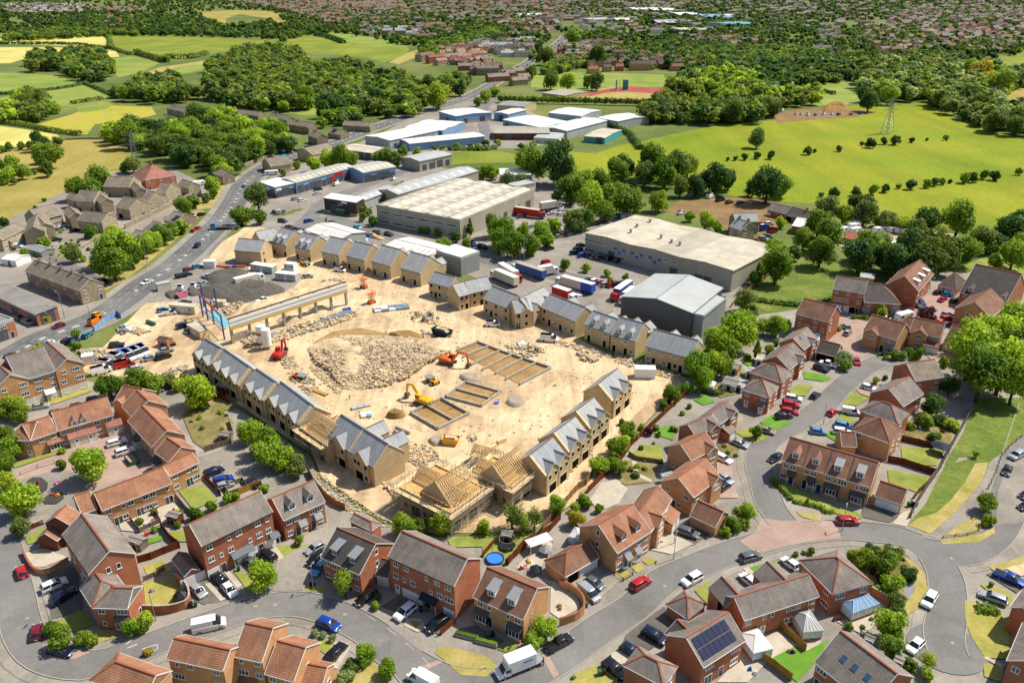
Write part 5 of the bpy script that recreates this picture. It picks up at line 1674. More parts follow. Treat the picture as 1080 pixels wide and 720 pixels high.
for lb,s,n in(('nearest pair of the right new row, its end gable still scaffolded','i:575.5,502 599.5,482',2),('second pair up the right new row','i:600,477 622.5,459.5',2),('third pair up the right new row','i:623,453 641.5,438',2),('detached upper pair of the right new row by the white lorry body','i:646,423 666,406',2)):
 new_block(lb,s,5.3,depth=8.6,pitch=40,u5=gables_even(n,5.0,.5,['oo','G'],.06,1),u4=['.','.'],u2=['oo'*n,'Do'*n],party=((.025,.5,j8),))
RG=((.28,4.8,2.4,['o','.'],-1),(.76,4.8,2.4,['o','.'],-1))
for lb,s,kw in(('new stone gable block nearest the main road, blank end towards the road','11:152,600 292,612 335,575',dict(depth=9,u1=['.','.'],u3=['o.','D.'],u5=((.75,4,.4,['o','o'],-1),))),('new stone block with slate cross gables just behind the one nearest the road','11:300,560 395,540 430,490',dict(depth=9,u1=['.','.'],u3=['o','D'])),('new stone house with two slate dormers, left of the dormer pair','11:350,552 424,572 490,520',dict(u1=[jz,'D.w.D'],u6=((.3,'g',jJ),(.7,'g',jJ)),u5=RG)),('new stone house with two slate dormers, right of the dormer pair','11:470,578 552,598 622,550',dict(u1=[jz,'D.w.D'],u6=((.3,'g',jJ),(.7,'g',jJ)),u5=RG)),('plain-roofed new stone house right of the two dormer houses','11:613,606 704,626 762,572',dict(u1=[jz,xz],u5=RG)),('plain-roofed new stone house behind the white van','11:742,628 838,652 900,600',dict(u1=[jz,xz],u5=RG)),('plain-roofed new stone house before the second white industrial roof','11:876,656 976,684 1050,625',dict(u1=[jz,xz],u5=RG)),('plain-roofed new stone house by the grey steel box building','11:1030,692 1135,722 1198,660',dict(u1=[jz,xz],u5=RG)),('new stone block whose long slate range runs back to the parked lorries','22:97,48 210,78 245,35',dict(u1=[xA,'oDo.o'])),('new stone L-shaped block with three rear gables by the white car','22:385,136 520,190 555,125',dict(u1=[xA,'oDo.o'],u3=['o.o','o.D'])),('long new stone house with a blank sunlit gable by the white van','22:687,180 872,256 954,205',dict(u5=RG,u1=['o.w.w','oDwDwo'])),('new stone house with two slate dormers in the middle of the top row','22:920,270 1052,318 1110,262',dict(u1=['w.w','D.D'],u6=((.3,'g',jJ),(.72,'g',jJ)),u5=RG)),('new stone house with two slate dormers and a tall end gable, before the grey shed','32:-22,325 110,362 198,300',dict(u1=[qJ,'D.Dw'],u6=((.3,'g',jJ),(.72,'g',jJ)),u5=RG)),('long new stone house half behind a bright green tree ending the top row','32:162,385 400,450 470,385',dict(u5=RG,u1=[xv,'wD.wDoDw']))):
 new_block(lb,s,5.2,pitch=38,u2=[xA,'o.D.o'],**kw)
for lb,s,kw in(('slate-roofed rear range of the first L block, joined behind its gable','22:262,125 320,110 300,20',dict(depth=8,u3=['o.o','oDo'],u1=['oo','oD'])),('slate-roofed far range of the first L block by the parked lorries','22:322,108 440,82 400,10',dict(depth=8,u1=['ooo','oDo'])),('slate-roofed range with two gables joined behind the second L block','22:560,215 640,205 600,100',dict(depth=8,u1=['o.o','p.D'],u5=((.7,4.2,.4,['o','o']),))),('slate-roofed end range of the second L block by the red lorry','22:642,205 765,140 720,60',dict(depth=9,u1=['o.o','pDp'],u5=((.25,4.4,.4,['o','p']),(.75,4.4,.4,['o','p'])))),):new_block(lb,s,5.2,pitch=38,**kw)
CR=(jy,qs)
shed('large cream-roofed warehouse with blue lettering along its pale front and a car park before it','i:617.6,245.6 773,285 809,258.4',8.2,u7=3,u9=.6,v1=False,wall=qb,u8=(jy,jy,jy,qs,jy,jy),u1=['VVv.....v.vv......','V.VrV...s..r..rr.s'],vents=6,sign=[(0,-17.5+k*2.0,4.6-(k%2)*1.3,1.5,.8,jK)for k in(0,1,2,4,5,6,8,9,10)],trim=jy)
shed('largest cream and grey striped warehouse roof behind the row of plain-roofed new houses','i:397,217 485,233 573.4,201.6',8.2,u7=4,u9=.8,v1=False,wall=qb,u8=(qs,jy),v3=.5,u1=['VVVVVV','VVVVVV'],u3=['......','v..rRR'],v2=(9,2.2,jf),trim=qs)
shed('long pale metal shed running behind the striped warehouse','21:-60,305 362,180 330,140',7.0,u9=1.4,wall=qb,u8=(jd,),v2=(9,1.6,jf),u1=['V.V.V'])
shed('tall plain grey steel shed by the bright green trees at the end of the site','32:38,122 410,208 560,75',10.0,u9=2.0,v1=False,wall=xg,u8=(jd,),u3=['......'],u2=['RR'],trim=qk,depth=None)
shed('lean-to steel bay joined to the near corner of the tall grey shed','32:412,208 470,222 603,128',9.4,u9=-.45,v1=False,v4=True,wall=qk,u8=(jd,),u3=['..s.'],name='lean_to_shed',cat='shed')
shed('black-clad workshop with white roof at the bend of the works road','11:627,322 798,347 838,331',6.8,u9=.8,v4=True,wall=xM,u8=(jf,),v7=(jG,1.2),u1=['..v..','.R.r.'],sign=(0,2.5,5.3,3.2,1.0,jc),name=xB,cat=xB)
shed('long pale roof stretching back from the black-clad workshop','11:842,335 1010,272 975,250',6.2,u9=1.0,wall=jd,u8=(jd,),v2=(5,1.2,jf),u1=['V.R.V'],name=xB,cat=xB)
shed('white-roofed trade unit with a dark glazed end nearest the main road','11:370,266 475,243 402,219',5.8,u9=.5,v4=True,wall=jD,u8=(jf,),v7=(xM,2.6),u1=['v.v','rRr'],u4=['v.','RR'],sign=[(0,-4,3.6,3,1.2,jc),(-1.5708,1,3.8,3.2,1.0,jc)],name=q6,cat=qK)
shed('long row of trade units with pale roof, dark shutters and one red front','11:480,244 790,160 690,147',5.8,u9=1.2,wall=jD,u8=(qs,jd),v7=(qb,1.2),u1=['..........','RrRRrRRrRR'],v2=(12,1.0,jf),sign=[(0,9,3.7,6,1.5,jC),(0,4.5,.1,3,3.6,jC)],name=q6,cat=qK)
shed('separate pale-roofed trade unit with blue-grey front at the far end of the yard','11:835,190 1008,158 905,131',5.8,u9=1.1,wall=jD,u8=(jy,jd),v7=(qb,1.0),u1=['.....','RrRRr'],v2=(6,1.0,jf),name=q6,cat=qK)
shed('pale-roofed showroom with red and white front by the main road','11:700,63 880,87 942,57',4.6,u9=.8,wall=jd,u8=(jy,),v7=(jC,1.6),u1=['RRRRR'],name=q6,cat=qK)
shed('two-bay grey unit with white doors on the grass edge of the industrial estate','21:52,130 222,94 160,68',6.0,u9=.9,wall=qb,u8=(jd,),u1=['.v..','rRRr'],name=q6,cat=qK)
shed('white flat-roofed building showing between the trees behind the striped warehouse','21:480,202 640,200 600,171',6.5,u9=.4,v4=True,wall=jw,u8=(jf,),u1=['V.V','R.r'])
shed('small white annex before the white flat-roofed building','21:560,262 665,240 640,226',5.0,u9=.3,v4=True,wall=jw,u8=(jd,),u1=['.r.'],name='annex')
shed('white-roofed shed with cream rooflight stripes behind the dormer new houses','11:530,493 705,546 840,502',5.6,u9=1.3,wall=jd,u8=(jf,),v2=(11,.7,jy),u3=['..','R.'],u1=['.....'])
shed('second white-roofed shed with faint stripes behind the plain-roofed new houses','11:935,583 1180,645 1232,566',5.2,u9=1.2,wall=jd,u8=(jf,),v2=(9,.6,jy),u3=['R'])
shed('grey steel box building with white flat roof at the end of the plain-roofed row','21:140,603 270,642 400,617',7.2,u9=.35,v4=True,v3=.3,wall=qk,u8=(jf,),u3=[qw],u1=[qw],v7=None)
shed('white-roofed blue unit closest to the main road, one gable towards it','i:385,143.5 411,148 442,134.5',6,u9=.9,v1=False,wall=jd,u8=(jf,),v7=(jD,2),u3=['..vvv','rrrrr'])
shed('wide white-roofed pair of bays left of the side road, with a blue lorry before it','i:427,134.5 467,137.5 501,129.5',5.6,u9=.6,u7=2,wall=jD,u8=(jf,),u1=['.....','RRr.R'])
shed('long low white roof with a blue wall above the conifer row','i:432,151.5 511,143.5 504,139',5.0,u9=.7,wall=jD,u8=(jf,),u1=['V.V.V.V'])
shed('small white-roofed blue unit where the side road leaves the main road','i:463,117.5 481,122.5 496,113',6,u9=.8,wall=jD,u8=(jf,),v7=(jG,1.5),u1=['.r.'],u3=['vv','rR'])
shed('white unit with blue door behind the parked van on the side road','20:445,594 520,602 605,578',5.6,u9=.7,v1=False,wall=jD,u8=(jf,),u1=['.R.'],u3=['vvv','...'])
shed('long white-roofed pale blue factory running away from the side road','20:492,630 690,672 830,640',5.8,u9=.8,wall=jD,u8=(jf,),u1=['V....','R..rR'])
shed('white factory bay with a blue corner by the long factory','20:695,672 830,690 928,622',5.6,u9=.9,v1=False,wall=jd,u8=(jf,),u1=['...','R.R'])
shed('tallest white factory with blue trim before the poplar row','20:732,594 905,612 968,578',7.6,u9=.9,wall=jd,u8=(jf,),trim=jD,u3=['...','.R.'])
shed('grey hipped-looking office with buff walls at the head of the side road','20:460,553 605,563 628,538',5.4,u9=1.0,wall=jG,u8=(qk,),u1=['wwwww','wwdww'])
shed('white-roofed unit standing alone right of the tall factory','20:990,620 1100,640 1180,600',5.0,u9=.8,wall=jd,u8=(jf,),u1=['.R.'])
shed('tan corrugated roof workshop below the white factories','20:448,702 738,702 700,666',4.6,u9=1.2,wall=qO,u8=(qb,),u1=['.R.r..'])
shed('low white-walled store by the tan-roofed workshop','i:563,145 588,146.5 588,140.5',3.6,u9=.4,v4=True,wall=jw,u8=(jd,),u1=['vvv'])
shed('pale-roofed store with teal walls at the corner of the green field','i:616,143.5 638,145.5 651,136.5',4.0,u9=.6,wall=xh,u8=(jy,),u1=['.R'])
shed('long grey flat-roofed brick unit at the left edge below the stone terrace','02:-80,92 188,217 265,166',4.2,u9=.5,v4=True,wall=jI,u8=(qG,),u1=['R.vvRvvR'],u3=['.R.'],name='brick_unit',cat=qK)
shed('red brick flat-roofed shop unit with arched doorways at the left edge','02:-70,292 72,244 62,196',5.6,u9=.2,v4=True,wall=jI,u8=(qG,),v3=.4,u1=['.ww.','kRkd'],u3=['v','k'],name='brick_unit',cat='shop')
w1('buff stone roadside building with tan roof by the cyan bus',[('11:348,158 458,143 428,117',4.2,dict(STO,wall=jG,roof=jv,pitch=24,u1=['wdWw']))],cat='shop',name='stone_building')
w1('long buff stone building with brown roof further up by the main road',[('11:568,97 690,70 640,48',4.4,dict(STO,wall=jG,roof=jv,pitch=24,u1=['wdWwW']))],cat='shop',name='stone_building')
shed('sports pavilion with tan roof at the edge of the running track','i:572,98 596,101 604,95',3.6,u9=.9,wall=jG,u8=(qb,),u1=['vv'],name='pavilion',cat='pavilion')
g=grove
g('14:295,155,160','b',jF,'round bright green tree at the driveway corner of the three-storey terrace')
g('14:735,190,140','s',qc,'open yellow-green tree before the house with blue-cheeked dormers',hs=1.1)
g('14:840,560,115','b',jF,'left of two light green trees on the dry verge by the black parked car')
g('14:965,640,110','b',jF,'right of two light green trees on the dry verge by the road kerb')
g('14:580,455,46 625,466,46 672,484,46','r',xm,'first clipped pale bush by the blue car|middle clipped pale bush by the blue car|last clipped pale bush by the blue car')
g('14:775,625,95 735,690,100','h','leaf_olive leaf_pale','dark shrub behind the left verge tree|grey-green shrub at the bottom of the verge')
g('14:900,310,54','r',jF,'neat round bush by the black estate car')
g('14:915,265,45','r',j0,'brown-green bush above the neat round bush')
g('14:565,200,32','r',xk,'small pink flowering bush at the lamp post')
g('24:715,425,140 655,495,110','r',jF,'large round clipped bush against the orange gable end|smaller clipped bush in front of it by the lamp post')
g('24:865,690,26','r',jF,'tiny bright bush on the verge by the bins')
g('04:270,432,85 320,474,140','r',jh,'left clipped bush on the corner lawn|widest clipped bush on the corner lawn')
g('04:437,487,95 482,500,70','r',jh,'round clipped bush left of the garden path gap|smaller round clipped bush by it')
g('04:780,562,60','h','leaf_gold','yellow shrub behind the hipped brown roof')
g('04:700,425,110 770,395,120','r',jF,'left green bush along the curved brick wall|right green bush along the curved brick wall')
g('13:500,690,60','r',qc,'yellow-green bush on the lawn before the dormer pair')
g('44:340,80,150 390,40,110 235,62,110 180,45,70 280,25,90','r','leaf_hedge leaf_hedge leaf_yellow leaf_bright leaf_dark','largest round bush in the corner garden|bright bush at the road side of the corner garden|yellow-green bush near the hipped roof of the corner garden|small bright bush at the hipped roof eave|dark bush at the top of the corner garden')
g('44:385,195,140 475,140,90 322,170,56 295,128,50 310,225,50 265,210,50 410,285,100 415,345,80','r','leaf_bright leaf_dark leaf_purple leaf_purple leaf_yellow leaf_hedge leaf_olive leaf_olive','tall bright bush in the middle of the corner garden|dark green bush by the slate chippings|purple bush in the corner garden|smaller purple bush above it|yellow bush by the conservatory path|small green bush at the conservatory corner|reddish-green bush below the slate chippings|olive bush by the garden wall')
g('44:375,415,160 385,525,130','b',qL,'large green tree by the small grey sheds|bushy tree below it by the white hatchback')
g('44:580,600,100','s',qc,'open reddish-tipped young tree at the turning head')
g('44:565,670,76 485,625,84','r',qL,'low round bush under the young tree at the turning head|round bush by the grey shed at the turning head')
g('44:160,420,50 230,425,30 275,380,26','r',jh,'green bush at the corner of the conservatory terrace|small bush in the gravel terrace|tiny bush by the terrace wall')
hedge('oval clipped hedge on the dry lawn by the silver estate','44:830,335 885,345 935,350',2.6,1.3,jh)
g('34:955,40,32 1000,30,26 1040,22,44','r','leaf_olive leaf_hedge leaf_hedge','smallest bush in the front bed of the hipped house|middle bush in the front bed of the hipped house|roundest bush in the front bed of the hipped house')
g('03:455,290,185','b',jF,'bright green tree shading the playground')
g('03:320,288,60','r',jh,'small round bush left of the playground tree')
g('03:105,460,190','b',jF,'bright green street tree at the left by the blue car')
g('03:30,390,120','b',qc,'yellow-green tree above the left street tree')
g('03:108,612,110','b',j0,'small pale street tree by the low brick wall')
g('03:60,190,130 10,130,120 20,280,110','b',xX,'green tree at the end of the courtyard terrace|green tree cut by the left edge near the terrace|lower green tree at the left edge near the terrace')
g('02:60,700,130 110,735,100 0,720,90','b','leaf_yellow leaf_yellow leaf_olive','yellow-green tree below the flats|yellow-green tree nearest the terrace corner|olive tree at the left edge below the flats')
g('03:1030,550,80 935,605,40','r',jh,'bush in the back gardens of the pink-roofed terrace|small bush at the garden fence of the pink-roofed terrace')
g('03:330,215,36','r',jF,'small bush at the corner of the white porch')
g('02:575,590,140 720,570,160 790,585,130','b','leaf_hedge leaf_hedge leaf_hedge','round tree left in the belt above the courtyard|largest tree in the belt above the courtyard|tree at the right end of the belt above the courtyard')
g('02:870,560,90 940,585,80 980,560,60','r','leaf_olive leaf_bright leaf_hedge','olive bush above the two parked cars|bright bush right of the two parked cars|bush at the fence of the building site')
g('02:1030,620,180','b',jF,'bright green tree at the corner of the parking court by the left new row')
g('12:-10,690,60','r',qc,'yellow-green bush under the parking court tree')
g('02:200,405,70 90,445,60','r',qL,'bush at the corner of the flats by the white car|bush behind the flats by the dark car')
g('02:400,320,55 400,380,50','r','leaf_yellow leaf_hedge','yellow-green bush among the roadside parked cars|green bush below it by the site fence')
g('13:235,110,120 300,160,150 345,225,160 415,255,120','r','leaf_bright leaf_hedge leaf_bright leaf_bright','top bush of the leafy line by the parking court|second bush of the leafy line by the parking court|largest bush of the leafy line by the parking court|fourth bush of the leafy line by the parking court',hs=1.2)
g('13:480,292,130','r',j0,'grey-green bush ending the leafy line by the red brick dormer pair')
g('13:30,510,70 120,465,60 165,455,50 312,415,60','r','leaf_hedge leaf_bright leaf_bright leaf_bright','dark bush at the fence of the parking court|bright bush on the fence of the parking court|small bright bush further along that fence|rounded bush at the fence corner by the dormer pair')
g('13:1040,600,120 1075,640,100','b',jh,'tree at the site edge behind the hipped rear wing|bushy tree left of the scaffolded block')
g('23:172,592,135','t',jh,'tall dark green tree before the scaffolded block',hs=.85)
g('23:60,605,90 15,600,70','r',xC,'olive bush left of the tall tree at the scaffold|bush at the left of the site edge planting')
g('23:395,612,84','b',jF,'small round bright tree by the garden shed roof')
g('23:540,545,150 600,580,110','s',xC,'loose-crowned tree before the site track|lower loose tree by the trampoline garden')
g('23:660,560,110','s',j0,'brownish thin tree by the site fence')
g('23:772,495,110','b',jF,'round bright green tree at the corner of the site fence')
g('23:920,480,80 870,515,60 880,570,100 1000,520,56','r','leaf_hedge leaf_bright leaf_gold leaf_hedge','green bush in the garden behind the site fence|small bright bush by the site fence corner|golden yellow bush in the garden behind the orange house|green bush at the paved garden')
g('23:1000,285,105 1075,190,80','b',qL,'bright tree against the brown site fence|dark tree further up the brown site fence')
g('23:600,650,30 1070,270,50','r',qL,'small bush in the trampoline garden|bush below the fence-side trees')
g('33:75,110,110 40,185,110','b','leaf_hedge leaf_bright','tree by the fence above the garden beds|bushy bright tree by the garden fence')
g('33:25,300,90 5,250,60','r',jh,'rounded bush at the corner of the garden beds|small bush behind the garden beds')
g('33:185,110,52','r',xk,'purple bush by the bright back lawn')
g('33:748,110,60','b',jh,'small street tree on the lawn between the gold cars',hs=1.3)
g('33:685,540,110','b',jF,'leafy small tree on the curved corner bed')
g('33:625,600,90 590,640,60 560,650,40 690,600,60','r','leaf_hedge leaf_bright leaf_hedge leaf_yellow','large bush in the curved corner bed|front bush in the curved corner bed|smallest bush in the curved corner bed|yellowish bush at the kerb of the curved corner bed')
g('33:600,228,40 580,190,30 640,240,26 160,310,34 110,345,50 215,95,50 120,300,36','h','leaf_hedge leaf_yellow leaf_hedge leaf_hedge leaf_olive leaf_hedge leaf_yellow','green shrub in the front bed by the white estate|yellowish shrub in the front bed by the white estate|tiny shrub at the kerb of that front bed|green shrub in the terraced garden|olive shrub in the terraced garden|shrub at the back of the bright lawn|yellow shrub at the terraced garden path')
hedge('first clipped box hedge at the curve before the long terrace','33:835,370 850,400 885,420',1.5,1.1,jh)
hedge('second clipped box hedge before the blue door of the long terrace','33:885,425 910,455 930,480',1.5,1.1,jh)
hedge('long clipped hedge before the middle doors of the long terrace','33:945,490 1000,500 1090,522 43:30,545 80,545',1.2,.9,jh)
g('33:1018,478,26','c',jh,'narrow upright bush standing in the long clipped hedge')
g('32:300,630,95 390,600,60 350,610,60 255,690,50','b','leaf_hedge leaf_bright leaf_hedge leaf_hedge','tree at the head of the brown site fence|bright small tree by the white summerhouse|small tree between the two at the fence head|low bush tree below the fence head')
g('32:650,310,190 560,350,150 620,400,120','b','leaf_bright leaf_bright leaf_hedge','largest bright green tree by the tall grey shed|bright green tree at the near corner of the tall grey shed|tree below the largest one by the gold garden shed',hs=1.05)
g('32:505,365,80','s',xm,'thin pale tree against the grey shed corner')
g('32:440,490,140 515,480,130 570,480,110 470,560,110','b','leaf_bright leaf_bright leaf_hedge leaf_bright','bright tree hiding the end of the top row of new houses|second bright tree by the end of the top row|green tree nearest the gold garden shed|lower bright tree above the turquoise bin',hs=1.15)
g('32:735,290,60 755,400,64','c',qc,'yellowish conifer in the belt below the green field|shorter yellowish conifer above the back lawn')
g('32:790,280,90 860,275,110 905,270,60','b','leaf_bright leaf_bright leaf_hedge','bright tree left below the green bank|bright bushy tree in the middle below the green bank|small tree right below the green bank')
g('32:690,130,120 720,210,80','t',j0,'tall tree standing at the back corner of the tall grey shed|narrower tree just below it',hs=.85)
g('32:740,20,80','b',jh,'round tree at the far corner of the cream warehouse')
g('32:820,400,60 700,440,40 850,365,40','r',jh,'bush by the white shed of the back lawn|bush left of the back lawn|little bush by the top grey gable')
hedge('dark hedge between the back gardens by the white summerhouse','32:480,630 530,645 570,632',1.6,1.6,jZ)
g('42:570,222,120','b',xk,'purple-leaved tree on the courtyard between the parked cars',hs=.8)
g('42:330,205,70','b',jh,'small green tree before the lower dark-roofed house')
g('42:133,455,92 140,492,60','r','leaf_pale leaf_hedge','pale silvery bush by the red hatchback|green bush beneath the silvery bush')
hedge('clipped hedge before the dark garages of the three-storey pair','42:170,240 210,238 262,250',1.8,1.3,jh)
g('42:405,430,60 440,435,50 475,415,50 495,440,40 520,430,60 535,405,40 350,445,30 105,290,30 660,470,60','r','leaf_hedge leaf_pale leaf_hedge leaf_bright leaf_hedge leaf_hedge leaf_hedge leaf_yellow leaf_yellow','leftmost bush of the row before the twin-gabled house|pale bush in the row before the twin-gabled house|upper bush in the row before the twin-gabled house|bright bush in the row before the twin-gabled house|widest bush in the row before the twin-gabled house|bush nearest the white garage door|low bush by the green bins|yellow bush by the silver cars|yellow-green bush by the pale-roofed house')
g('42:300,565,40 350,550,30','r',qL,'bright bush behind the white car on the bend|little bush behind the weathered gable')
BT='tall bright green tree in the close group of giants at the right edge'
g('42:815,390,250 930,320,230 1040,270,210 870,520,240 980,470,250 1060,400,220 1040,560,200 800,330,150','t','leaf_bright leaf_bright leaf_bright leaf_hedge leaf_bright leaf_hedge leaf_bright leaf_hedge',BT,'giant trees at the right edge',hs=.95)
g('43:890,490,105','b',jh,'round tree by the footpath railing')
g('43:895,580,75','r',jh,'bush below the footpath tree at the lamp post')
g('43:830,230,44','s',qc,'thin sapling on the grass bank')
g('43:560,65,100 700,80,90 640,60,80 480,90,60 600,140,60','h','leaf_hedge leaf_yellow leaf_dark leaf_hedge leaf_dark','dark shrub in the shaded back garden|yellowish shrub in the shaded back garden|tall shrub in the shaded back garden|small shrub at the house corner of the shaded garden|low shrub in the shaded back garden')
g('42:690,590,100 600,690,120','b',jZ,'dark tree behind the pale-roofed house|dark tree in the shaded garden below the weathered gable')
g('41:50,520,170 0,450,150 10,610,150','b',jh,'tree left in the belt by the caravan yard|upper tree left in the belt by the caravan yard|lower tree left in the belt by the caravan yard')
g('41:220,350,130 130,400,100 50,370,120','b','leaf_dark leaf_hedge leaf_olive','dark tree at the top of the caravan yard|green tree by the white caravans|olive tree behind the low bungalow')
g('41:255,570,150 340,560,100 480,570,160 590,560,110','b','leaf_hedge leaf_pale leaf_dark leaf_dark','tall green tree hiding part of the caravan yard|thin pale tree before the caravan yard|dark dense tree right of the pale one|dark tree behind the steep gable house',hs=1.1)
g('41:660,610,130','t',j0,'olive-brown tree by the steep gable house',hs=.8)
g('41:765,600,150','b',jh,'broad green tree right of the olive-brown one')
g('41:370,440,110 440,455,100','r','leaf_olive leaf_yellow','yellow-green bush behind the caravans|second bush behind the caravans')
g('41:575,440,130 740,430,180','b','leaf_dark leaf_hedge','dark tree standing before the big green field|broadest tree standing before the big green field')
g('41:1000,490,160 1060,440,120 880,540,130 940,560,100','b','leaf_dark leaf_dark leaf_olive leaf_dark','dark tree at the right edge below the green field|second dark tree at the right edge|olive bush at the foot of the green field|dark bush by the olive one')
g('41:1030,620,150 1070,560,110 930,650,80','b','leaf_bright leaf_hedge leaf_bright','bright tree at the right edge above the black-roofed house|tree behind the bright one at the right edge|small bright tree left of the right-edge pair')
g('31:850,620,150 780,690,90 1000,540,100 950,610,80 880,450,60 820,560,60','b','leaf_hedge leaf_bright leaf_hedge leaf_dark leaf_bright leaf_bright','large tree at the far corner of the cream warehouse|bright tree below the far corner of the cream warehouse|tree between the scrap yard and the rough field|dark tree at the edge of the rough field|small bright tree inside the scrap yard|bright bush by the scrap yard fence')
g('31:200,120,170 270,180,150 160,190,120','b','leaf_hedge leaf_hedge leaf_olive','tallest tree of the clump left of the bare yard|middle tree of the clump left of the bare yard|olive tree of the clump left of the bare yard',hs=1.1)
g('31:335,150,130 390,140,110 350,260,90','b','leaf_olive leaf_hedge leaf_olive','olive tree overhanging the bare yard|green tree overhanging the bare yard|dry brownish tree in the bare yard',hs=1.15)
g('31:430,255,110','b',jZ,'dark bush-like tree at the back of the bare yard')
g('31:530,205,170 605,220,110','b',jZ,'big dark tree behind the parked vans|second dark tree behind the parked vans')
g('31:810,250,180 880,260,110 730,270,80','b','leaf_dark leaf_hedge leaf_dark','big dark tree behind the low bungalow|green tree behind the low bungalow|small dark tree at the edge of the field')
g('31:235,335,110','b',qc,'bright yellow-green tree behind the cream warehouse roof')
g('31:400,420,60 480,440,100 540,475,60 630,500,44','r',jF,'bright bush left of the stone house|widest bright bush by the stone house|bright bush at the stone house wall|small bush before the stone house')
g('31:70,330,160 20,290,120 120,350,80 10,180,130 50,160,120','b','leaf_hedge leaf_hedge leaf_pale leaf_hedge leaf_dark','broad tree above the cream warehouse corner|tree left of the broad one above the warehouse|pale birch-like tree above the warehouse|tree at the field edge above the warehouse|dark tree at the field edge above the warehouse')
g('21:640,130,170 790,130,200 810,200,110','b','leaf_hedge leaf_dark leaf_olive','spreading tree left of the giant dark tree|giant dark tree at the edge of the green field|pale-stemmed tree under the giant dark tree',hs=1.1)
g('21:850,280,140 920,240,150 1000,230,130 960,320,140 1040,310,130 1030,390,110 780,310,70','b','leaf_hedge leaf_bright leaf_hedge leaf_bright leaf_hedge leaf_hedge leaf_olive','tree nearest the giant dark tree in the central belt|bright tree in the upper central belt|upper right tree of the central belt|bright tree in the middle of the central belt|right-hand tree of the central belt|lower right tree of the central belt by the dark cars|small olive tree at the loading yard')
g('21:865,440,120 920,430,110','b',xC,'olive tree by the row of dark parked cars|green tree by the row of dark parked cars')
g('21:500,490,180 440,470,110 550,560,150 470,550,120','b','leaf_hedge leaf_olive leaf_hedge leaf_hedge','largest tree of the clump at the works road junction|olive tree left in the clump at the works road junction|lower tree of the clump at the works road junction|front tree of the clump at the works road junction')
g('21:760,470,84 690,500,110 640,560,120 720,540,80 600,490,80','b','leaf_bright leaf_bright leaf_hedge leaf_bright leaf_hedge','bright tree by the silver parked cars|bright tree behind it in the junction clump|tree at the right foot of the junction clump|bright small tree at the car park corner|small tree in the middle of the junction clump')
g('21:318,475,56','c',jh,'cone-shaped conifer against the striped warehouse wall')
g('21:240,525,60 300,565,60 180,565,88','b','leaf_olive leaf_hedge leaf_bright','olive tree at the warehouse corner|small tree by the grey box building|bright bushy tree behind the grey box building')
g('21:90,495,40 55,492,36 140,505,46','r',jh,'middle bush on the verge of the striped warehouse|left bush on the verge of the striped warehouse|right bush on the verge of the striped warehouse')
g('21:820,675,60 930,690,50 1045,715,44','b','leaf_hedge leaf_bright leaf_bright','first small tree on the car park verge|second small tree on the car park verge|third small tree on the car park verge')
g('32:-20,40,44 60,20,40','b',jh,'fourth small tree on the car park verge|last small tree on the car park verge')
g('21:385,190,80 435,185,80 370,205,60','b',jh,'left tree before the white flat-roofed building|right tree before the white flat-roofed building|low tree by the pale metal shed')
g('21:520,215,80 588,220,70 490,235,50','s',xm,'pale silvery tree before the white building|second pale silvery tree by the white annex|small pale tree at the warehouse parapet')
g('11:275,300,130','t',j0,'tall olive tree at the works road entrance',hs=.95)
g('11:190,405,110 285,415,84','b','leaf_hedge leaf_hedge','dark green tree by the main road and flatbed lorry|smaller tree beneath the tall olive tree')
g('11:822,372,64 832,425,44 890,445,54 865,398,40','b',jh,'tree by the black-clad workshop|bush before the black-clad workshop|round bush on the verge by the warehouse|small bush at the warehouse fence')
g('11:950,312,84 1010,285,90 1055,270,70','b',jh,'left tree before the striped warehouse end|middle tree before the striped warehouse end|right tree before the striped warehouse end')
g('11:485,150,46 570,148,80 415,190,40','r','leaf_olive leaf_bright leaf_hedge','dark bush behind the trade unit row|bright bush behind the trade unit row|little bush by the buff stone building')
g('11:660,110,110 730,110,120 780,125,90','r',xX,'left bright bush between trade units and main road|middle bush between trade units and main road|right bush between trade units and main road',hs=1.1)
g('11:960,100,90 1005,115,80 920,110,70 1040,80,70','b','leaf_hedge leaf_olive leaf_hedge leaf_hedge','tree behind the pale showroom|olive tree between the showroom and grey unit|small tree right of the showroom|tree at the long low blue wall')
hedge('low bright hedge on the car park island of the trade units','11:360,415 420,412 480,395 510,385',2,.7,qc)
for j,(x,y,w)in enumerate(((40,65,56),(130,52,36),(175,50,40),(212,52,30),(250,38,44),(320,42,34),(360,42,40),(398,22,44),(462,22,44),(590,42,40),(650,32,44))):
 plant(432+x/5,144+y/5,w/5,'b',(jh,jZ)[j%2],'small round tree in the line below the long low blue wall','small trees below the blue wall',hs=1.15)
hedge('dark shrub line along the foot of the blue wall','21:220,75 300,72 380,75 450,65',5,2.2,jZ)
ROW='rounded roadside tree in the line between the solar bungalows and the main road'
g('01:690,625,120 745,580,110 800,545,110 850,515,100 900,485,90 950,462,90','b','leaf_hedge leaf_hedge leaf_bright leaf_hedge',ROW,'roadside trees by the solar bungalows')
g('01:615,585,190 590,665,180 530,640,120','b',xX,'largest bright tree at the lower end of the roadside trees|dark green tree before the largest roadside tree|left tree at the lower end of the roadside trees',hs=.95)
g('01:385,615,90','b',j0,'dry brownish tree at the end of the stone terrace gardens')
g('01:435,640,40 225,555,60 478,500,76 600,505,90 240,600,40 352,600,60','r','leaf_bright leaf_bright leaf_hedge leaf_bright leaf_hedge leaf_bright','small bright bush by the dry tree|clipped bright hedge bush in the estate turning|bush under the long stone house|bright bush at the blank pale gable|bush by the estate car port|flat bright bush on the garden lawn')
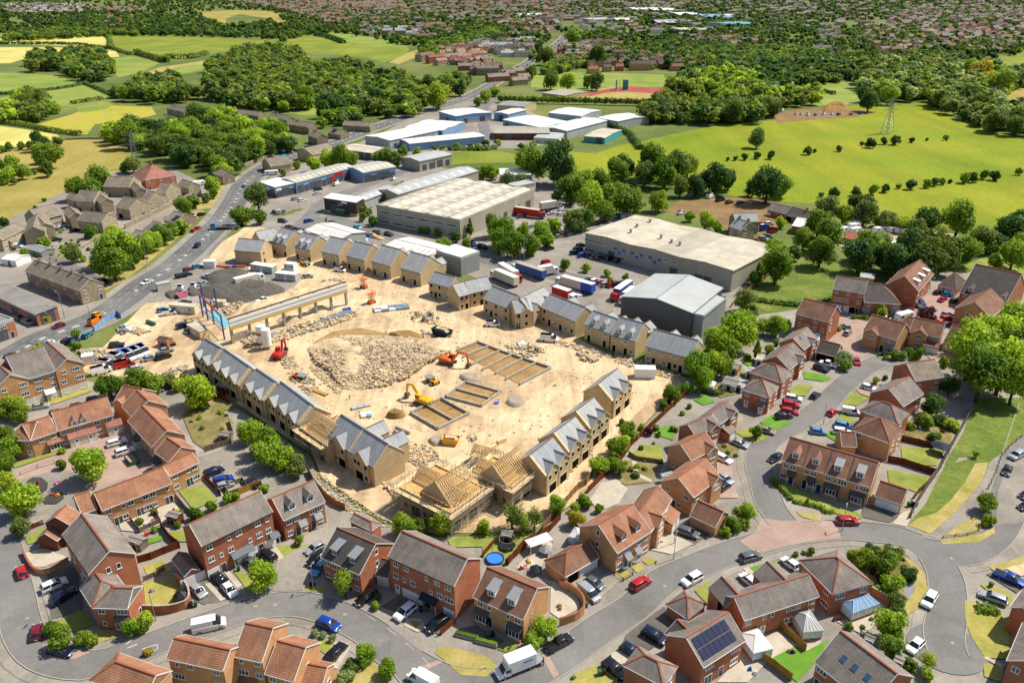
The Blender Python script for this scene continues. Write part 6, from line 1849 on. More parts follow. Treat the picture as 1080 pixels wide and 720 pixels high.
g('01:965,365,96 1015,340,70','b',jh,'tree at the upper end of the low stone wall|smaller tree on the verge by the stone wall')
g('11:40,255,90 45,300,50 5,320,50','b','leaf_bright leaf_hedge leaf_olive','bright tree by the stone lodge|small tree below the stone lodge|low tree at the bend verge')
g('01:515,210,140 400,270,120 480,270,120','b','leaf_hedge leaf_hedge leaf_hedge','tall round tree behind the gabled semi|left tree behind the gabled semi|lower tree behind the gabled semi')
g('01:185,395,58 20,455,56 232,332,26','r','leaf_purple leaf_dark leaf_bright','purple bush at the edge of the dry pasture|dark bush at the left edge of the stone estate|lone small bush on the dry pasture')
g('01:130,620,66','r',jh,'round tree by the grey car park of the stone estate')
g('01:250,95,150 215,100,90 245,175,78 185,188,24','r','leaf_hedge leaf_bright leaf_olive leaf_hedge','large round bush in the middle of the dry pasture|brighter bush touching the large pasture bush|olive bush below the large pasture bush|tiny bush on the dry pasture')
g('01:60,150,120 110,185,90 25,200,100 70,235,40 -10,160,120','r','leaf_bright leaf_hedge leaf_bright leaf_olive leaf_hedge','upper bush of the thicket at the left edge of the pasture|right bush of the thicket at the left edge of the pasture|lower bush of the thicket at the left edge|small low bush below the thicket|bush cut by the left edge in the thicket')
g('01:200,25,110 160,45,50 110,48,44 45,55,44 10,65,40 300,25,50','r','leaf_dark leaf_olive leaf_hedge leaf_hedge leaf_hedge leaf_olive','dark round tree on the field wall above the pasture|small bush right on the field wall|bush in the middle of the field wall|bush on the field wall near the left edge|last bush on the field wall at the left edge|gorse-coloured bush at the corner of the pasture')
g('01:700,150,90 660,160,60','r',xC,'bush at the foot of the pylon|smaller bush left of the pylon foot')
HB='small round bush in the broken hedge line across the big green field'
g('41:80,300,60 10,305,30 195,288,55 290,278,60 350,270,50 420,262,30 487,250,60 570,248,50 610,238,50 645,236,40 693,235,25 770,218,60 810,212,60 875,200,55 925,205,55 1055,185,40','r','leaf_dark leaf_hedge',HB,'bushes of the lower field hedge line')
HB2='small dark bush in the upper broken line across the big green field'
g('41:225,35,25 272,33,55 340,22,40 407,20,50 492,17,32 568,15,18 105,63,35 670,5,30 31:600,118,22 637,113,28 685,105,40 753,98,42 830,97,48 1018,75,45 1058,75,22','r',jZ,HB2,'bushes of the upper field hedge line')
g('31:755,5,96','b',j0,'lone spreading tree in the big green field')
hedge('dark hedge stub running down into the big green field','30:460,650 20:1060,640 i:664,143 669,150 676,158',5,3,jZ)
W1='dense broadleaf tree of the big wood left of the main road'
wood('i:230,66 262,50 300,52 316,56 330,70 348,68 372,66 388,72 402,82 420,80 434,86 448,96 452,110 436,124 410,126 380,120 352,122 338,112 320,118 300,120 262,118 240,112 220,104 220,72',10.5,13,'b t b','leaf_hedge leaf_mid leaf_dark leaf_olive',W1,'trees of the big wood',3,hs=.78)
W2='leafy tree of the wood between the dry pasture and the main road bend'
wood('i:106,146 118,132 150,136 190,130 206,120 250,126 285,130 302,146 316,160 292,166 270,176 240,190 214,188 196,176 160,164 112,152',10.5,13,'b b t','leaf_hedge leaf_mid leaf_dark leaf_bright',W2,'trees of the roadside wood',4,hs=.78)
W3='tree of the grove above the yellow meadow'
wood('i:118,96 150,86 180,84 200,94 216,102 206,108 172,110 136,110 120,104',10.5,13,'b t','leaf_hedge leaf_mid leaf_dark leaf_olive',W3,'trees above the yellow meadow',5,hs=.78)
W4='tree of the dark grove standing across the pale strip fields'
wood('i:28,72 36,56 62,60 78,53 110,55 120,76 118,86 88,88 62,76 32,77',10.5,13,'b b t','leaf_dark leaf_mid leaf_hedge leaf_olive',W4,'trees of the strip-field grove',6,hs=.78)
W5='bushy tree of the clump by the straw field at the left edge'
wood('i:2,122 12,106 32,94 52,106 58,122 40,130 10,132',10.5,13,'b r','leaf_hedge leaf_bright leaf_mid',W5,'trees of the left-edge clump',7,hs=.78)
W6='tree of the straight poplar-like row behind the white factories'
for k in range(29):
 t=k/28
 plant(528+t*156,103.5+3.5*t,7.5,'t',(qX,jh)[k%2],W6,'row behind the white factories',hs=.8)
W7='tree of the grey-green wood edge at the top of the big green field'
wood('i:680,128 676,114 700,106 760,108 816,108 824,118 812,130 780,133 720,134 690,133',10.5,13,'b t','leaf_olive leaf_mid leaf_hedge leaf_dark',W7,'wood at the top of the green field',8,hs=.78)
W8='tree of the sunny wood between the running track and the hedged paddock'
wood('i:700,106 712,88 735,78 775,74 792,88 806,94 860,97 864,112 826,114 790,108 758,107',10.5,13,'b t','leaf_bright leaf_hedge leaf_mid leaf_yellow',W8,'wood by the running track',9,hs=.78)
W9='tree of the wood running along the right end of the green field'
wood('i:902,92 906,72 930,64 990,60 1004,72 1050,72 1072,82 1064,98 1042,102 1062,112 1090,122 1090,150 1040,140 1000,122 976,110 940,108 920,108',10.5,13,'b t','leaf_hedge leaf_mid leaf_dark leaf_olive leaf_pale',W9,'wood right of the green field',10,hs=.78)
WX='tree of the leafy belt round the caravan yard and scrap yard'
wood('i:806,304 816,280 850,268 900,268 960,268 1000,272 1012,296 960,300 915,292 880,282 850,282 822,306',9,11,'b t','leaf_dark leaf_hedge leaf_mid',WX,'trees of the belt round the yards',11)
wood('i:868,214 930,222 1000,236 1090,246 1090,266 1010,264 940,244 880,234',12,9,'b','leaf_dark leaf_hedge leaf_olive',WX,'trees of the belt round the yards',12)
wood('i:712,404 732,372 758,350 776,335 800,328 818,346 792,358 768,370 748,390 730,410',6.5,7,'b t','leaf_bright leaf_hedge leaf_bright','tree of the bright thicket below the tall grey shed','trees of the bright thicket',13)
for s in('i:436,54 470,40 522,30 530,40 482,52 454,64','i:562,76 590,62 644,58 646,68 600,76 572,82','i:448,88 478,76 502,82 490,94 462,102','i:330,122 372,114 410,122 380,132 340,136','i:0,38 60,30 130,32 200,40 120,38 60,42 0,44','i:690,62 760,48 860,52 900,62 860,70 760,70'):
 wood(s,11,11,'b','leaf_dark leaf_mid leaf_hedge','tree standing between the houses and fields of the far valley','trees of the far valley',21,hs=.85)
g('40:860,375,120 960,440,150 900,430,110 800,370,90','b','leaf_gold leaf_yellow leaf_gold leaf_yellow','golden yellow tree standing out of the right wood|broad yellow tree nearest the dry field|golden tree between the two yellow ones|yellow tree on the left of the golden group')
g('40:265,530,100 230,500,70 370,500,90','b','leaf_dark leaf_dark leaf_bright','dark tree behind the parked vans in the field yard|dark tree just left of it|bright bushy tree right of the field yard')
g('20:640,380,70 745,420,90 835,425,90 400,505,64 360,535,46 445,475,56 985,430,80 940,430,60','b','leaf_mid leaf_hedge leaf_bright leaf_bright leaf_hedge leaf_yellow leaf_dark leaf_mid','dark round tree at the road fork by the waste ground|tree on the waste ground|brighter tree on the waste ground|bright tree at the side road|small tree at the side road kerb|yellowish tree at the top of the side road|dark tree at the playing field|small tree by the playing field')
g('20:720,290,90 860,190,90 680,250,50 990,290,100','b','leaf_mid leaf_hedge leaf_dark leaf_mid','tree by the main road shops|bright tree clump behind the main road|small dark tree on the main road bend|tree behind the brick terraces')
g('20:150,500,130 265,460,80 200,450,90 100,440,100 40,540,60','b','leaf_yellow leaf_dark leaf_mid leaf_mid leaf_bright','yellow-green tree at the main road edge of the big wood|dark tree by the road at the wood end|tree right of the yellow-green one|tree behind the yellow-green one|bright tree at the wood foot')
g('10:620,575,84 680,540,60 800,555,90','b','leaf_dark leaf_olive leaf_mid','lone dark tree in the park by the solar roofs|loose tree in the park|tree at the park corner by the road')
for s,w,h,lb in(('i:0,47 50,47 80,48 112,52 ',7,4,'dark hedgerow between the two straw strips'),('i:100,35 112,38 116,44 115,52',7,5,'curving hedgerow closing the straw strips'),('i:0,100 40,97 75,92 92,88',5,2.5,'thin dark hedgerow crossing the left fields'),('i:90,89 105,95 118,101',5,2.5,'short dark hedgerow running down to the grove'),('i:76,110 95,107 108,105',5,3,'short hedge by the yellow meadow'),('i:0,130 30,134 60,140 85,143',5,3,'long hedgerow above the straw field at left'),('i:118,51 130,56 140,58 152,58',6,4,'hedgerow at the lower edge of the long green field'),('i:144,57 160,62 175,66 178,62 200,62 218,58',8,6,'brown-green hedgerow below the long green field'),('i:205,36 240,38 280,36 325,37',14,6,'straight dark tree belt above the long green field'),('i:334,38 345,40 362,46',10,6,'dark thicket strip in the sloping field'),('i:790,72 820,72 860,72 886,72',22,13,'straight dark tree belt above the hedged paddock'),('i:788,100 820,94 860,96 880,100',3,3,'low hedge on the paddock edge'),('i:0,35 30,36 60,38 80,38',8,4,'hedgerow under the village at the far left'),('i:800,318 830,322 860,322 905,306',2.2,1.6,'rough hedge along the foot of the green bank')):
 hedge(lb,s,w,h,jZ if 'dark' in lb else qX,dens=.8)
r_=random.Random(77)
items=[]
FIELDS_=[pts(q)for q in('i:116,37 300,42 250,52 168,58 122,50','i:206,14 245,11 285,12 308,28 285,20 240,26','i:0,43 112,40 112,48 0,48','i:0,50 125,54 126,61 0,68','i:300,42 360,35 430,50 425,60 390,60 310,53','i:410,66 450,50 455,54 420,68','i:560,76 706,78 706,93 716,99 705,107 614,100 560,92','i:812,94 900,86 922,90 905,110 826,102','i:1028,67 1130,46 1130,66 1050,73','i:1050,102 1130,76 1130,116')]
def far_ok(px,py):
 if any(in_poly(px,py,f)for f in FIELDS_):return False
 q=at(px,py)
 for p in ML[-160:]:
  if(p.x-q.x)**2+(p.y-q.y)**2<20**2:return False
 return True
def dens(px,py):
 ''
 if py>62 and px<440:return 0
 v=.46+.3*sin(px*.031+1.3)*sin(py*.17+px*.011)
 if px>700 and py>28:v+=.2
 if px>830 and 22<py<62:v-=.28
 if 60<px<420 and 18<py<34:v+=.3
 if 560<px<720 and py<40:v-=.25
 return v
n=0
while n<14000:
 px=r_.uniform(-40,1120)
 py=-2+108*(r_.random()**1.6)
 if py>30 and px<560 and py>36+.03*px:continue
 if py>66 and px<660:continue
 if py>74 and px<716:continue
 if py>100:continue
 p=at(px,py)
 if r_.random()>dens(px,py)or not far_ok(px,py)or not far_ok(*pix(p+VC((0,0,7)))):continue
 w=r_.uniform(6.5,11.5)
 items.append((p.x,p.y,w,r_.choice('bbbt'),r_.choice([xQ,xQ,qX,jZ,j0])))
 n+=1
mass('distant_trees',items,'mass of trees spread between the houses of the far town',xS,70)
for s,lb in(('14:268,319','upper left manhole cover on the bend'),('14:371,312','manhole cover by the lamp post bend'),('14:740,362','manhole cover right of the bright blue car'),('34:265,213','manhole cover before the red car'),('44:700,512','manhole cover in the turning head'),('44:695,68','manhole cover at the junction by the corner garden'),('04:145,382','manhole cover above the dark red hatchback'),('33:878,630','manhole cover on the block paving')):
 p=wp(s)[0]
 m=MB()
 m.b(-.35,.35,-.3,.3,.19,.222)
 o_=m.o('manhole_cover',[qS])
 o_.location,o_.rotation_euler=p,(0,0,.3)
 tag(o_,lb,'manhole cover')
for s,lb in(('i:640,510 660,480 700,440 740,405 775,378 785,395 740,430 700,470 665,505','small shrub in the back gardens along the red-brown site fence'),('i:892,580 950,585 968,620 945,660 925,640 910,610','small shrub filling the corner garden on the bend'),('43:450,50 720,60 690,190 440,160','small shrub in the shaded back gardens'),('23:200,690 640,650 700,600 600,725 220,735','small shrub in the trampoline and pool gardens'),('03:640,560 1000,480 1010,640 760,700','small shrub in the little terrace gardens'),('i:10,266 60,242 150,262 110,288 60,276','small shrub in the gardens of the stone estate'),('03:960,30 1080,-30 13:60,-30 150,70 150,170 0,215','small shrub in the fenced gardens by the parking court'),('33:0,60 180,60 260,280 0,420','small shrub in the sloping terraced garden')):
 for p in scatter(s,4.2,8):
  if r_.random()<.7:w5(p,r_.uniform(.8,2.1),'h',r_.choice([jh,jF,j0,jZ]),lb,lb.replace('shrub','shrubs'),hs=1.2)
V=car
V('04:127,170 101,100',ja,'red','bright red hatchback parked at the left kerb by the tiled-wall garden')
V('04:228,232 346,180','suv',jb,'white estate car on the driveway of the tall red brick block')
V('04:278,302 390,232','suv',jg,'dark navy car in shade by the white estate car')
V('04:188,500 200,402',ja,q0,'dark red hatchback at the left kerb below the bright red one')
V('04:252,540 390,562',js,jg,'navy saloon parked on the red paving at the corner')
V('04:1010,205 1082,268',ja,ji,'silver hatchback before the small brick garage')
V('14:40,140 112,198',js,jl,'black saloon on the drive of the three-storey terrace')
V('14:98,192 165,268',ja,jb,'white hatchback nose to the road below the black saloon')
V('14:375,78 282,22','suv',jl,'black car nose-in at the right white garage door')
V('14:270,108 220,62',ja,jH,'dark grey car half hidden by the round bright tree')
V('14:610,-5 548,28',ja,ji,'silver car at the top of the shared parking court')
V('14:620,45 560,92','suv',jl,'black car below the silver one in the shared court')
V('14:622,98 585,135',ja,qC,'pale blue car in shade of the brick house')
V('14:598,392 710,438','suv',jM,'bright blue car parked on the bend of the road')
V('14:650,598 728,518',js,jl,'long black car on the narrow drive by the pale clipped bushes')
V('14:890,232 808,302',jS,jl,'black estate car by the dormer house with a round bush')
V('14:1095,318 1018,378','suv',jb,'white car with black roof before the three-storey terrace with blue canopy')
V('14:-66,440 112,400',jo,jb,'white van roof showing behind the stepped brown-roofed terrace')
V('24:192,382 100,440','suv',jl,'black car nose-out on the drive by the planter garden')
V('24:130,742 12,676',jo,jb,'white van driving at the bottom edge of the road')
V('24:728,545 848,478',qm,jl,'black pickup truck parked at the kerb behind the removal van')
V('24:888,198 1012,304','van',ji,'silver van with dark bonnet on the double-garage drive')
V('24:930,168 1022,222',ja,jH,'grey hatchback by the silver van')
V('34:88,228 184,168','suv','red','bright red car on the road before the pink-dormer house')
V('34:455,150 362,202','suv',jb,'white car driving on the road opposite the lawn')
V('34:660,74 774,42','suv',jH,'dark grey car by the red block paving junction')
V('34:968,120 888,62',ja,jb,'white car on the drive between two grey roofs')
V('34:738,202 674,150',ja,jb,'smaller white car by the bright green front lawn')
V('34:162,446 262,502','suv',jg,'topmost navy car of the three on the shared drive')
V('34:50,526 130,576',ja,jg,'middle dark blue car of the three on the shared drive')
V('34:-40,615 44,682','suv',jl,'lowest dark car of the three, by the paved path')
V('44:612,232 548,338','suv',jb,'white car in the cul-de-sac by the dry verge')
V('44:550,484 462,566',ja,jb,'white hatchback at the turning head by the grey sheds')
V('44:930,138 1080,202',qm,jM,'bright blue pickup on the drive at the right edge')
V('44:995,298 838,240',jS,ji,'silver estate car by the oval clipped hedge')
V('33:556,344 618,388',ja,ji,'silver-blue car on red paving, upper of two by the bay window')
V('33:550,425 602,388',ja,jg,'navy car on red paving, lower of two by the bay window')
V('33:536,238 612,276',jS,jb,'white estate car before the brown front gable')
V('33:612,160 708,196',js,ji,'pale gold saloon on the drive by the striped front lawn')
V('33:764,100 832,118',jS,'gold','gold estate car by the small street tree')
V('33:892,232 812,274',js,jl,'black saloon driving round the bend')
V('33:335,632 440,668','suv',jH,'dark pickup-like car by the free-standing garage')
V('33:845,42 940,30','suv',jl,'black car with white roof on the drive below two red cars')
V('33:880,2 968,16',jS,'red','lower red car of the pair on the drive')
V('32:885,690 975,700','suv','red','upper red car of the pair on the drive')
V('32:895,655 992,670','suv',jb,'white car by the square lawn of the hipped house')
V('32:1035,665 1082,625',ja,jg,'dark hatchback driving past the hipped houses')
V('43:85,590 214,588','suv','red','bright red car parked at the block paving corner')
V('43:70,112 170,126','suv',jb,'white car before the brown hipped wing')
V('43:92,74 170,94',jS,qC,'pale blue car by the white one at the hipped house')
V('43:46,32 92,-4',ja,'red','red hatchback driving along the curving road')
V('43:122,4 214,18','van',jb,'white van on the drive above the pale blue car')
V('43:-35,112 24,118',ja,qC,'blue-grey car at the kerb above the long terrace')
V('43:1080,222 1000,262','suv',ji,'silver car in the parking court by the footpath railing')
V('43:1002,295 978,352',ja,jl,'black car in the parking court by the footpath railing')
V('43:1130,440 1062,462',ja,jg,'navy car at the right edge, upper of the pair in the court')
V('43:1130,502 1060,518',ja,jl,'black car at the right edge, lower of the pair in the court')
V('42:92,492 2,470',qm,jb,'white pickup before the grey double garage')
V('42:-15,492 38,512','suv',jg,'dark car by the white pickup')
V('42:186,442 208,492',ja,'red','red hatchback by the pale silvery bush')
V('42:162,298 114,266',ja,ji,'silver car nearer the dark garages on red paving')
V('42:128,332 172,298',ja,ji,'grey-silver car behind the other silver one on red paving')
V('42:232,596 288,612',ja,jb,'white car on the red drive inside the bend')
V('42:470,156 545,182','suv',jH,'grey car left of the blue one by the steep gable house')
V('42:518,142 556,168',ja,jM,'bright blue car by the steep gable house')
V('42:604,112 644,92',ja,qv,'maroon car before the low garage row')
V('42:655,122 692,98',ja,'cyan','turquoise car before the low garage row')
V('42:626,152 676,126',js,'red','red car before the turquoise one')
V('42:690,152 738,138',ja,jl,'black car in the shadow of the big gable house')
V('42:652,220 702,214',ja,ji,'grey car, top of the column by the bare brick gable')
V('42:650,244 696,236','suv','red','red car under the grey one by the bare brick gable')
V('42:618,256 668,268',ja,'orange','orange-red car at the foot of the purple tree')
V('42:655,276 694,266',ja,qv,'dark red car below the orange-red one')
V('42:312,240 372,248','van',jb,'white van roof behind the brown double-fronted house')
V('42:446,184 492,192',ja,qv,'brown-red car by the lower dark-roofed house')
V('13:2,348 94,308','suv',jg,'dark car at the top left of the parking court by the leafy line')
V('13:48,386 150,358','suv',jM,'bright blue car in the parking court by the leafy line')
V('13:60,414 150,384',ja,ji,'silver car touching the blue one in that parking court')
V('13:282,400 212,372',js,jl,'black car by the wooden fence in the parking court')
V('03:568,186 664,158',jS,jb,'upper white estate car in the red courtyard')
V('03:606,238 714,204','suv',jb,'lower white car in the red courtyard by the fenced bins')
V('03:-35,492 26,462','suv',jM,'blue car at the left edge by the street tree')
V('03:278,22 330,10',ja,jg,'dark car behind the closing terrace of the courtyard')
V('02:160,712 254,694',js,ji,'silver saloon on the lane below the flats')
V('02:460,672 535,658',ja,jl,'dark car under the trees at the end of the lane')
V('02:388,708 436,694',ja,jg,'dark hatchback in the middle of the lane below the flats')
V('02:796,634 848,614',ja,ji,'silver car under the belt of trees by the site fence')
V('02:846,612 905,596','suv',jl,'black car by it under the belt of trees')
V('02:285,352 215,394',js,jb,'white saloon on the main road behind the flats')
V('02:328,376 388,342','suv',jl,'black car in the roadside lay-by before the site')
V('02:430,346 488,308',ja,q3,'teal car in the roadside lay-by before the site')
V('02:378,376 412,346',ja,jM,'blue car hidden by the roadside bush')
V('02:460,282 552,232',jo,'orange','bright orange van on the main road by the site entrance')
V('02:486,230 542,204',ja,'yellow','yellow car just ahead of the orange van')
V('02:336,268 278,290',ja,q0,'dark red car waiting at the side of the main road')
V('02:34,440 98,432',js,jg,'navy car at the left edge behind the flats')
V('02:118,248 174,268',jS,ji,'silver car before the long brick unit')
V('02:78,230 122,242',ja,jH,'grey car before the long brick unit')
V('02:798,38 748,58',js,jb,'white car driving down the main road')
V('02:528,38 578,52',ja,jg,'dark blue car at the end of the stone terrace')
V('01:1008,506 1034,486',ja,'red','rear red car of the pair driving up the main road')
V('01:1030,492 1056,474',ja,'red','front red car of the pair driving up the main road')
V('01:1054,564 1024,590','suv',jg,'navy car driving down the main road by the hatching')
V('01:990,416 1014,408',ja,jM,'blue car by the upper solar bungalow')
V('01:1048,414 1074,406',ja,jg,'dark blue car on the verge lay-by by it')
V('01:204,512 246,524','suv','pink','pink car at the end of the left stone row')
V('01:110,564 156,560',ja,jM,'blue car before the left stone row')
V('01:246,514 278,512',ja,ji,'silver car by the pink one')
V('01:298,490 338,488',ja,ji,'silver car in the estate turning, nearest the bush')
V('01:330,480 360,478',ja,jH,'dark grey car in the estate turning')
V('01:354,466 398,464',jS,jb,'white car in the estate turning before the long stone house')
V('01:368,400 406,396',ja,jb,'white car before the two-gabled semi')
V('01:380,500 410,490','suv',jl,'black car against the long stone house')
V('01:70,580 112,578',ja,jb,'white car before the white porches')
V('01:285,545 315,540',ja,jg,'dark car at the estate garden wall')
V('02:944,96 962,60','van',jb,'left white van parked on the dark site yard')
V('02:1010,90 1032,50','van',jb,'right white van parked on the dark site yard')
V('02:1050,60 1085,50',js,ji,'silver saloon by the right white van')
V('02:946,158 1002,154',js,jl,'black saloon on the site yard beneath the pink skip')
V('02:858,216 928,206','van',jb,'white van by the cream site cabin')
V('02:838,200 880,186',ja,qC,'grey-blue car behind the white van at the cream cabin')
V('02:940,286 990,270','suv',jg,'navy car left of the site office stack')
V('02:994,282 1044,268','suv',jl,'black car behind the site office stack')
V('02:984,310 1022,294',ja,ji,'silver car at the site office stack')
V('02:530,482 604,490',jo,jb,'lowest white van of the van row on blue sheeting')
V('02:588,446 646,462',jo,jb,'second white van of the van row on blue sheeting')
V('02:644,428 712,458',jo,jb,'third white van of the van row on blue sheeting')
V('02:690,412 748,444',jo,jb,'fourth white van of the van row on blue sheeting')
V('02:728,398 784,428',jo,jb,'topmost white van of the van row on blue sheeting')
V('02:608,496 708,474',jo,'red','red van parked across the white van row')
V('02:668,518 756,488',js,ji,'silver car below the red van')
V('02:752,458 824,440',js,ji,'silver-grey car right of the white vans')
V('02:820,454 904,428','suv',jl,'black car on the site by the brick hut')
V('02:850,386 918,370',js,jg,'dark saloon behind the brick hut')
V('02:838,414 908,400',js,ji,'silver car between the two dark site cars')
V('02:490,528 580,505',jo,jb,'large white van at the leafy end of the van row')
V('02:580,385 650,378','suv',jg,'dark wrecked car by the rubbish heap')
V('22:404,270 478,272','van',jb,'white car-derived van before the L-shaped new block')
V('22:690,345 785,355',jo,jb,'white van parked before the long new stone house')
V('11:690,700 742,708','van',jb,'white van before the plain-roofed new houses')
V('12:520,20 566,14',ja,ji,'silver car by the site cabins')
V('12:262,158 352,130',qm,jb,'white flatbed pickup on the site behind the long frame')
V('01:1020,690 1060,680',ja,q3,'teal car in the row at the site yard hedge')
V('01:975,705 1012,694',ja,qv,'maroon car in the row at the site yard hedge')
V('12:-20,12 52,28',qm,ji,'silver truck in front of a white box at the site yard')
V('02:935,20 975,12','suv',jl,'black car at the left end of the site yard row')
V('02:965,10 1005,2',ja,jg,'navy car in the site yard row by the black one')
for s,t,c,lb in(('11:386,442 434,450','suv',jg,'dark blue car turning at the works road corner'),('11:524,452 572,440','suv',jM,'bright blue car on the works road by the orange barrier'),('11:654,452 692,458',ja,jH,'grey car on the works road before the workshop'),('11:784,474 826,484',ja,'cyan','sky-blue car on the works road before the striped warehouse'),('11:888,502 934,510','suv',jH,'dark grey car by the timber stack'),('11:948,512 992,522','suv',jg,'navy car right of the timber stack'),('11:362,408 366,386',ja,jg,'left car of three in the small trade-unit car park'),('11:390,406 394,384',ja,jb,'white middle car of three in the small trade-unit car park'),('11:414,404 420,382',ja,ji,'right car of three in the small trade-unit car park'),('11:490,342 538,330',jS,jb,'white estate before the white-roofed trade unit'),('11:458,334 496,324',ja,ji,'silver car nearest the white-roofed trade unit'),('11:572,302 614,296',js,jb,'white saloon in the trade-unit yard'),('11:574,282 620,274','suv',jg,'navy car at the trade-unit shutters'),('11:902,224 952,220','suv',jl,'black car before the separate trade unit'),('11:980,232 1012,214','van',jb,'white van before the separate trade unit'),('11:665,262 728,238',jo,jb,'white van with red nose by the red shop front'),('11:472,78 496,70',ja,jg,'first dark car queueing on the main road by the wood'),('11:500,74 522,66',ja,jl,'second dark car queueing on the main road by the wood'),('11:530,60 556,54','suv',jg,'third dark car queueing on the main road by the wood'),('11:398,82 420,74',ja,ji,'silver car on the far lane by the wood wall'),('11:600,42 624,36',ja,jl,'dark car on the main road above the buff building'),('11:198,270 214,256',ja,q3,'teal car on the main road by the tall olive tree'),('11:425,482 462,470',ja,qv,'maroon car behind the dormer new houses'),('11:448,490 482,480',ja,jg,'navy car behind the dormer new houses'),('11:485,498 520,488',ja,jl,'black car behind the dormer new houses'),('11:845,520 880,528',ja,jg,'dark car at the end wall of the striped white roof'),('21:768,530 808,524',ja,ji,'silver car at the lower left of the warehouse drive'),('21:798,522 826,512',ja,'red','red car between silver ones on the warehouse drive'),('21:828,520 858,508',ja,ji,'second silver car on the warehouse drive'),('21:854,510 880,500',ja,jH,'grey car on the warehouse drive'),('21:882,494 926,488','suv',jl,'black car on the drive under the olive tree'),('21:926,474 964,464','suv',jg,'navy car on the drive under the central belt'),('21:960,464 1002,452','suv',jl,'second black car on the drive under the central belt'),('21:1002,446 1042,440',jS,qv,'maroon car at the top of the warehouse drive'),('21:718,596 754,586','suv',jl,'dark car under the bright junction tree'),('21:700,670 736,654','suv','red','red car leaving the cream warehouse car park'),('21:730,408 776,402',js,jb,'front white car in the loading yard'),('21:780,414 818,406',ja,jb,'right white car in the loading yard'),('21:714,400 760,390',ja,jg,'dark car in the loading yard'),('21:784,388 828,380','van',jb,'white van at the back of the loading yard'),('21:570,425 608,420','suv',jH,'grey car by the red lorry'),('21:620,480 660,470',ja,ji,'silver car half hidden by the junction clump'),('21:320,560 350,580','van',jM,'blue van by the grey box building'),('21:360,580 412,590','van',jg,'navy van by the grey box building'),):V(s,t,c,lb)
group_cars('21:880,582 928,572 866,600 910,590 850,618 892,608 890,632 932,622 932,632 968,622 955,640 992,630 985,644 1022,634 1040,650 1076,640 31:0,660 38,648','suv/black suv/navy suv/navy suv/blue hatch/grey hatch/silver suv/grey suv/black suv/navy','topmost car of the column at the warehouse corner|second car of the column at the warehouse corner|third car of the column at the warehouse corner|bright blue car at the foot of the warehouse column|grey car right of the bright blue one|silver car in the row under the warehouse windows|grey car in the row under the warehouse windows|black car in the row under the warehouse windows|navy car at the right end of the row under the windows')
group_cars('22:922,50 970,30 950,54 1004,34 984,58 1020,40 1008,70 1060,52 1042,72 1084,54 32:-10,66 28,52 20,76 58,60','suv/navy suv/white hatch/red suv/silver suv/red suv/navy hatch/navy','navy car at the left end of the lorry park row|white car in the lorry park row|small red car in the lorry park row|silver car in the lorry park row|bright red car in the lorry park row|navy car after the bright red one|last navy car of the lorry park row')
for s,t,c,lb in(('31:748,466 792,458',ja,'red','red car behind the stone house'),('31:786,464 845,458','suv',jb,'white car in the scrap yard, behind the tow truck'),('31:690,502 762,486',jo,'cream','cream recovery truck in the scrap yard'),('31:764,494 820,482',jo,jM,'blue-cabbed truck in the scrap yard'),('31:800,510 862,494',jo,q0,'dark red truck in the scrap yard'),('31:752,534 822,546','suv',ji,'silver car in the scrap yard by the red sheet'),('31:790,525 835,532','suv',jH,'grey car behind the silver one in the scrap yard'),('31:648,490 702,480',js,ji,'silver car against the stone house front'),('31:715,548 772,552',ja,'red','flattened-looking red car at the scrap yard edge'),('31:482,326 528,308',jo,jb,'white lorry cab under the big dark tree'),('31:528,342 588,328',jo,jg,'dark blue van under the big dark tree'),('31:584,352 628,342','suv',qv,'maroon car behind the stone house roof'),('31:640,352 684,340',js,jH,'grey car at the back of the scrap yard'),('31:806,418 838,400','van',jb,'white van before the low bungalow'),('31:890,420 918,400','van',ji,'silver van at the bungalow garage'),('31:0,430 40,418','van',q3,'teal van by the covered stall'),('31:335,408 372,400','van',jb,'white van on the bare yard behind the warehouse'),('31:925,440 960,432',ja,'red','red car by the bungalow'),('31:770,475 800,470',ja,jb,'white car squeezed by the recovery truck'),('40:12,606 44,600',jo,jb,'white van on the field yard, first from the heap'),('40:56,606 84,600','van',jb,'white van on the field yard, second from the heap'),('40:88,608 116,602','van','green','green van on the field yard'),('40:152,606 184,600',ja,'green','dark green car on the field yard'),('40:196,602 236,596','suv',jM,'blue car on the field yard'),('40:238,600 262,594',ja,jg,'navy car at the right end of the field yard'),('30:872,588 898,578',jo,jb,'white lorry at the left end of the field yard'),('30:948,606 968,596','van',jb,'small white van on the field yard'),('30:976,608 996,598','van',jb,'white van by the blue drum'),('30:1004,612 1040,600',jo,jb,'white box van on the field yard'),('30:1046,612 1076,602','van',qC,'pale blue van on the field yard'),):V(s,t,c,lb)
rr=random.Random(4)
for k in range(22):
 i=int(len(ML)*(.52+.4*k/22))
 p,q=ML[i],ML[i+2]
 o_=link(xT,far_car(ja if k%3 else 'suv'))
 d=(q-p).normalized()
 off=(-3.6,3.6)[k%2]
 o_.location=p+VC((-d.y,d.x,0))*off+VC((0,0,.2))
 o_.rotation_euler=(0,0,atan2(d.y,d.x)+(pi if k%2 else 0))
 o_.material_slots[0].link=qH
 o_.material_slots[0].material=paint(rr.choice([jb,ji,jl,jg,jH,'red']))
 tag(o_,'small car on the far stretch of the main road between the factories and shops','car','cars on the far main road')
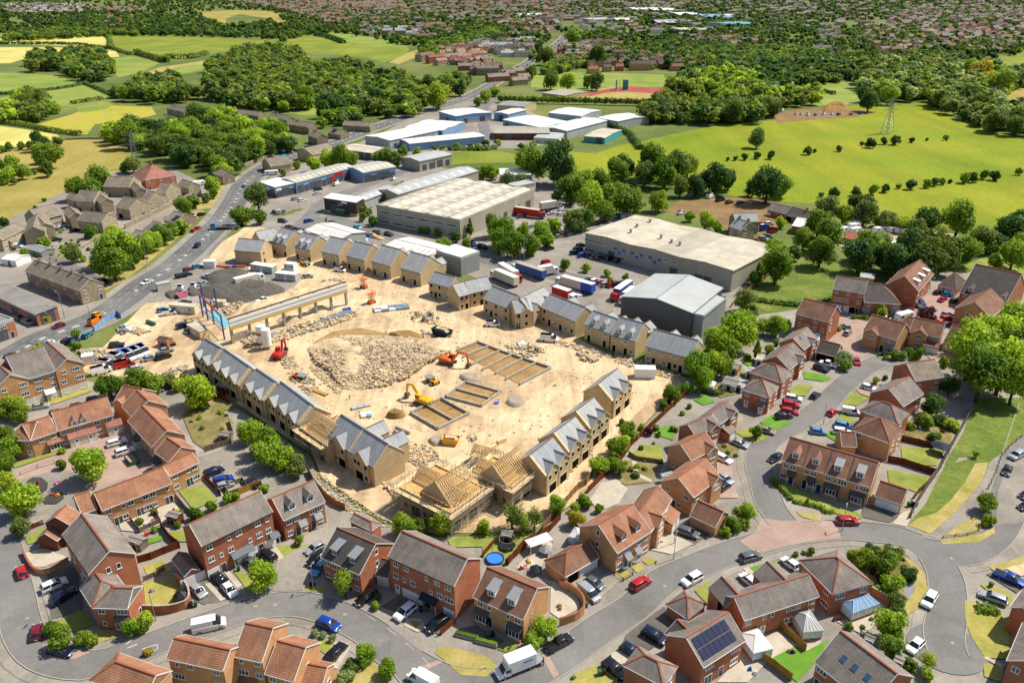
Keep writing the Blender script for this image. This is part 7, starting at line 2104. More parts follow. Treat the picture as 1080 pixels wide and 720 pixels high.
def lorry(lb_,s,cab,box,L=16.0,h=4.0,stripe=None,w=2.5,kindname='lorry',flat_bed=False,roofc=jf):
 p,q=wp(s,1.5)
 d=q-p
 m=(p+q)/2
 rt=w2(kindname,lb_,'lorry',(m.x,m.y,.06),atan2(d.y,d.x))
 hw=w/2
 cl=2.2
 cb=MB()
 x1=L/2
 cb.P([(x1-cl,.6),(x1,.6),(x1,1.7),(x1-.25,2.9),(x1-cl,3.1)],-hw+.02,hw-.02)
 c_=link('cab',bevelled(cb,'cab',[jc],.08,2),rt)
 c_.material_slots[0].link=qH
 c_.material_slots[0].material=paint(cab)
 wn=MB()
 wn.p([(x1-.05,-hw+.15,1.75),(x1+.01,-hw+.15,1.75),(x1+.01,hw-.15,1.75),(x1-.05,hw-.15,1.75),(x1-.3,-hw+.2,2.75),(x1-.2,-hw+.2,2.75),(x1-.2,hw-.2,2.75),(x1-.3,hw-.2,2.75)])
 wn.b(x1-1.5,x1-.5,-hw+.01,hw-.01,1.8,2.6)
 wn.o('cab_windows',[qr],rt)
 tb=MB()
 x0=-L/2
 x2=x1-cl-.3
 if flat_bed:
  tb.b(x0,x2,-hw,hw,1.0,1.25)
  for k in range(5):
   tb.b(x0+1+k*(x2-x0-1)/5,x0+1.1+k*(x2-x0-1)/5,-hw,hw,1.25,1.7)
  tb.o('flatbed',[box],rt)
 else:
  tb.b(x0,x2,-hw,hw,1.05,h)
  tb.o('trailer_body',[box],rt)
  rf=MB()
  rf.b(x0,x2,-hw,hw,h+.005,h+.06)
  rf.o('trailer_roof',[roofc],rt)
  if stripe:
   st=MB()
   st.b(x0-.03,x0+(x2-x0)*.35,-hw-.03,hw+.03,1.0,h+.02)
   st.o('rear_curtain',[stripe],rt)
 ch=MB()
 ch.b(x0+.2,x1-.2,-.5,.5,.55,1.03)
 ch.o('chassis',[jp],rt)
 wm=MB()
 wm.wheel(0,0,.48,.48,.3,0,1,12)
 me=wm.mesh(jP,[qg,'rim'])
 for x in([x0+1.2,x0+2.5,x0+3.8]if L>10 else[x0+1.4])+[x1-1.2]:
  for sy in(-1,1):
   link(jP,me,rt,TR((x,sy*(hw-.18),0)))
 return rt
lorry('long lorry with a dark blue-grey curtain trailer nearest the cream warehouse verge','i:575,292.5 540,281',jb,qF,roofc=qs)
lorry('long lorry with a white trailer and bright blue rear curtain in the lorry park','i:627,307 586,295.5',jb,jw,stripe=jK)
lorry('white trailer lorry half behind the L-shaped new block, left of the pair','i:546,300 518,288',jb,jw,L=14)
lorry('white trailer lorry behind the L-shaped new block with a red cab, right of the pair','i:527,283 549,296','red',jw,L=14)
lorry('lorry with red cab by the tall grey shed','i:667,300 643,317','red',qF,L=13,roofc=jf)
lorry('second lorry by the grey shed, with red and white body','i:672,306 652,322',jb,jC,L=10,roofc=jf)
lorry('red box lorry close behind the slate gables in the lorry park','i:585,308.5 606,315.5',jb,jC,L=9.5)
lorry('white box lorry at the left end of the lorry park','i:573,287.5 583,285.5',jb,jw,L=8)
lorry('red articulated lorry in the loading yard of the striped warehouse','21:575,400 680,415',q0,jC,roofc=jy)
lorry('white box lorry by the trees in the loading yard','21:702,375 782,362',jb,jw,L=11)
lorry('blue-cabbed flatbed lorry turning off the main road','11:165,472 48,474',qC,qi,L=12,flat_bed=True)
lorry('blue box lorry before the white-roofed pair of bays','i:461,138.5 452,138',jM,qF,L=9)
lorry('white tipper truck by the dark spoil heap','12:165,55 302,20',jb,jw,L=11,h=3.4)
def removal_van():
 p,q=wp('24:668,585 458,668',1.2)
 d=q-p
 m=(p+q)/2
 rt=w2('removal_van','white removal van with tall box body and lowered tail lift in the road','van',(m.x,m.y,.05),atan2(d.y,d.x))
 L=7.2
 x1=L/2
 b=MB()
 b.P([(x1-2.3,.5),(x1,.5),(x1,1.0),(x1-.75,1.25),(x1-1.35,2.15),(x1-2.3,2.2)],-.98,.98)
 o_=link('cab',bevelled(b,'cab',[jc],.08,2),rt)
 w=MB()
 w.p([(x1-.82,-.85,1.25),(x1-.74,-.85,1.25),(x1-.74,.85,1.25),(x1-.82,.85,1.25),(x1-1.4,-.8,2.08),(x1-1.3,-.8,2.08),(x1-1.3,.8,2.08),(x1-1.4,.8,2.08)])
 w.b(x1-2.1,x1-1.25,-.995,.995,1.3,1.95)
 w.o('cab_windows',[qr],rt)
 bx=MB()
 bx.P([(-x1+.5,.85),(x1-2.2,.85),(x1-2.2,2.3),(x1-1.5,2.5),(x1-1.6,3.2),(x1-1.9,3.35),(-x1+.5,3.35)],-1.1,1.1)
 link('box_body',bevelled(bx,'box_body',[jc],.05,1),rt)
 sg=MB()
 for k in range(4):
  sg.b(-2.3+k*.42,-2.3+k*.42+.3,-1.13,-1.105,2.3,2.62)
  sg.b(-2.3+k*.42,-2.3+k*.42+.3,1.105,1.13,2.3,2.62)
 sg.o('side_lettering',[jK],rt)
 tl=MB()
 tl.b(-x1-1.0,-x1+.5,-1.0,1.0,.8,.88)
 tl.o('tail_lift',[jq],rt)
 wm=MB()
 wm.wheel(0,0,.36,.36,.25,0,1,12)
 me=wm.mesh(jP,[qg,'rim'])
 for x in(-x1+1.6,x1-1.1):
  for sy in(-1,1):
   link(jP,me,rt,TR((x,sy*.88,0)))
 hl=MB()
 hl.b(-.06,.06,-.16,.16,-.1,.1)
 me=hl.mesh(xp,[xI])
 for sy in(-1,1):
  link(xp,me,rt,TR((x1-.03,sy*.7,.92)))
removal_van()
def bus():
 p,q=wp('11:362,132 432,106',1.5)
 d=q-p
 m=(p+q)/2
 rt=w2('bus','turquoise single-deck bus on the main road by the buff stone building','bus',(m.x,m.y,.2),atan2(d.y,d.x))
 b=MB()
 b.b(-5.5,5.5,-1.25,1.25,.35,3.0)
 o_=link(jT,bevelled(b,jT,[jc],.15,2),rt)
 o_.material_slots[0].link=qH
 o_.material_slots[0].material=paint('cyan')
 w=MB()
 for k in range(7):
  w.b(-5.2+k*1.5,-3.9+k*1.5,-1.27,1.27,1.4,2.4)
 w.b(5.3,5.52,-1.05,1.05,1.2,2.6)
 w.o(xo,[qr],rt)
 wm=MB()
 wm.wheel(0,0,.48,.48,.3,0,1,12)
 me=wm.mesh(jP,[qg,'rim'])
 for x in(-3.2,3.6):
  for sy in(-1,1):
   link(jP,me,rt,TR((x,sy*1.12,0)))
bus()
def caravan(s,lb_,L=6.0,name='caravan',cat='caravan'):
 p,q=wp(s,1.2)
 d=q-p
 m=(p+q)/2
 rt=w2(name,lb_,cat,(m.x,m.y,.05),atan2(d.y,d.x))
 b=MB()
 h=L/2
 b.P([(-h,.5),(h-.3,.5),(h,1.2),(h-.2,2.2),(h-.6,2.6),(-h+.4,2.6),(-h,2.1)],-1.1,1.1)
 link(jT,bevelled(b,jT,[jc],.12,2),rt)
 w=MB()
 w.b(-h+.8,-h+2.0,-1.12,1.12,1.3,2.0)
 w.b(h-2.2,h-1.0,-1.12,1.12,1.3,2.0)
 w.o(xo,[qr],rt)
 wm=MB()
 wm.wheel(0,0,.33,.33,.2,0,1,10)
 me=wm.mesh(jP,[qg,'rim'])
 for sy in(-1,1):
  link(jP,me,rt,TR((-.2,sy*1.02,0)))
 return rt
CVL='white touring caravan stored in the yard among the trees below the green field'
for s in('41:160,478 205,470','41:190,460 235,450','41:165,500 215,492','41:295,496 335,488','41:330,490 372,484','41:372,494 410,486','41:412,498 448,490','41:440,502 478,494','41:100,498 140,490','41:325,600 365,592','41:350,620 385,612','41:372,575 402,570','41:195,444 225,438'):
 o_=caravan(s,CVL)
 o_['group']='caravans in the storage yard'
caravan('42:402,240 495,214','white rounded caravan parked between the houses by the purple tree',7.2)
caravan('01:1022,252 1070,244','white motorhome by the small stone house',7.0,'motorhome','motorhome')
caravan('11:318,195 385,190','white boat-like trailer parked by the buff stone building',7.5)
def mound(name,s,h,mat,lb_,cat,seed=1,rough=.5,kind_=None,steps=16,base=.1):
 ''
 ps=w4(wp(s),1.5,closed=True)
 c=sum(ps,VC())/len(ps)
 r=random.Random(seed)
 from mathutils import noise as mn
 mb_v,mb_f=[],[]
 n=len(ps)
 for j in range(steps+1):
  t=j/steps
  for p in ps:
   q=p.lerp(c,t)
   e=min(1,t*2.6)
   nz=mn.fractal(VC((q.x*.12+seed,q.y*.12,0)),.9,2,5)
   nz2=mn.fractal(VC((q.x*.7,q.y*.7,seed)),.9,2,3)
   z=base+h*(sin(e*pi/2)**1.1)*(.72+rough*nz)+rough*.35*nz2*e
   mb_v.append((q.x-c.x,q.y-c.y,max(.02,z if j else 0)))
 for j in range(steps):
  for i in range(n):
   k=(i+1)%n
   mb_f.append((j*n+i,j*n+k,(j+1)*n+k,(j+1)*n+i))
 me=bpy.data.meshes.new(name)
 me.from_pydata(mb_v,[],mb_f)
 bm=bmesh.new();bm.from_mesh(me)
 bmesh.ops.recalc_face_normals(bm,faces=bm.faces)
 bm.to_mesh(me);bm.free()
 me.polygons.foreach_set(xR,[True]*len(me.polygons))
 me.materials.append(M[mat])
 o_=link(name,me)
 o_.location=(c.x,c.y,.12)
 if kind_:o_[qB]=kind_
 return tag(o_,lb_,cat)
def rocks(name,spec,lb_,cat,seed,mats):
 ''
 r=random.Random(seed)
 mb=MB()
 for s,n,size,lift in spec:
  ps=[(p.x,p.y)for p in wp(s)]
  x0,x1=min(p[0]for p in ps),max(p[0]for p in ps)
  y0,y1=min(p[1]for p in ps),max(p[1]for p in ps)
  k=0
  cx,cy=(x0+x1)/2,(y0+y1)/2
  while k<n:
   x,y=r.uniform(x0,x1),r.uniform(y0,y1)
   if not in_poly(x,y,ps):continue
   k+=1
   q=size*.8*r.uniform(.35,1.5)*(1.6 if r.random()<.08 else 1)
   a=r.uniform(0,6.28)
   ca,sa=cos(a),sin(a)
   u=hypot((x-cx)/(x1-x0)*2,(y-cy)/(y1-y0)*2)
   z=lift*max(0,1-u*u)**.7*r.uniform(.85,1.05)
   c8=[]
   for zz in(-.35,.5):
    for(dx,dy)in((-1,-.7),(1,-.8),(.9,.8),(-.8,.9)):
     dx*=q*r.uniform(.35,.65);dy*=q*r.uniform(.3,.6)
     c8 .append((x+dx*ca-dy*sa,y+dx*sa+dy*ca,.15+z+zz*q*r.uniform(.5,1.1)))
   mb.p(c8,r.randrange(len(mats)))
 o_=mb.o(name,mats)
 o_[qB]='stuff'
 return tag(o_,lb_,cat)
RUB='12:540,400 640,350 740,330 850,335 960,345 1080,350 22:60,360 240,345 260,400 180,440 80,500 12:1080,560 960,600 840,615 740,615 680,560 650,520 590,480'
mound('rubble_heap',RUB,1.8,jN,'broad pale heap of crushed demolition stone in the middle of the site','rubble heap',3,.9,base=.1)
rocks(jN,[(RUB,7500,.6,1.8),('12:560,480 690,560 750,610 700,640 640,590 560,520',250,.45,.1)],'loose broken stones lying all over the demolition heap',jN,9,[jN,jN,xK,jG])
DEB=[('i:250,290 400,300 520,340 650,390 690,410 600,520 500,500 400,470 330,430 250,360',700,.4,.05),('12:160,330 260,310 330,330 300,400 230,400',260,.7,.3),('12:330,330 480,280 620,240 800,200 820,230 640,290 500,330 420,360 340,370',420,.8,.4),('12:380,440 470,440 500,500 420,510',120,.5,.2),('12:430,520 540,530 640,640 560,650 450,560',160,.6,.2),('22:500,380 660,370 720,420 640,450 520,420',200,.7,.3),('22:0,200 170,240 160,280 20,260',90,.7,.2),('22:60,300 130,330 120,370 80,360',70,.6,.4),('22:860,380 1000,440 960,480 900,460',90,.8,.3),('32:0,420 250,500 380,560 360,580 220,540 0,470',380,.55,.15),('23:300,140 330,120 360,160 320,180',30,.5,.2),('23:0,170 120,200 180,280 100,330 0,280',260,.5,.2),('13:930,380 1060,400 1000,470',200,.5,.2),('13:560,300 700,400 860,520 1000,600 960,640 780,560 640,450',300,.35,.1),('02:400,410 560,400 580,440 480,470',260,.6,.9),('02:640,300 720,290 800,310 740,330',120,.6,.4),('02:850,520 1000,480 980,530 880,550',110,.6,.3),('23:740,350 1000,150 960,230 860,330 700,420',220,.4,.1),('22:780,100 900,90 860,120',60,.5,.2),('12:90,180 200,150 180,210 110,230',80,.8,.4),('12:620,40 740,30 720,60 600,70',90,.7,.3),('22:720,340 1070,430 1060,460 700,360',160,.5,.15)]
rocks('site_debris',DEB,'scattered builders debris, offcuts and broken blocks around the site','debris',21,[jN,jN,qf,j8,xK,jG,jN,jd])
mound(j5,'12:-60,100 60,70 150,40 260,20 330,60 400,70 420,100 330,125 240,150 150,165 60,150',2.4,qT,'long dark grey heap of road planings by the white tipper',xD,5,.5)
mound(j5,'12:20,10 120,-20 220,-10 210,30 100,60 20,60',1.8,qT,'shorter dark heap behind the long road-planings heap',xD,6,.5)
mound(j5,'02:870,110 930,95 960,125 900,140',1.2,qT,'small dark heap left of the white yard vans',xD,7,.4)
mound(j5,'02:985,105 1060,92 1075,110 1010,125',1.0,qT,'small dark heap right of the white yard vans',xD,8,.4)
mound(j5,'22:258,550 310,530 375,545 370,568 310,580',1.2,qS,'grey gravel heap above the smaller foundations',xY,9,.3)
mound(j5,'22:502,685 540,655 605,668 600,695 550,710',1.3,qS,'rounded gravel heap by the blue sheet',xY,10,.3)
mound(j5,'23:95,165 130,142 180,150 180,180 130,195',1.2,qS,'gravel heap near the overturned skip',xY,11,.3)
mound(j5,'13:955,35 1000,10 1060,30 1030,50 980,50',1.6,xf,'brown soil heap by the lowest foundations','soil heap',12,.4)
mound(j5,'12:200,190 300,170 420,110 560,80 700,50 730,70 620,110 480,160 330,200 230,220',2.2,'dirt','low sandy bank behind the long frame','sand bank',13,.5)
mound(j5,'12:380,250 480,215 560,190 640,170 640,210 520,250 430,280',2.0,jN,'pinkish rubble bank under the long frame','rubble bank',14,.6)
mound(j5,'22:-110,320 0,310 60,330 40,360 -60,355',1.4,xf,'dark soil bank at the back of the demolition heap','soil heap',15,.5)
def w7(lb_,segs,h=.7,floor=None):
 allp=[wp(s)for s in segs]
 o_=allp[0][0].copy()
 rt=w2('foundation',lb_,'foundation',o_)
 for ps in allp:
  mb=MB()
  for a,b in zip(ps,ps[1:]):
   d=(b-a).normalized()*.15
   mb.r(a-o_-d+VC((0,0,h/2+.1)),b-o_+d+VC((0,0,h/2+.1)),.45,h)
  mb.o('block_wall',[qf],rt)
 if floor:
  fl=[p-o_ for p in wp(floor)]
  mb=MB()
  f=[(p.x,p.y,.2)for p in fl]
  if(VC(f[1])-VC(f[0])).cross(VC(f[2])-VC(f[0])).z<0:f.reverse()
  mb.F(f)
  mb.o('earth_floor',[xO],rt)
 return rt
w7('long comb-shaped block foundation with five open bays by the orange excavator',['22:360,370 475,415 600,458 742,505','22:360,370 250,415','22:415,395 280,450','22:475,418 325,490','22:535,440 385,515','22:600,458 455,535','22:665,482 508,565','22:742,507 582,592'],.8,'22:360,372 740,508 582,590 250,418')
w7('rectangular block foundation with a figure in orange standing at its corner',['22:295,580 478,632 380,706 190,656 295,580','22:245,618 430,668'],.7,'22:295,584 474,634 380,702 195,656')
w7('lowest block foundation with dark turned earth, by the yellow excavator',['i:433.3,436.7 465.5,421.7 494.4,437.5 462,453.5 433.3,436.7','i:450,429 477,444'],.8,'i:434,437 465.5,423 493,437.5 462,452')
w7('low stone plinth wall by the rear gables of the left row',['13:1010,100 1080,130','13:1000,120 1040,140'],.8)
def truss_range(rt,base,x0,x1,yc,half,z,pitch=40,n=12,purlins=True):
 ''
 u9=half*tan(radians(pitch))
 mb=MB()
 mb.r((0,-half-.2,z-.1),(0,0,z+u9),.1,.14)
 mb.r((0,half+.2,z-.1),(0,0,z+u9),.1,.14)
 mb.r((0,-half,z),(0,half,z),.1,.14)
 mb.r((0,0,z+u9),(0,-half*.35,z),.08,.1)
 mb.r((0,0,z+u9),(0,half*.35,z),.08,.1)
 mb.r((0,-half*.52,z+u9*.48),(0,-half*.35,z),.08,.1)
 mb.r((0,half*.52,z+u9*.48),(0,half*.35,z),.08,.1)
 me=mb.mesh('roof_truss',[j8])
 for k in range(n):
  x=x0+(x1-x0)*k/(n-1)
  link('roof_truss',me,rt,base@TR((x,yc,0)))
 pb=MB()
 for t in(.0,.33,.66):
  for sg in(-1,1):
   pb.r((x0,yc+sg*half*(1-t),z+u9*t+.1),(x1,yc+sg*half*(1-t),z+u9*t+.1),.06,.08)
 pb.o('roof_battens',[jR],rt).matrix_local=base
def scaffold(lb_,s,h,levels,depth=None,w=1.0,gap=.3):
 ''
 o_,ang,L,W=fo(s,h,depth)
 rt=w2('scaffolding',lb_,'scaffolding',o_,ang)
 hx,hy=L/2+gap,W/2+gap
 pole=MB();pole.r((0,0,0),(0,0,h+1.1),.08)
 pm=pole.mesh('pole',[xG])
 spots=[]
 nx,ny=max(3,round(L/2.2)),max(3,round(W/2.2))
 for k in range(nx+1):
  for y in(-hy,-hy-w,hy,hy+w):
   spots.append((-hx+2*hx*k/nx,y))
 for k in range(1,ny):
  for x in(-hx,-hx-w,hx,hx+w):
   spots.append((x,-hy+2*hy*k/ny))
 for x,y in spots[:95]:
  link('pole',pm,rt,TR((x,y,0)))
 for z in levels:
  lb=MB()
  for e in(0,w):
   for zz in(0,.55,1.05):
    a,b=hx+e,hy+e
    for p,q in(((-a,-b),(a,-b)),((a,-b),(a,b)),((a,b),(-a,b)),((-a,b),(-a,-b))):
     if zz and not e:continue
     lb.r((p[0],p[1],z+zz),(q[0],q[1],z+zz),.07)
  lb.o('ledger_ring',[xG],rt)
  if z!=levels[-1]:continue
  bd=MB()
  for(xa,xb,ya,yb)in((-hx-w,hx+w,-hy-w,-hy),(-hx-w,hx+w,hy,hy+w),(-hx-w,-hx,-hy,hy),(hx,hx+w,-hy,hy)):
   bd.b(xa,xb,ya,yb,z+.04,z+.09)
  bd.o('board_platform',[j8],rt)
 return rt
def shell(lb_,s,z,ranges,u1,u4,u3,u2=('oo',),depth=None):
 ''
 o_,ang,L,W=fo(s,z,depth)
 rt=w2('unfinished_house',lb_,'unfinished house',o_,ang)
 I=MX.Identity(4)
 hx,hy=L/2,W/2
 t=.3
 for(x0,x1,y0,y1)in((-hx,hx,-hy,-hy+t),(-hx,hx,hy-t,hy),(-hx,-hx+t,-hy+t,hy-t),(hx-t,hx,-hy+t,hy-t)):
  wm=MB()
  wm.b(x0,x1,y0,y1,0,z)
  wm.o('wall',[jG],rt)
 fl=MB();fl.b(-hx+t,hx-t,-hy+t,hy-t,z-.5,z-.35)
 fl.o('joist_floor',[jR],rt)
 for rows,x,y,rz in((u1,hx,hy,0),(u2,hx,hy,pi),(u3,hy,hx,pi/2),(u4,hy,hx,-pi/2)):
  bf(rt,I,rows,-x+.3,x-.3,-y,z,rz)
 for rg in ranges:
  ax,a0,a1,c,half,n,pitch=rg
  base=I if ax=='x' else MX.Rotation(pi/2,4,'Z')
  truss_range(rt,base,a0,a1,c,half,z,pitch,n)
  if n>6:
   gm=MB()
   u9=half*tan(radians(pitch))
   for xe in(a0-.15,):
    gm.P([(c-half,z),(c+half,z),(c,z+u9)],xe-.15,xe+.15,0,axis='x')
   gm.o('gable_wall',[jG],rt).matrix_local=base
 return rt
shell('unfinished stone block with bare honey-coloured roof timbers, left of the scaffolded pair','i:421,513 475,540.5 520,517',5.3,[('y',-3.6,4.6,-1.7,4.2,15,45),('x',-6.4,-2,.6,2.6,9,45),('x',3,6.4,-.6,2.4,7,42)],[xA,'oGoGo'],['o.o','.D.'],['oo.o','GoGo'])
scaffold('tube scaffold around the unfinished block left of the pair','i:421,513 475,540.5 520,517',5.3,(1.9,3.7,4.9))
shell('unfinished stone block with bare roof timbers by the right new row','i:498.5,496 539.6,513.5 563,497.5',5.3,[('y',-4,4.6,-.8,3.9,15,46),('x',-5,-1,-1,2.2,7,43)],['o.o','oGo'],['o.o','...'],['oo','GG'])
scaffold('tube scaffold around the unfinished block by the right row','i:498.5,496 539.6,513.5 563,497.5',5.3,(2.6,4.9))
shell('narrow unfinished house with honey roof timbers in the gap of the left row','i:316,450 345,470 375,452',5.2,[('x',-3.6,3.6,0,3.6,13,40),('y',0,4.0,1.6,1.8,7,42)],['oo','GG'],['.'],['.'],depth=8)
scaffold('short scaffold on the front of the narrow unfinished house','i:316,452 340,468 346,462',5.0,(2.4,4.6),depth=1.2)
shell('low block walls with trusses stacked beyond the unfinished pair','23:345,250 420,270 470,215',2.6,[('x',-3,3,0,2.3,10,40)],['..'],['.'],['.'])
def long_frame():
 a,b=at(216+150/5,288+372/5),at(216+748/5,288+168/5)
 d=b-a
 L=d.length
 rt=w2('concrete_frame','long remaining factory frame with white fascia, grey posts and a yellow rail','frame building',a,atan2(d.y,d.x))
 h=8.2
 pm=MB();pm.b(-.35,.35,-.35,.35,0,h-.1)
 me=pm.mesh(ql,[qf])
 n=8
 for k in range(n):
  link(ql,me,rt,TR((L*k/(n-1),0,0)))
 f=MB();f.b(-.5,L+.5,-.5,-.36,h-2.9,h-.3);f.o('fascia_panel',[jc],rt)
 for k in range(2):
  g_=MB();g_.b(-.5,L+.5,-.6,-.5,h-1.2-k*1.3,h-1.0-k*1.3);g_.o('cross_rail',[qf],rt)
 c_=MB();c_.b(-.6,L+.6,-.3,.35,h-.1,h+.18);c_.o('roof_strip',[qi],rt)
 y=MB();y.r((-.5,-.75,h-3.1),(L+.5,-.75,h-3.1),.35,.5);y.o('yellow_rail',['steel_yellow'],rt)
 pn=MB();pn.b(.6,L/7-.6,.36,.46,.2,2.8);pn.o('sheet_panel',[jw],rt)
long_frame()
def steel_frame():
 ps=wp('12:105,352 52,272 18,250 -10,232')
 o_=ps[0]
 rt=w2('steel_frame','open steel frame with blue columns and a red top beam by the left new row','steel frame',o_)
 h=8.0
 for q in wp('12:105,352 50,270 18,250 -8,232 68,196 -2,178'):
  mb=MB();mb.r(q-o_,q-o_+VC((0,0,h)),.38);mb.o('column',[qF],rt)
 a,b=ps[0]-o_,ps[-1]-o_
 for q in((a,b),):
  mb=MB();mb.r(q[0]+VC((0,0,h)),q[1]+VC((0,0,h)),.4,.5);mb.o('top_beam',['steel_red'],rt)
 for z in(2.6,5.2):
  mb=MB();mb.r(a+VC((0,0,z)),b+VC((0,0,z)),.15,.2);mb.o('side_rail',[qF],rt)
steel_frame()
area(xZ,'12:20,220 70,190 130,260 110,300',xd,.25)
area(xZ,'02:340,460 470,455 750,365 762,392 600,440 500,482',jK,.26)
area(xZ,'12:385,140 500,95 620,70 640,88 520,110 400,142',jK,.27)
def silo(s,lb_):
 p=wp(s)[0]
 mb=MB()
 rt=w2('silo',lb_,'silo',p)
 mb.c((0,0),1.35,1.2,6.4,20)
 mb.c((0,0),.5,.5,1.2,20,r2=1.35,cap=False)
 mb.c((0,0),1.35,6.4,6.9,20,r2=.3)
 mb.o('tank',[jc],rt,smooth=False)
 lm=MB()
 for k in range(4):
  a=k*1.57+.78
  lm2=MB();lm2 .r((1.25*cos(a),1.25*sin(a),0),(1.25*cos(a),1.25*sin(a),1.5),.14)
  lm2 .o('leg',[jq],rt)
 bd=MB();bd.c((0,0),1.37,3.6,4.3,20,cap=False);bd.o('colour_band',[jC if 'rear' in lb_ else jc],rt)
silo('12:332,398','front white mortar silo by the long frame')
silo('12:304,378','rear white mortar silo with a red band')
def w8(s,lb_,col,reach=1.0):
 p,q=wp(s)
 d=q-p
 rt=w2('excavator',lb_,'excavator',p,atan2(d.y,d.x))
 for sy in(-1,1):
  t=MB();t.P([(-1.9,.0),(1.9,.0),(2.2,.4),(2.0,.85),(-2.0,.85),(-2.2,.4)],sy*1.2-.3,sy*1.2+.3)
  t.o('track',[qi],rt)
 u=MB();u.b(-.9,.9,-.9,.9,.6,1.0);u.o('undercarriage',[qi],rt)
 b=MB();b.P([(-2.4,1.0),(1.5,1.0),(1.5,1.7),(-.4,2.1),(-2.3,2.1),(-2.6,1.6)],-1.3,1.3)
 link(jT,bevelled(b,jT,[col],.08,1),rt)
 c=MB();c.b(.1,1.5,.25,1.25,1.7,3.0)
 co_=link('cab',bevelled(c,'cab',[col],.06,1),rt)
 w=MB();w.b(.25,1.52,.23,1.27,2.0,2.85);w.o('cab_window',[qr],co_)
 k=reach
 bm=MB();bm.r((1.2,-.3,1.6),(3.2*k,-.3,4.6),.5,.6);bm.r((3.2*k,-.3,4.6),(5.2*k,-.3,4.3),.45,.5);bm.o('boom',[col],rt)
 am=MB();am.r((5.2*k,-.3,4.4),(5.6*k,-.3,1.4),.4,.45);am.o('arm',[col],rt)
 rm=MB();rm.r((2.0,-.3,2.0),(3.6*k,-.3,4.0),.16);rm.o('hydraulic_ram',[jq],rt)
 bk=MB();bk.P([(5.2*k,1.5),(6.1*k,1.5),(6.0*k,.5),(5.5*k,.3),(4.9*k,.7)],-.9,.3);bk.o('bucket',[qi],rt)
 return rt
w8('22:205,478 262,488','large orange excavator standing by the comb-shaped foundation',j9,1.15)
w8('22:70,690 20,672','yellow excavator digging by the lowest foundation',qR,1.0)
w8('12:395,445 440,400','small red excavator by the white silos',jC,.7)
def dumper(s,lb_,col):
 p,q=wp(s)
 d=q-p
 rt=w2('dumper',lb_,'dumper',p,atan2(d.y,d.x))
 sk=MB();sk.p([(.3,-.7,.9),(1.8,-.7,.9),(1.8,.7,.9),(.3,.7,.9),(-.1,-1.05,1.75),(2.4,-1.05,1.65),(2.4,1.05,1.65),(-.1,1.05,1.75)]);sk.o('skip',[jq],rt)
 b=MB();b.b(-2.0,-.1,-.75,.75,.7,1.35);link(jT,bevelled(b,jT,[col],.06,1),rt)
 st=MB();st.b(-1.1,-.5,-.3,.3,1.35,1.7);st.o('seat',[jp],rt)
 fr=MB()
 for sy in(-1,1):
  fr.r((-1.5,sy*.7,1.3),(-1.5,sy*.7,2.7),.08)
 fr.r((-1.5,-.7,2.7),(-1.5,.7,2.7),.08);fr.o('roll_bar',[col],rt)
 wm=MB();wm.wheel(0,0,.55,.55,.4,0,1,12);me=wm.mesh(jP,[qg,qa])
 for x in(-1.4,1.1):
  for sy in(-1,1):
   link(jP,me,rt,TR((x,sy*1.0,0)))
dumper('22:120,580 80,555','yellow dumper with pale tipping skip, above the yellow excavator',qR)
dumper('11:530,680 560,690','yellow dumper on the site road before the dormer new houses',qR)
dumper('12:500,560 545,570','orange dumper lying among debris behind the left row',j9)
def telehandler(s,lb_,col):
 p,q=wp(s)
 d=q-p
 rt=w2('scissor_lift',lb_,'lift platform',p,atan2(d.y,d.x))
 b=MB();b.b(-1.3,1.3,-.8,.8,.3,1.0);b.o('base',[col],rt)
 for k in range(3):
  z=1.0+k*.8
  m_=MB()
  for sy in(-.6,.6):
   m_.r((-1.1,sy,z),(1.1,sy,z+.8),.1);m_.r((1.1,sy,z),(-1.1,sy,z+.8),.1)
  m_.o('scissor_arms',[qi],rt)
 pl=MB();pl.b(-1.4,1.4,-.85,.85,3.4,3.55)
 for sx in(-1.35,1.35):
  pl.r((sx,-.8,3.5),(sx,-.8,4.5),.07);pl.r((sx,.8,3.5),(sx,.8,4.5),.07)
 for sy in(-.8,.8):
  pl.r((-1.35,sy,4.5),(1.35,sy,4.5),.07)
 pl.o('platform',[col],rt)
 wm=MB();wm.wheel(0,0,.35,.35,.25,0,1,10);me=wm.mesh(jP,[qg,'rim'])
 for x in(-.9,.9):
  for sy in(-1,1):link(jP,me,rt,TR((x,sy*.8,0)))
telehandler('12:880,160 905,150','orange scissor lift standing alone right of the long frame',j9)
telehandler('12:840,80 880,90','second orange lift parked above the first',j9)
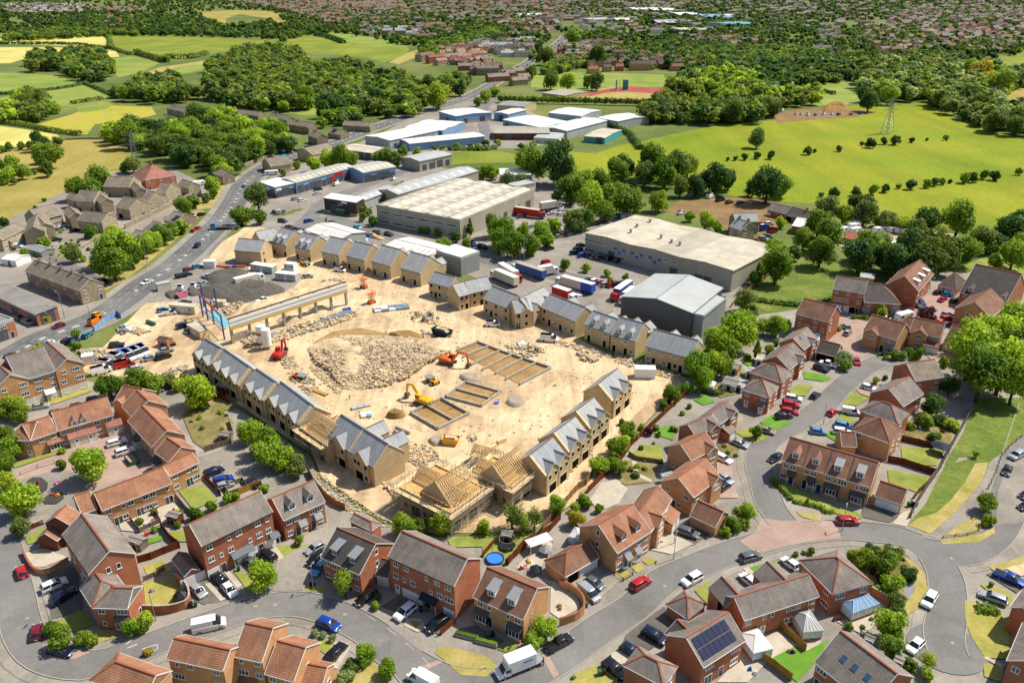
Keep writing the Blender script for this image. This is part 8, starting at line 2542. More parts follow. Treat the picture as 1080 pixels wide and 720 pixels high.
def skip(s,lb_,mat,load=None,L=5.0,W=2.3,H=1.7):
 p,q=wp(s)
 d=q-p
 m=(p+q)/2
 rt=w2('skip',lb_,'skip',m,atan2(d.y,d.x))
 h=L/2
 mb=MB()
 t=.1
 for sy in(-1,1):
  mb.P([(-h*.7,.1),(h*.7,.1),(h,H),(-h,H)],sy*W/2-t/2,sy*W/2+t/2)
 mb.p([(-h*.7,-W/2,.1),(h*.7,-W/2,.1),(h*.7,W/2,.1),(-h*.7,W/2,.1),(-h*.7,-W/2,.2),(h*.7,-W/2,.2),(h*.7,W/2,.2),(-h*.7,W/2,.2)])
 for sx in(-1,1):
  mb.p([(sx*h*.7-.05,-W/2,.1),(sx*h*.7+.05,-W/2,.1),(sx*h*.7+.05,W/2,.1),(sx*h*.7-.05,W/2,.1),(sx*h-.05,-W/2,H),(sx*h+.05,-W/2,H),(sx*h+.05,W/2,H),(sx*h-.05,W/2,H)])
 mb.o(jT,[mat],rt)
 if load:
  r=random.Random(7)
  lm=MB();lm.p([(-h*.85,-W/2+.1,.9),(h*.85,-W/2+.1,.9),(h*.85,W/2-.1,.9),(-h*.85,W/2-.1,.9),(-h*.6,-W/4,H+.2),(h*.5,-W/4,H+.35),(h*.55,W/4,H+.15),(-h*.65,W/4,H+.3)])
  lm.o('load',[load],rt)
skip('22:140,325 205,345','dark loaded skip at the back of the demolition heap',qh,jN,6.5,2.8,2.6)
skip('23:190,175 245,180','yellow-brown loaded skip by the gravel heap near the unfinished blocks',qR,jN,4.2)
skip('02:945,132 982,124','pink skip on the site yard',qj,None,3.5)
def cabin(s,lb_,mat,roof,L=None,W=2.6,H=2.6,name='site_cabin',stack=1):
 p,q=wp(s)
 d=q-p
 m=(p+q)/2
 L=L or d.length
 rt=w2(name,lb_,'site cabin' if 'cabin' in name else qE,m,atan2(d.y,d.x))
 for k in range(stack):
  b=MB();b.b(-L/2,L/2,-W/2,W/2,.15+k*H,.15+(k+1)*H-.06);b.o(jT,[mat],rt)
  if name=='site_cabin':
   for x in(-L*.3,L*.3):
    po('w',rt,x,-W/2,.15+k*H+1.0,0)
   po('e',rt,0,-W/2,.2+k*H,0)
  else:
   db=MB()
   for x in(-.9,-.3,.3,.9):db.b(L/2+.0,L/2+.06,x-.03,x+.03,.3,H-.1)
   db.o('door_bars',[jq],rt)
 r=MB();r.b(-L/2-.08,L/2+.08,-W/2-.08,W/2+.08,.15+stack*H-.06,.15+stack*H+.06);r.o(qZ,[roof],rt)
 return rt
cabin('02:910,200 1042,212','long cream site cabin by the white van on the yard',qn,jy)
cabin('02:1015,305 1085,345','cream stacked site offices left of the steel frame',j8,jy,W=3,stack=1)
cabin('11:258,702 370,720','pale site cabin behind the road-planings heap',jd,jf,W=3)
cabin('12:385,30 490,40','grey-white site cabin right of the heap',jd,jf,W=3)
cabin('11:430,700 480,706','small white site cabin before the dormer new houses',jc,jf,W=2.6)
cabin('02:830,95 900,80','white weathered container at the yard entrance',jw,jd,name=qE)
cabin('02:440,480 500,470','white container at the end of the blue sheeting',jw,jf,name=qE)
cabin('32:105,545 212,548','white lorry body left by the right new row',jc,jf,W=2.6,H=2.8,name=qE)
cabin('11:1,690 60,690','white box store at the edge of the dark site yard',jc,jf,name=qE)
cabin('11:700,412 740,418','green electricity kiosk before the black-clad workshop',jE,qb,W=2.4,name=qE)
cabin('21:630,610 660,604','small grey gate kiosk at the junction clump',jd,jd,W=2.2,name=qE)
w1('small brick hut standing alone on the site',[('02:822,350 875,362 880,330',2.4,dict(wall=jI,roof=jm,trim=jR,u1=['d'],pitch=20,depth=3))],cat='hut',name='hut')
def stack(s,lb_,mats,n=(3,2,2),size=(1.2,1.0,.9),name='pallet_stack',seed=1):
 p=wp(s)[0]
 rt=w2(name,lb_,'pallet stack',p,.3*seed)
 r=random.Random(seed)
 for i in range(n[0]):
  for j in range(n[1]):
   for k in range(r.randint(1,n[2])):
    mb=MB()
    x,y,z=(i-n[0]/2)*(size[0]+.15)+r.uniform(-.1,.1),(j-n[1]/2)*(size[1]+.15),k*(size[2]+.05)
    mb.b(x,x+size[0],y,y+size[1],z,z+size[2])
    mb.o('pack',[r.choice(mats)],rt)
for i,(s,lb,mats,n,size)in enumerate((('12:985,190','wrapped pale blue packs of insulation by the scissor lift',[jc,jr,jD],(5,3,1),(2.2,1.2,.8)),('12:750,198','bright blue barrel-like pack at the end of the pipe stack',[jK],(2,1,1),(1.2,1,1)),('22:40,235','brown pallets of stone below the first L block',[jG,qf],(3,1,2),(1.2,1,1.2)),('22:100,245','grey pallets of blocks by the brown ones',[xH,qf],(3,2,2),(1.2,1,1.1)),('22:655,400','pallets of stone scattered behind the comb-shaped foundation',[jG,jN,qf],(4,3,2),(1.1,.9,.8)),('22:590,380','white wrapped pallets behind the foundation',[jc,jd],(3,2,1),(1.2,1,.6)),('22:960,455','stone pallets under the dormer house in the middle of the top row',[jG,jN],(3,2,1),(1.3,1,.9)),('11:905,535','timber stack by the parked grey car',[jR,j8],(3,2,2),(2.6,1.0,.6)),('11:835,545','white wrapped materials at the end of the striped white roof',[jc,jD],(3,2,1),(1.5,1.2,.9)),('12:85,175','sandstone blocks stacked behind the steel frame',[jG,qn],(4,2,2),(1.3,1.1,1.0)),('13:850,35','pale blue wrapped packs behind the narrow unfinished house',[jD,jc],(2,2,1),(1.3,1,.7)),('12:820,710','turquoise sheeted trailer load at the inner side of the left row',[xd,jd],(3,1,1),(1.5,1.5,.6)),('23:440,200','timber truss packs by the unfinished block',[j8,jR],(3,1,2),(2.6,.8,.6)),('12:515,550','orange-brown timber frame lying by the debris',[jR,j9],(2,1,1),(2.4,1,.4)),('32:40,640','white sheeting packs before the upper pair',[jc,jd,jd],(6,2,1),(1.1,1,.35)),('22:1040,330','pale packs at the foot of the top row dormer houses',[jd,jD,jc],(4,2,1),(1.2,1,.5)),('22:880,110','wrapped white materials outside the long slate range',[jc,jd],(4,2,1),(1.3,1,.6)),('02:660,305','grey scrap metal pile on the site entrance',[jq,xH,jc],(4,3,2),(1.4,1.1,.6)),('02:800,270','green mesh panels heaped at the site entrance',[jE,jq],(2,2,1),(2,.4,1.2)),('11:95,690','orange barriers stacked near the white box store',[j9,jC],(4,1,1),(1.6,.8,.8)),('11:180,690','orange and blue barrier stack by the pale cabin',[j9,jK],(3,1,1),(1.6,.8,.8)))):
 stack(s,lb,mats,n,size,'pallet_stack' if 'pallet' in lb else 'material_stack',i+1)
def pipes(s,lb_,n,mat,r=.18):
 p,q=wp(s)
 rt=w2('pipe_bundle',lb_,'pipes',p)
 d=q-p
 sd=VC((-d.y,d.x,0)).normalized()
 for k in range(n):
  mb=MB()
  mb.r(sd*(k*.45)+VC((0,0,.4+.1*(k%2))),d+sd*(k*.45)+VC((0,0,.4+.1*(k%2))),r*2)
  mb.o('pipe',[mat],rt)
pipes('12:610,262 780,212','bundle of grey pipes laid beneath the long frame',7,jq)
pipes('12:400,140 560,100','blue pipes laid on the bank behind the long frame',5,jK)
pipes('12:345,345 400,320','short steel sections by the silos',5,jq)
pipes('12:560,620 640,650','dark timber planks on the sand behind the left row',3,jR)
tarp=area('blue_tarpaulin','22:445,682 468,678 472,692 448,696',jK,.3)
FH={}
def w9(wall,roof,L,W,h,pitch=35):
 key=(wall,roof,L,W,h)
 if key not in FH:
  m=MB()
  hx,hy=L/2,W/2
  u9=hy*tan(radians(pitch))
  for a,b in(((-hx,-hy),(hx,-hy)),((hx,hy),(-hx,hy))):
   m.F([(a[0],a[1],0),(b[0],b[1],0),(b[0],b[1],h),(a[0],a[1],h)])
  for sx in(-1,1):
   m.F([(sx*hx,-hy*sx,0),(sx*hx,hy*sx,0),(sx*hx,hy*sx,h),(sx*hx,0,h+u9),(sx*hx,-hy*sx,h)])
  m.P([(a,b)for a,b in cv(hy+.3,h-.1,u9+.25,.2)],-hx-.2,hx+.2,1,axis='x')
  for cx in(-hx*.6,hx*.5):
   m.b(cx-.5,cx+.5,-.4,.4,h+u9-.5,h+u9+1.2)
  for sy in(-1,1):
   n=max(2,int(L/3.4))
   for k in range(n):
    x=-hx+L*(k+.5)/n
    for z in(1.0,3.6):
     if z+1.2<h+.3:m.b(x-.6,x+.6,sy*(hy+.03)-.03,sy*(hy+.03)+.03,z,z+1.2,2)
  FH[key]=m.mesh('distant_house',[wall,roof,qq])
 return FH[key]
TOWN=[]
r_=random.Random(99)
def district(s,spacing,walls,u8,lb_,rows=.3,ang=None,keep=1.0,hgt=5.2):
 a0=r_.uniform(0,3.14)if ang is None else ang
 for p in scatter(s,spacing,int(abs(a0)*100)+len(s),.3):
  if r_.random()>keep:continue
  row=r_.random()<rows
  a=a0+(1.5708 if r_.random()<.35 else 0)+r_.uniform(-.12,.12)
  L=r_.choice([18,24])if row else r_.choice([9,11,14])
  TOWN.append((p.x,p.y,a,r_.choice(walls),r_.choice(u8),L,8.0,hgt if r_.random()<.85 else 7.4,lb_))
BR,STN,RN=jI,j7,jw
district('i:914,30 960,28 1040,27 1090,30 1090,48 1046,58 1010,53 960,58 926,60 910,46',23,[BR,RN,STN,BR],[jk,jv,je,jk],'brown-roofed house in the estate beyond the right wood',.35,.35)
district('i:862,28 884,28 888,66 864,70',22,[STN,RN],[jv,je],'house on the street climbing between trees left of that estate',.3,1.4)
district('i:648,60 690,58 720,66 744,72 736,77 700,75 650,77',22,[BR,BR,j6],[jk,jm],'brick house in the group behind the running track',.5,.2)
district('i:724,42 800,40 796,49 732,51',24,[BR,RN],[jV,je],'house in the row above the sunny wood',.5,.1)
district('i:444,64 476,50 514,52 512,67 486,70 460,70',20,[q8,BR,q8],[jV,jv,jk],'pink-roofed house in the cluster left of the main road',.4,.8)
district('i:488,47 560,44 566,56 550,62 515,58',21,[STN,RN],[jm,je,jJ],'grey-roofed terrace left of the main road shops',.8,.15)
district('i:484,68 522,66 530,78 494,82',21,[STN,BR],[jv,je,jk],'stone house on the near side of the main road shops',.5,.15)
district('i:520,84 548,78 560,88 534,96',22,[STN,BR],[je,jv],'house at the road fork above the white factories',.5,.5)
district('i:594,50 650,45 652,58 610,62 600,72 588,66',24,[STN,BR],[jk,je],'brown-roofed house on the right of the main road bend',.5,.3)
district('i:600,64 648,60 650,76 620,78',22,[BR,j6],[jk,jm],'brick house right of the main road above the playing field',.5,.2)
district('i:0,5 94,6 92,15 8,16',26,[STN,BR],[je,jv,jJ],'house of the village at the top left',.2,.4)
district('i:98,10 150,8 150,14 108,16',30,[STN,RN],[je,jV],'scattered house right of the top-left village',.1,.4)
district('i:104,18 140,18 138,34 118,32',50,[STN,BR],[jv,jk],'farm building among trees above the straw strips',.4,.1)
district('i:430,30 474,26 478,38 440,44',26,[STN,BR],[je,jk],'house in the grey row left above the pink-roofed cluster',.5,.1)
district('i:380,30 440,34 432,39 385,38',26,[STN,RN],[je,jJ],'grey-roofed house in the line above the sloping field',.6,.05)
district('i:240,2 420,0 432,14 428,24 396,33 340,26 300,12',27,[BR,RN,STN,RN],[jV,jk,je,jv],'pinkish house on the far hillside left of the town centre',.25,.2)
district('i:432,2 600,-4 600,22 520,26 440,24',36,[STN,RN,BR],[je,jv,jk],'house of the far town centre',.6,.15,.8)
district('i:520,24 590,22 592,36 540,42',30,[STN,BR],[jm,je,jk],'long grey row on the slope above the main road',.7,.9)
district('i:600,-6 1120,-6 1120,26 900,26 820,36 700,40 600,38',50,[STN,RN,BR],[je,jv,jm,je],'house scattered through the far wooded suburbs',.5,.1,.75)
district('i:960,8 1090,8 1090,24 930,24',30,[RN,BR,STN],[jv,je,jk],'house on the far hillside at the top right',.3,.2,.9)
TOWN.sort(key=lambda t:t[1]+abs(t[0])*.2)
GN={}
rest=[]
for k,t in enumerate(TOWN):
 if k<290:
  o_=link('distant_house',w9(*t[3:8]))
  o_.location,o_.rotation_euler=(t[0],t[1],0),(0,0,t[2])
  g_=t[8].replace('house ','houses ',1)if 'house ' in t[8]else t[8]+'s'
  tag(o_,t[8],xn,g_)
 else:
  rest.append(t)
if rest:
 m=MB()
 mats=sorted({t[3]for t in rest}|{t[4]for t in rest})
 for(x,y,a,wl,rf,L,W_,h,lb)in rest:
  c,s=cos(a),sin(a)
  P=lambda u,v,z:(x+u*c-v*s,y+u*s+v*c,z)
  hx,hy=L/2,W_/2
  rz=h+hy*.7
  m.F([P(-hx,-hy,0),P(hx,-hy,0),P(hx,-hy,h),P(-hx,-hy,h)],mats.index(wl))
  m.F([P(hx,hy,0),P(-hx,hy,0),P(-hx,hy,h),P(hx,hy,h)],mats.index(wl))
  m.F([P(hx,-hy,0),P(hx,hy,0),P(hx,hy,h),P(hx,0,rz),P(hx,-hy,h)],mats.index(wl))
  m.F([P(-hx,hy,0),P(-hx,-hy,0),P(-hx,-hy,h),P(-hx,0,rz),P(-hx,hy,h)],mats.index(wl))
  m.F([P(-hx-.2,-hy-.3,h-.2),P(hx+.2,-hy-.3,h-.2),P(hx+.2,0,rz+.05),P(-hx-.2,0,rz+.05)],mats.index(rf))
  m.F([P(hx+.2,hy+.3,h-.2),P(-hx-.2,hy+.3,h-.2),P(-hx-.2,0,rz+.05),P(hx+.2,0,rz+.05)],mats.index(rf))
 o_=m.o('distant_houses',mats)
 o_[qB]='stuff'
 tag(o_,'remaining houses of the far town, too many and too small to count','houses')
for lb,s,h,wl,rf in(('widest white-roofed factory hall far off in the valley','i:690,11 716,11 716,8',7,jk,jf),('white far factory hall right of the widest one','i:717,16 742,16 742,13',7,jd,jf),('pale blue-roofed far factory hall','i:744,18 774,18 774,15',7,jd,jD),('small white far hall at the end of the blue-roofed one','i:764,17 774,16 775,14',7,jd,jf),('long pale green far hall before the trees','i:770,26 802,25 800,22',8,jd,xh),('low white far hall in the valley middle','i:694,24 714,24 714,21',6,qO,jd),('grey-roofed far hall in the valley middle','i:714,23 734,22 734,19',6,jd,qk),('white far hall among trees left of the valley','i:650,21 668,21 668,19',6,jd,jf),('pale far hall at the valley foot','i:722,32 750,31 749,28',5,jd,jy),('white strip-like far hall in the town centre','i:545,16 572,16 572,14',6,jd,jf),('pale far hall at the edge of the town centre','i:625,21 648,20 648,18',6,jd,jd),('white far hall below the hillside at the top','i:668,10 686,10 686,8',6,jd,jf)):
 shed(lb,s,h,u9=1.5,wall=wl,u8=(rf,),u1=[],name='distant_factory',cat='factory')
w1('square stone mill with hipped brown roof standing above the estate roofs',[('i:977,33 991,33 992,27',9.5,dict(STO,hip='LR',roof=jv,u1=['ww.w','w.ww','wwdw'],pitch=25,depth=22))],name='mill',cat='mill')
for lb,s,h in(('long flat school-like building by the main road bend','i:612,50 634,49 634,45',7),('lower brick hall right of the school-like building','i:634,56 656,55 656,52',6),('dark brick works at the playing field','i:600,56 615,56 616,52',7)):
 shed(lb,s,h,v4=True,u9=.2,wall=j7,u8=(qG,),u1=['wwwww','wwdww'],name='hall',cat='hall')
mound('demolition_heap','40:20,575 60,545 110,540 160,570 165,590 100,590 30,592',2.4,xf,'ruined brown heap of stone in the field yard','rubble heap',31,.8,steps=8)
def pylon(s,h,lb_,rz=.3):
 p=wp(s)[0]
 rt=w2('pylon',lb_,'pylon',p,rz)
 b=h*.12
 W=lambda z:b*(1-z/h*.9)
 for sx in(-1,1):
  for sy in(-1,1):
   m=MB();m.r((sx*b,sy*b,0),(sx*b*.1,sy*b*.1,h),.2);m.o('leg',[jq],rt)
 n=9
 m=MB()
 for k in range(n):
  z0,z1=h*k/n,h*(k+1)/n
  a,c=W(z0),W(z1)
  for(p1,p2,q1,q2)in(((-a,-a),(c,-c),(a,-a),(-c,-c)),((a,-a),(c,c),(a,a),(c,-c)),((a,a),(-c,c),(-a,a),(c,c)),((-a,a),(-c,-c),(-a,-a),(-c,c))):
   m.r((*p1,z0),(*p2,z1),.1);m.r((*q1,z0),(*q2,z1),.1)
 m.o('lattice_bracing',[jq],rt)
 for f,w in((.66,.26),(.8,.3),(.92,.22)):
  m=MB();z=h*f;L=h*w
  m.r((-L,0,z),(0,0,z+1.6),.2);m.r((L,0,z),(0,0,z+1.6),.2);m.r((-L,0,z),(L,0,z),.2)
  m.o('cross_arm',[jq],rt)
pylon('01:722,165',20,'grey lattice pylon above the red hip-roofed house',.5)
pylon('40:355,705',24,'pale lattice pylon standing in the big green field',.2)
pylon('10:8,150',20,'distant white pylon on the dry hill pasture',.2)
def mast(s,h,lb_,mat=jq,r=.12):
 p=wp(s)[0]
 return p
def cage():
 p=wp('20:1075,470 30:75,478')
 o_=wp('30:40,476')[0]
 rt=w2('throwing_cage','green netting cage for throwing sports by the running track','throwing cage',o_)
 for k in range(7):
  a=k/6*pi+.3
  q=VC((6*cos(a),6*sin(a),0))
  m=MB();m.r(q,q+VC((0,0,9)),.3);m.o(ql,[jE],rt)
  if k in(0,1,4,5):
   a2=(k+1)/6*pi+.3
   q2=VC((6*cos(a2),6*sin(a2),0))
   m=MB();m.p([q,q2,q2+VC((0,.1,0)),q+VC((0,.1,0)),q+VC((0,0,8.8)),q2+VC((0,0,8.8)),q2+VC((0,.1,8.8)),q+VC((0,.1,8.8))]);m.o('net',[xh],rt)
cage()
fence('long red-brown timber fence between the right new row and the back gardens','32:262,710 300,680 345,655 380,640 33:90,190 50,250 20,290 23:1060,330 1010,370 940,440',1.8,jB)
fence('pale timber hoarding along the lower end of the red-brown fence','23:965,345 930,400 890,420 850,465 770,560 700,640',1.9,qp)
fence('red-brown garden fence running down to the trampoline garden','23:795,580 740,640 680,680 600,720 24:520,100 ',1.8,jB)
fence('timber fence round the green back lawn of the brown-roofed pair','33:75,240 115,265 180,275 250,285',1.2,qp)
fence('dark red fence by the shaded lawn behind the double garage','43:360,275 440,290 520,318 610,345',1.8,jB)
fence('second dark red fence along the top of the shaded lawn','43:432,165 520,185 600,205',1.7,jB)
fence('long grey garden fence along the top of the grass bank','43:810,0 770,70 730,140 680,230 640,310 570,410 520,490 480,575',1.8,jW)
fence('buff fence closing the garden of the double garage','43:610,345 560,410 520,445 500,470',1.7,qp)
fence('tan timber fence behind the parking court bushes','13:130,70 150,130 140,180 0,225',1.6,jW)
fence('gold timber fence between the parking court and the red brick terraces','13:180,450 250,420 300,405',1.8,qP)
fence('grey timber fence around the bin corner of the parking court','13:100,415 150,400 200,380 230,420 130,455 100,415',1.3,jW)
fence('brown fence left of the cars in the parking court','13:0,365 45,410 85,455',1.4,jB)
fence('curved timber fence along the building site behind the dormer pair','13:545,330 580,400 640,470 690,510 740,530',1.8,qp)
fence('gold timber fence behind the solar-panel house','34:680,548 760,590 840,640 930,710',1.8,qP)
fence('gold timber fence between the two conservatory gardens','34:882,435 940,495 1005,555',1.7,qP)
fence('brown fence of the play garden behind the pink-roofed terrace','03:925,460 990,540 1010,555',1.3,jW)
fence('dark red fence at the end of the terrace gardens','03:850,620 900,690 940,720',1.7,jB)
fence('dark timber fence between the terrace gardens','03:805,520 850,600 740,650 690,590',1.4,jW)
fence('red-brown fence of the garden behind the tall gable block','04:730,90 800,70 870,40 950,10',1.8,jB)
fence('low weathered fence across the gable block garden','04:760,185 820,160 870,130',1.2,jW)
fence('red-brown garden fence by the right bin yard','24:165,470 240,405',1.6,jB)
fence('long red-brown fence between the paddling-pool garden and the tent garden','24:505,105 560,55 640,-15',1.8,jB)
fence('brown fence between the two bottom gardens of the grey terrace','24:385,60 420,20 455,-20',1.5,jB)
fence('red-brown fence round the parking court gardens by the left new row','12:-10,690 60,665 110,650',1.7,jB)
fence('dark timber fence round the long garden by the left new row','02:1040,560 1090,620 12:60,650 130,690',1.7,jB)
fence('pale steel site fence along the main road','12:10,-10 11:12,660 60,590 130,520 190,470',2.0,jq,rail=(.3,1.0,1.9),cat=x3,name=x4,panel=qM)
fence('blue and silver site fence behind the orange van','02:500,310 560,260 620,225 640,240',2.0,jD,thick=.06,cat=x3,name=x4)
fence('bent footpath railing curving by the parking court','43:1085,135 1010,190 960,250 930,340 890,420',1.1,jW,rail=(.5,1.05),cat=qx,name=qx,panel=qM)
fence('low timber rail curving round the dry triangle of grass','43:860,540 862,600 840,640 780,665 650,680',.8,qp,rail=(.4,.75),cat=qx,name=qx,panel=qM)
fence('playground railing along the lane below the courtyard','03:110,345 200,310 290,285',1.0,jq,rail=(.3,.95),cat=qx,name=qx,panel=qM)
fence('green fence round the bins of the red courtyard','03:660,265 690,300 740,285 710,240',1.2,jE)
fence('weathered fence at the edge of the lorry park verge','21:540,660 600,640 610,625',1.8,jq,rail=(.3,1.0,1.8),cat=x3,name=x4,panel=qM)
fence('red-brown fence closing the playground corner','03:130,650 180,625 230,605',1.2,jB)
fence('timber fence along the green bank above the rough field','32:615,180 680,120 760,50 810,20',1.6,qp)
fence('black railing before the little front lawns of the pink-dormer house','34:0,155 45,185 95,155',.9,jp,rail=(.2,.85),cat=qx,name=qx,panel=qM)
wall_run('curved red brick garden wall by the pavement','04:930,185 975,215 1000,255 1005,300 980,330 900,352 820,355 735,350',1.9,jI)
wall_run('curved orange brick wall around the yard by the grey van','24:790,215 840,235 890,270 918,310 915,360 870,395 790,420',1.8,j6,cap=qo)
wall_run('low brick wall round the paved court at the left kerb','04:125,40 150,90 175,130 215,150 270,145 365,85',1.3,j6,cap=qo)
wall_run('brick garden wall by the blue glass conservatory','44:270,250 340,290 385,310',1.7,jI)
wall_run('low brick wall along the courtyard verge','03:130,640 180,620 235,605',.8,jI)
wall_run('long pale stone wall along the foot of the stone estate','01:660,488 760,440 900,372 1060,300',2.2,j7,thick=.4)
wall_run('old stone wall along the edge of the wood by the main road','11:95,240 170,180 260,140 340,110 400,80',1.8,j7,thick=.5)
wall_run('dark stone field wall along the top of the dry pasture','i:0,160 30,155 70,148 110,147',1.3,j7,thick=.5,cat='field wall',name='field_wall')
wall_run('low wall curving under the stone estate gardens','01:300,660 440,590 520,540 640,500',1.4,j7,thick=.4)
def conservatory(lb_,s,hip=True,glass='conservatory_glass',roof=jc,h=2.3):
 o_,ang,L,W=fo(s,h)
 rt=w2('conservatory',lb_,'conservatory',o_,ang)
 hx,hy=L/2,W/2
 b=MB();b.b(-hx,hx,-hy,hy,0,.6);b.o('base_wall',[jI],rt)
 g_=MB();g_.b(-hx+.04,hx-.04,-hy+.04,hy-.04,.6,h);g_.o('glazing',[glass],rt)
 for k in range(int(L/.9)+1):
  x=-hx+L*k/int(L/.9)
  for sy in(-1,1):
   m=MB();m.r((x,sy*hy,.6),(x,sy*hy,h),.09);m.o('frame_post',[jc],rt)
 for k in range(1,int(W/.9)):
  y=-hy+W*k/int(W/.9)
  for sx in(-1,1):
   m=MB();m.r((sx*hx,y,.6),(sx*hx,y,h),.09);m.o('frame_post',[jc],rt)
 rz=h+1.1
 r=MB()
 A,B_,C_,D=(-hx-.1,-hy-.1,h),(hx+.1,-hy-.1,h),(hx+.1,hy+.1,h),(-hx-.1,hy+.1,h)
 P,Q=(-hx+min(hx,hy)*.9,0,rz),(hx-min(hx,hy)*.9,0,rz)
 for f in([A,B_,Q,P],[C_,D,P,Q],[D,A,P],[B_,C_,Q],[D,C_,B_,A]):r.F(f)
 ro=r.o(qZ,[roof],rt)
 bars=MB()
 for t in[k/5 for k in range(6)]:
  a=VC(A).lerp(VC(B_),t);q=VC(P).lerp(VC(Q),t)
  bars.r(a+VC((0,0,.03)),q+VC((0,0,.03)),.07)
  a=VC(D).lerp(VC(C_),t)
  bars.r(a+VC((0,0,.03)),q+VC((0,0,.03)),.07)
 bars.o('glazing_bars',[jc],ro)
 return rt
conservatory('solid white faceted conservatory behind the long red brick pair','34:735,560 835,535 765,425')
conservatory('white conservatory with striped grey glass roof, right of the solid white one','34:1000,450 1100,440 1060,320',roof=qk)
conservatory('conservatory with pale blue glass roof on the bend','44:125,310 178,352 315,300',roof=xL)if False else conservatory('conservatory with pale blue glass roof on the bend','44:178,350 315,300 250,245',roof=jD)
conservatory('small white lean-to conservatory behind the pink-dormer house','23:840,665 890,680 895,625')
conservatory('white-roofed summerhouse by the dark hedge','32:475,590 520,600 535,575',roof=jc)
conservatory('white glazed garden room at the topmost three-storey block','32:1040,345 1078,352 1080,318',roof=jf)
def garden_shed(lb_,s,wall=jR,roof=qG,h=2.0,name='garden_shed',cat='shed'):
 w1(lb_,[(s,h,dict(wall=wall,roof=roof,cap=roof if roof in M else jr,trim=wall,u1=['k'],u2=[],pitch=16,ov=.15,gcol=wall))],cat=cat,name=name)
garden_shed('golden timber garden shed with grey roof','32:610,500 650,510 670,480',qP)
garden_shed('pale grey garden shed below the golden one','32:565,580 640,600 650,560',jd)
garden_shed('white garden cabin at the bright back lawn','32:745,455 780,462 800,430',jc,jy)
garden_shed('white flat shed by the hip-roofed houses','32:630,590 680,605 690,565',jc,jd,1.8)
garden_shed('low white shed at the left of the hipped roofs','32:690,520 730,530 740,500',jc,jd,1.8)
garden_shed('small grey shed left of the green tree in the bottom garden','44:235,490 285,512 305,470',jW)
garden_shed('small grey shed right of it by the turning head','44:390,605 440,628 458,590',jW)
garden_shed('dark shed in the long garden by the left new row','12:55,590 130,610 140,560',jB)
garden_shed('grey shed in the terrace gardens by the play mats','03:660,690 735,712 700,650',jW)
garden_shed('white shed behind the orange house with tall side fence','33:255,350 310,335 270,330',jc,jd)
garden_shed('small brown shed in the second terrace garden','03:870,560 930,575 920,530',jB)
garden_shed('grey shed in the narrow garden by the parking court','13:65,135 120,140 125,112',jW)
garden_shed('brown shed by the scaffold-side trees','23:480,665 540,672 540,630',jB)
garden_shed('open-fronted carport in the middle of the stone estate','01:135,590 215,612 230,575',qk,qk,2.3,qN,qN)
garden_shed('white-roofed car wash canopy at the left edge of the estate','01:5,645 80,655 85,615',jc,jf,2.6,qN,qN)
garden_shed('rust-roofed hut among the caravans','41:125,535 190,545 215,510',j7,qo,2.6,'hut','hut')
garden_shed('white flat-roofed hall in the scrap yard','31:935,470 1010,482 1055,440',jI,jf,3.4,'store_hall','hall')
garden_shed('covered grey stall by the teal van','31:35,415 95,412 80,400',jq,qG,2.4,qN,qN)
garden_shed('low white shelter on the drive of the steep gable house','42:215,20 290,30 290,5',jR,jd,2.2)
def marquee(s,lb_,L=5,W=4):
 p=wp(s)[0]
 rt=w2('marquee',lb_,'marquee',p,.5)
 for x in(-L/2,L/2):
  for y in(-W/2,W/2):
   m=MB();m.r((x,y,0),(x,y,2.2),.08);m.o(ql,[jc],rt)
 r=MB()
 c=[(-L/2,-W/2,2.2),(L/2,-W/2,2.2),(L/2,W/2,2.2),(-L/2,W/2,2.2)]
 for k in range(4):r.F([c[k],c[(k+1)%4],(0,0,3.3)])
 r.F(c[::-1]);r.o('canopy',[jc],rt)
for s,lb in(('01:775,385','first white garden marquee along the long stone wall'),('01:830,362','second and largest white marquee along the long stone wall'),('01:925,325','third white marquee along the long stone wall'),('01:1010,300','last white marquee along the long stone wall'),('01:640,310','small white marquee behind the two-gabled semi'),('24:680,12','white parasol-like marquee in the tent garden')):
 marquee(s,lb,5,3.5 if 'small' not in lb and 'parasol' not in lb else 2.5)
def lamp(s,lb_,h=6.0,ang=0.0,big=False):
 p=wp(s)[0]
 rt=w2('lamp_post',lb_,'lamp post',p,ang)
 m=MB();m.c((0,0),.09 if not big else .13,0,h*.25,8,cap=False);m.c((0,0),.06 if not big else .09,h*.25,h,8);m.o('pole',[jq],rt)
 a=MB();a.r((0,0,h-.05),(.7 if not big else 1.6,0,h+.12),.07);a.o('arm',[jq],rt)
 l=MB();l.b(.55 if not big else 1.4,1.15 if not big else 2.1,-.14,.14,h+.05,h+.2);l.o('lamp_head',[jr],rt)
for s,lb,h in(('04:265,400','lamp post on the left pavement by the shared driveway',6),('04:822,392','lamp post at the corner of the curved brick wall bushes',6),('14:575,242','lamp post by the pink flowering bush',6),('24:637,520','lamp post before the clipped bushes',6),('34:312,70','lamp post before the pink-dormer driveway',6),('33:314,708','lamp post at the driveway of the lean-to garage house',6),('43:118,640','lamp post by the bright red parked car',6),('43:880,560','lamp post at the footpath tree',6),('43:20,80','lamp post at the kerb below the red hatchback',6),('13:1045,30','lamp post at the lowest foundation',5)):
 lamp(s,lb,h,1.2)
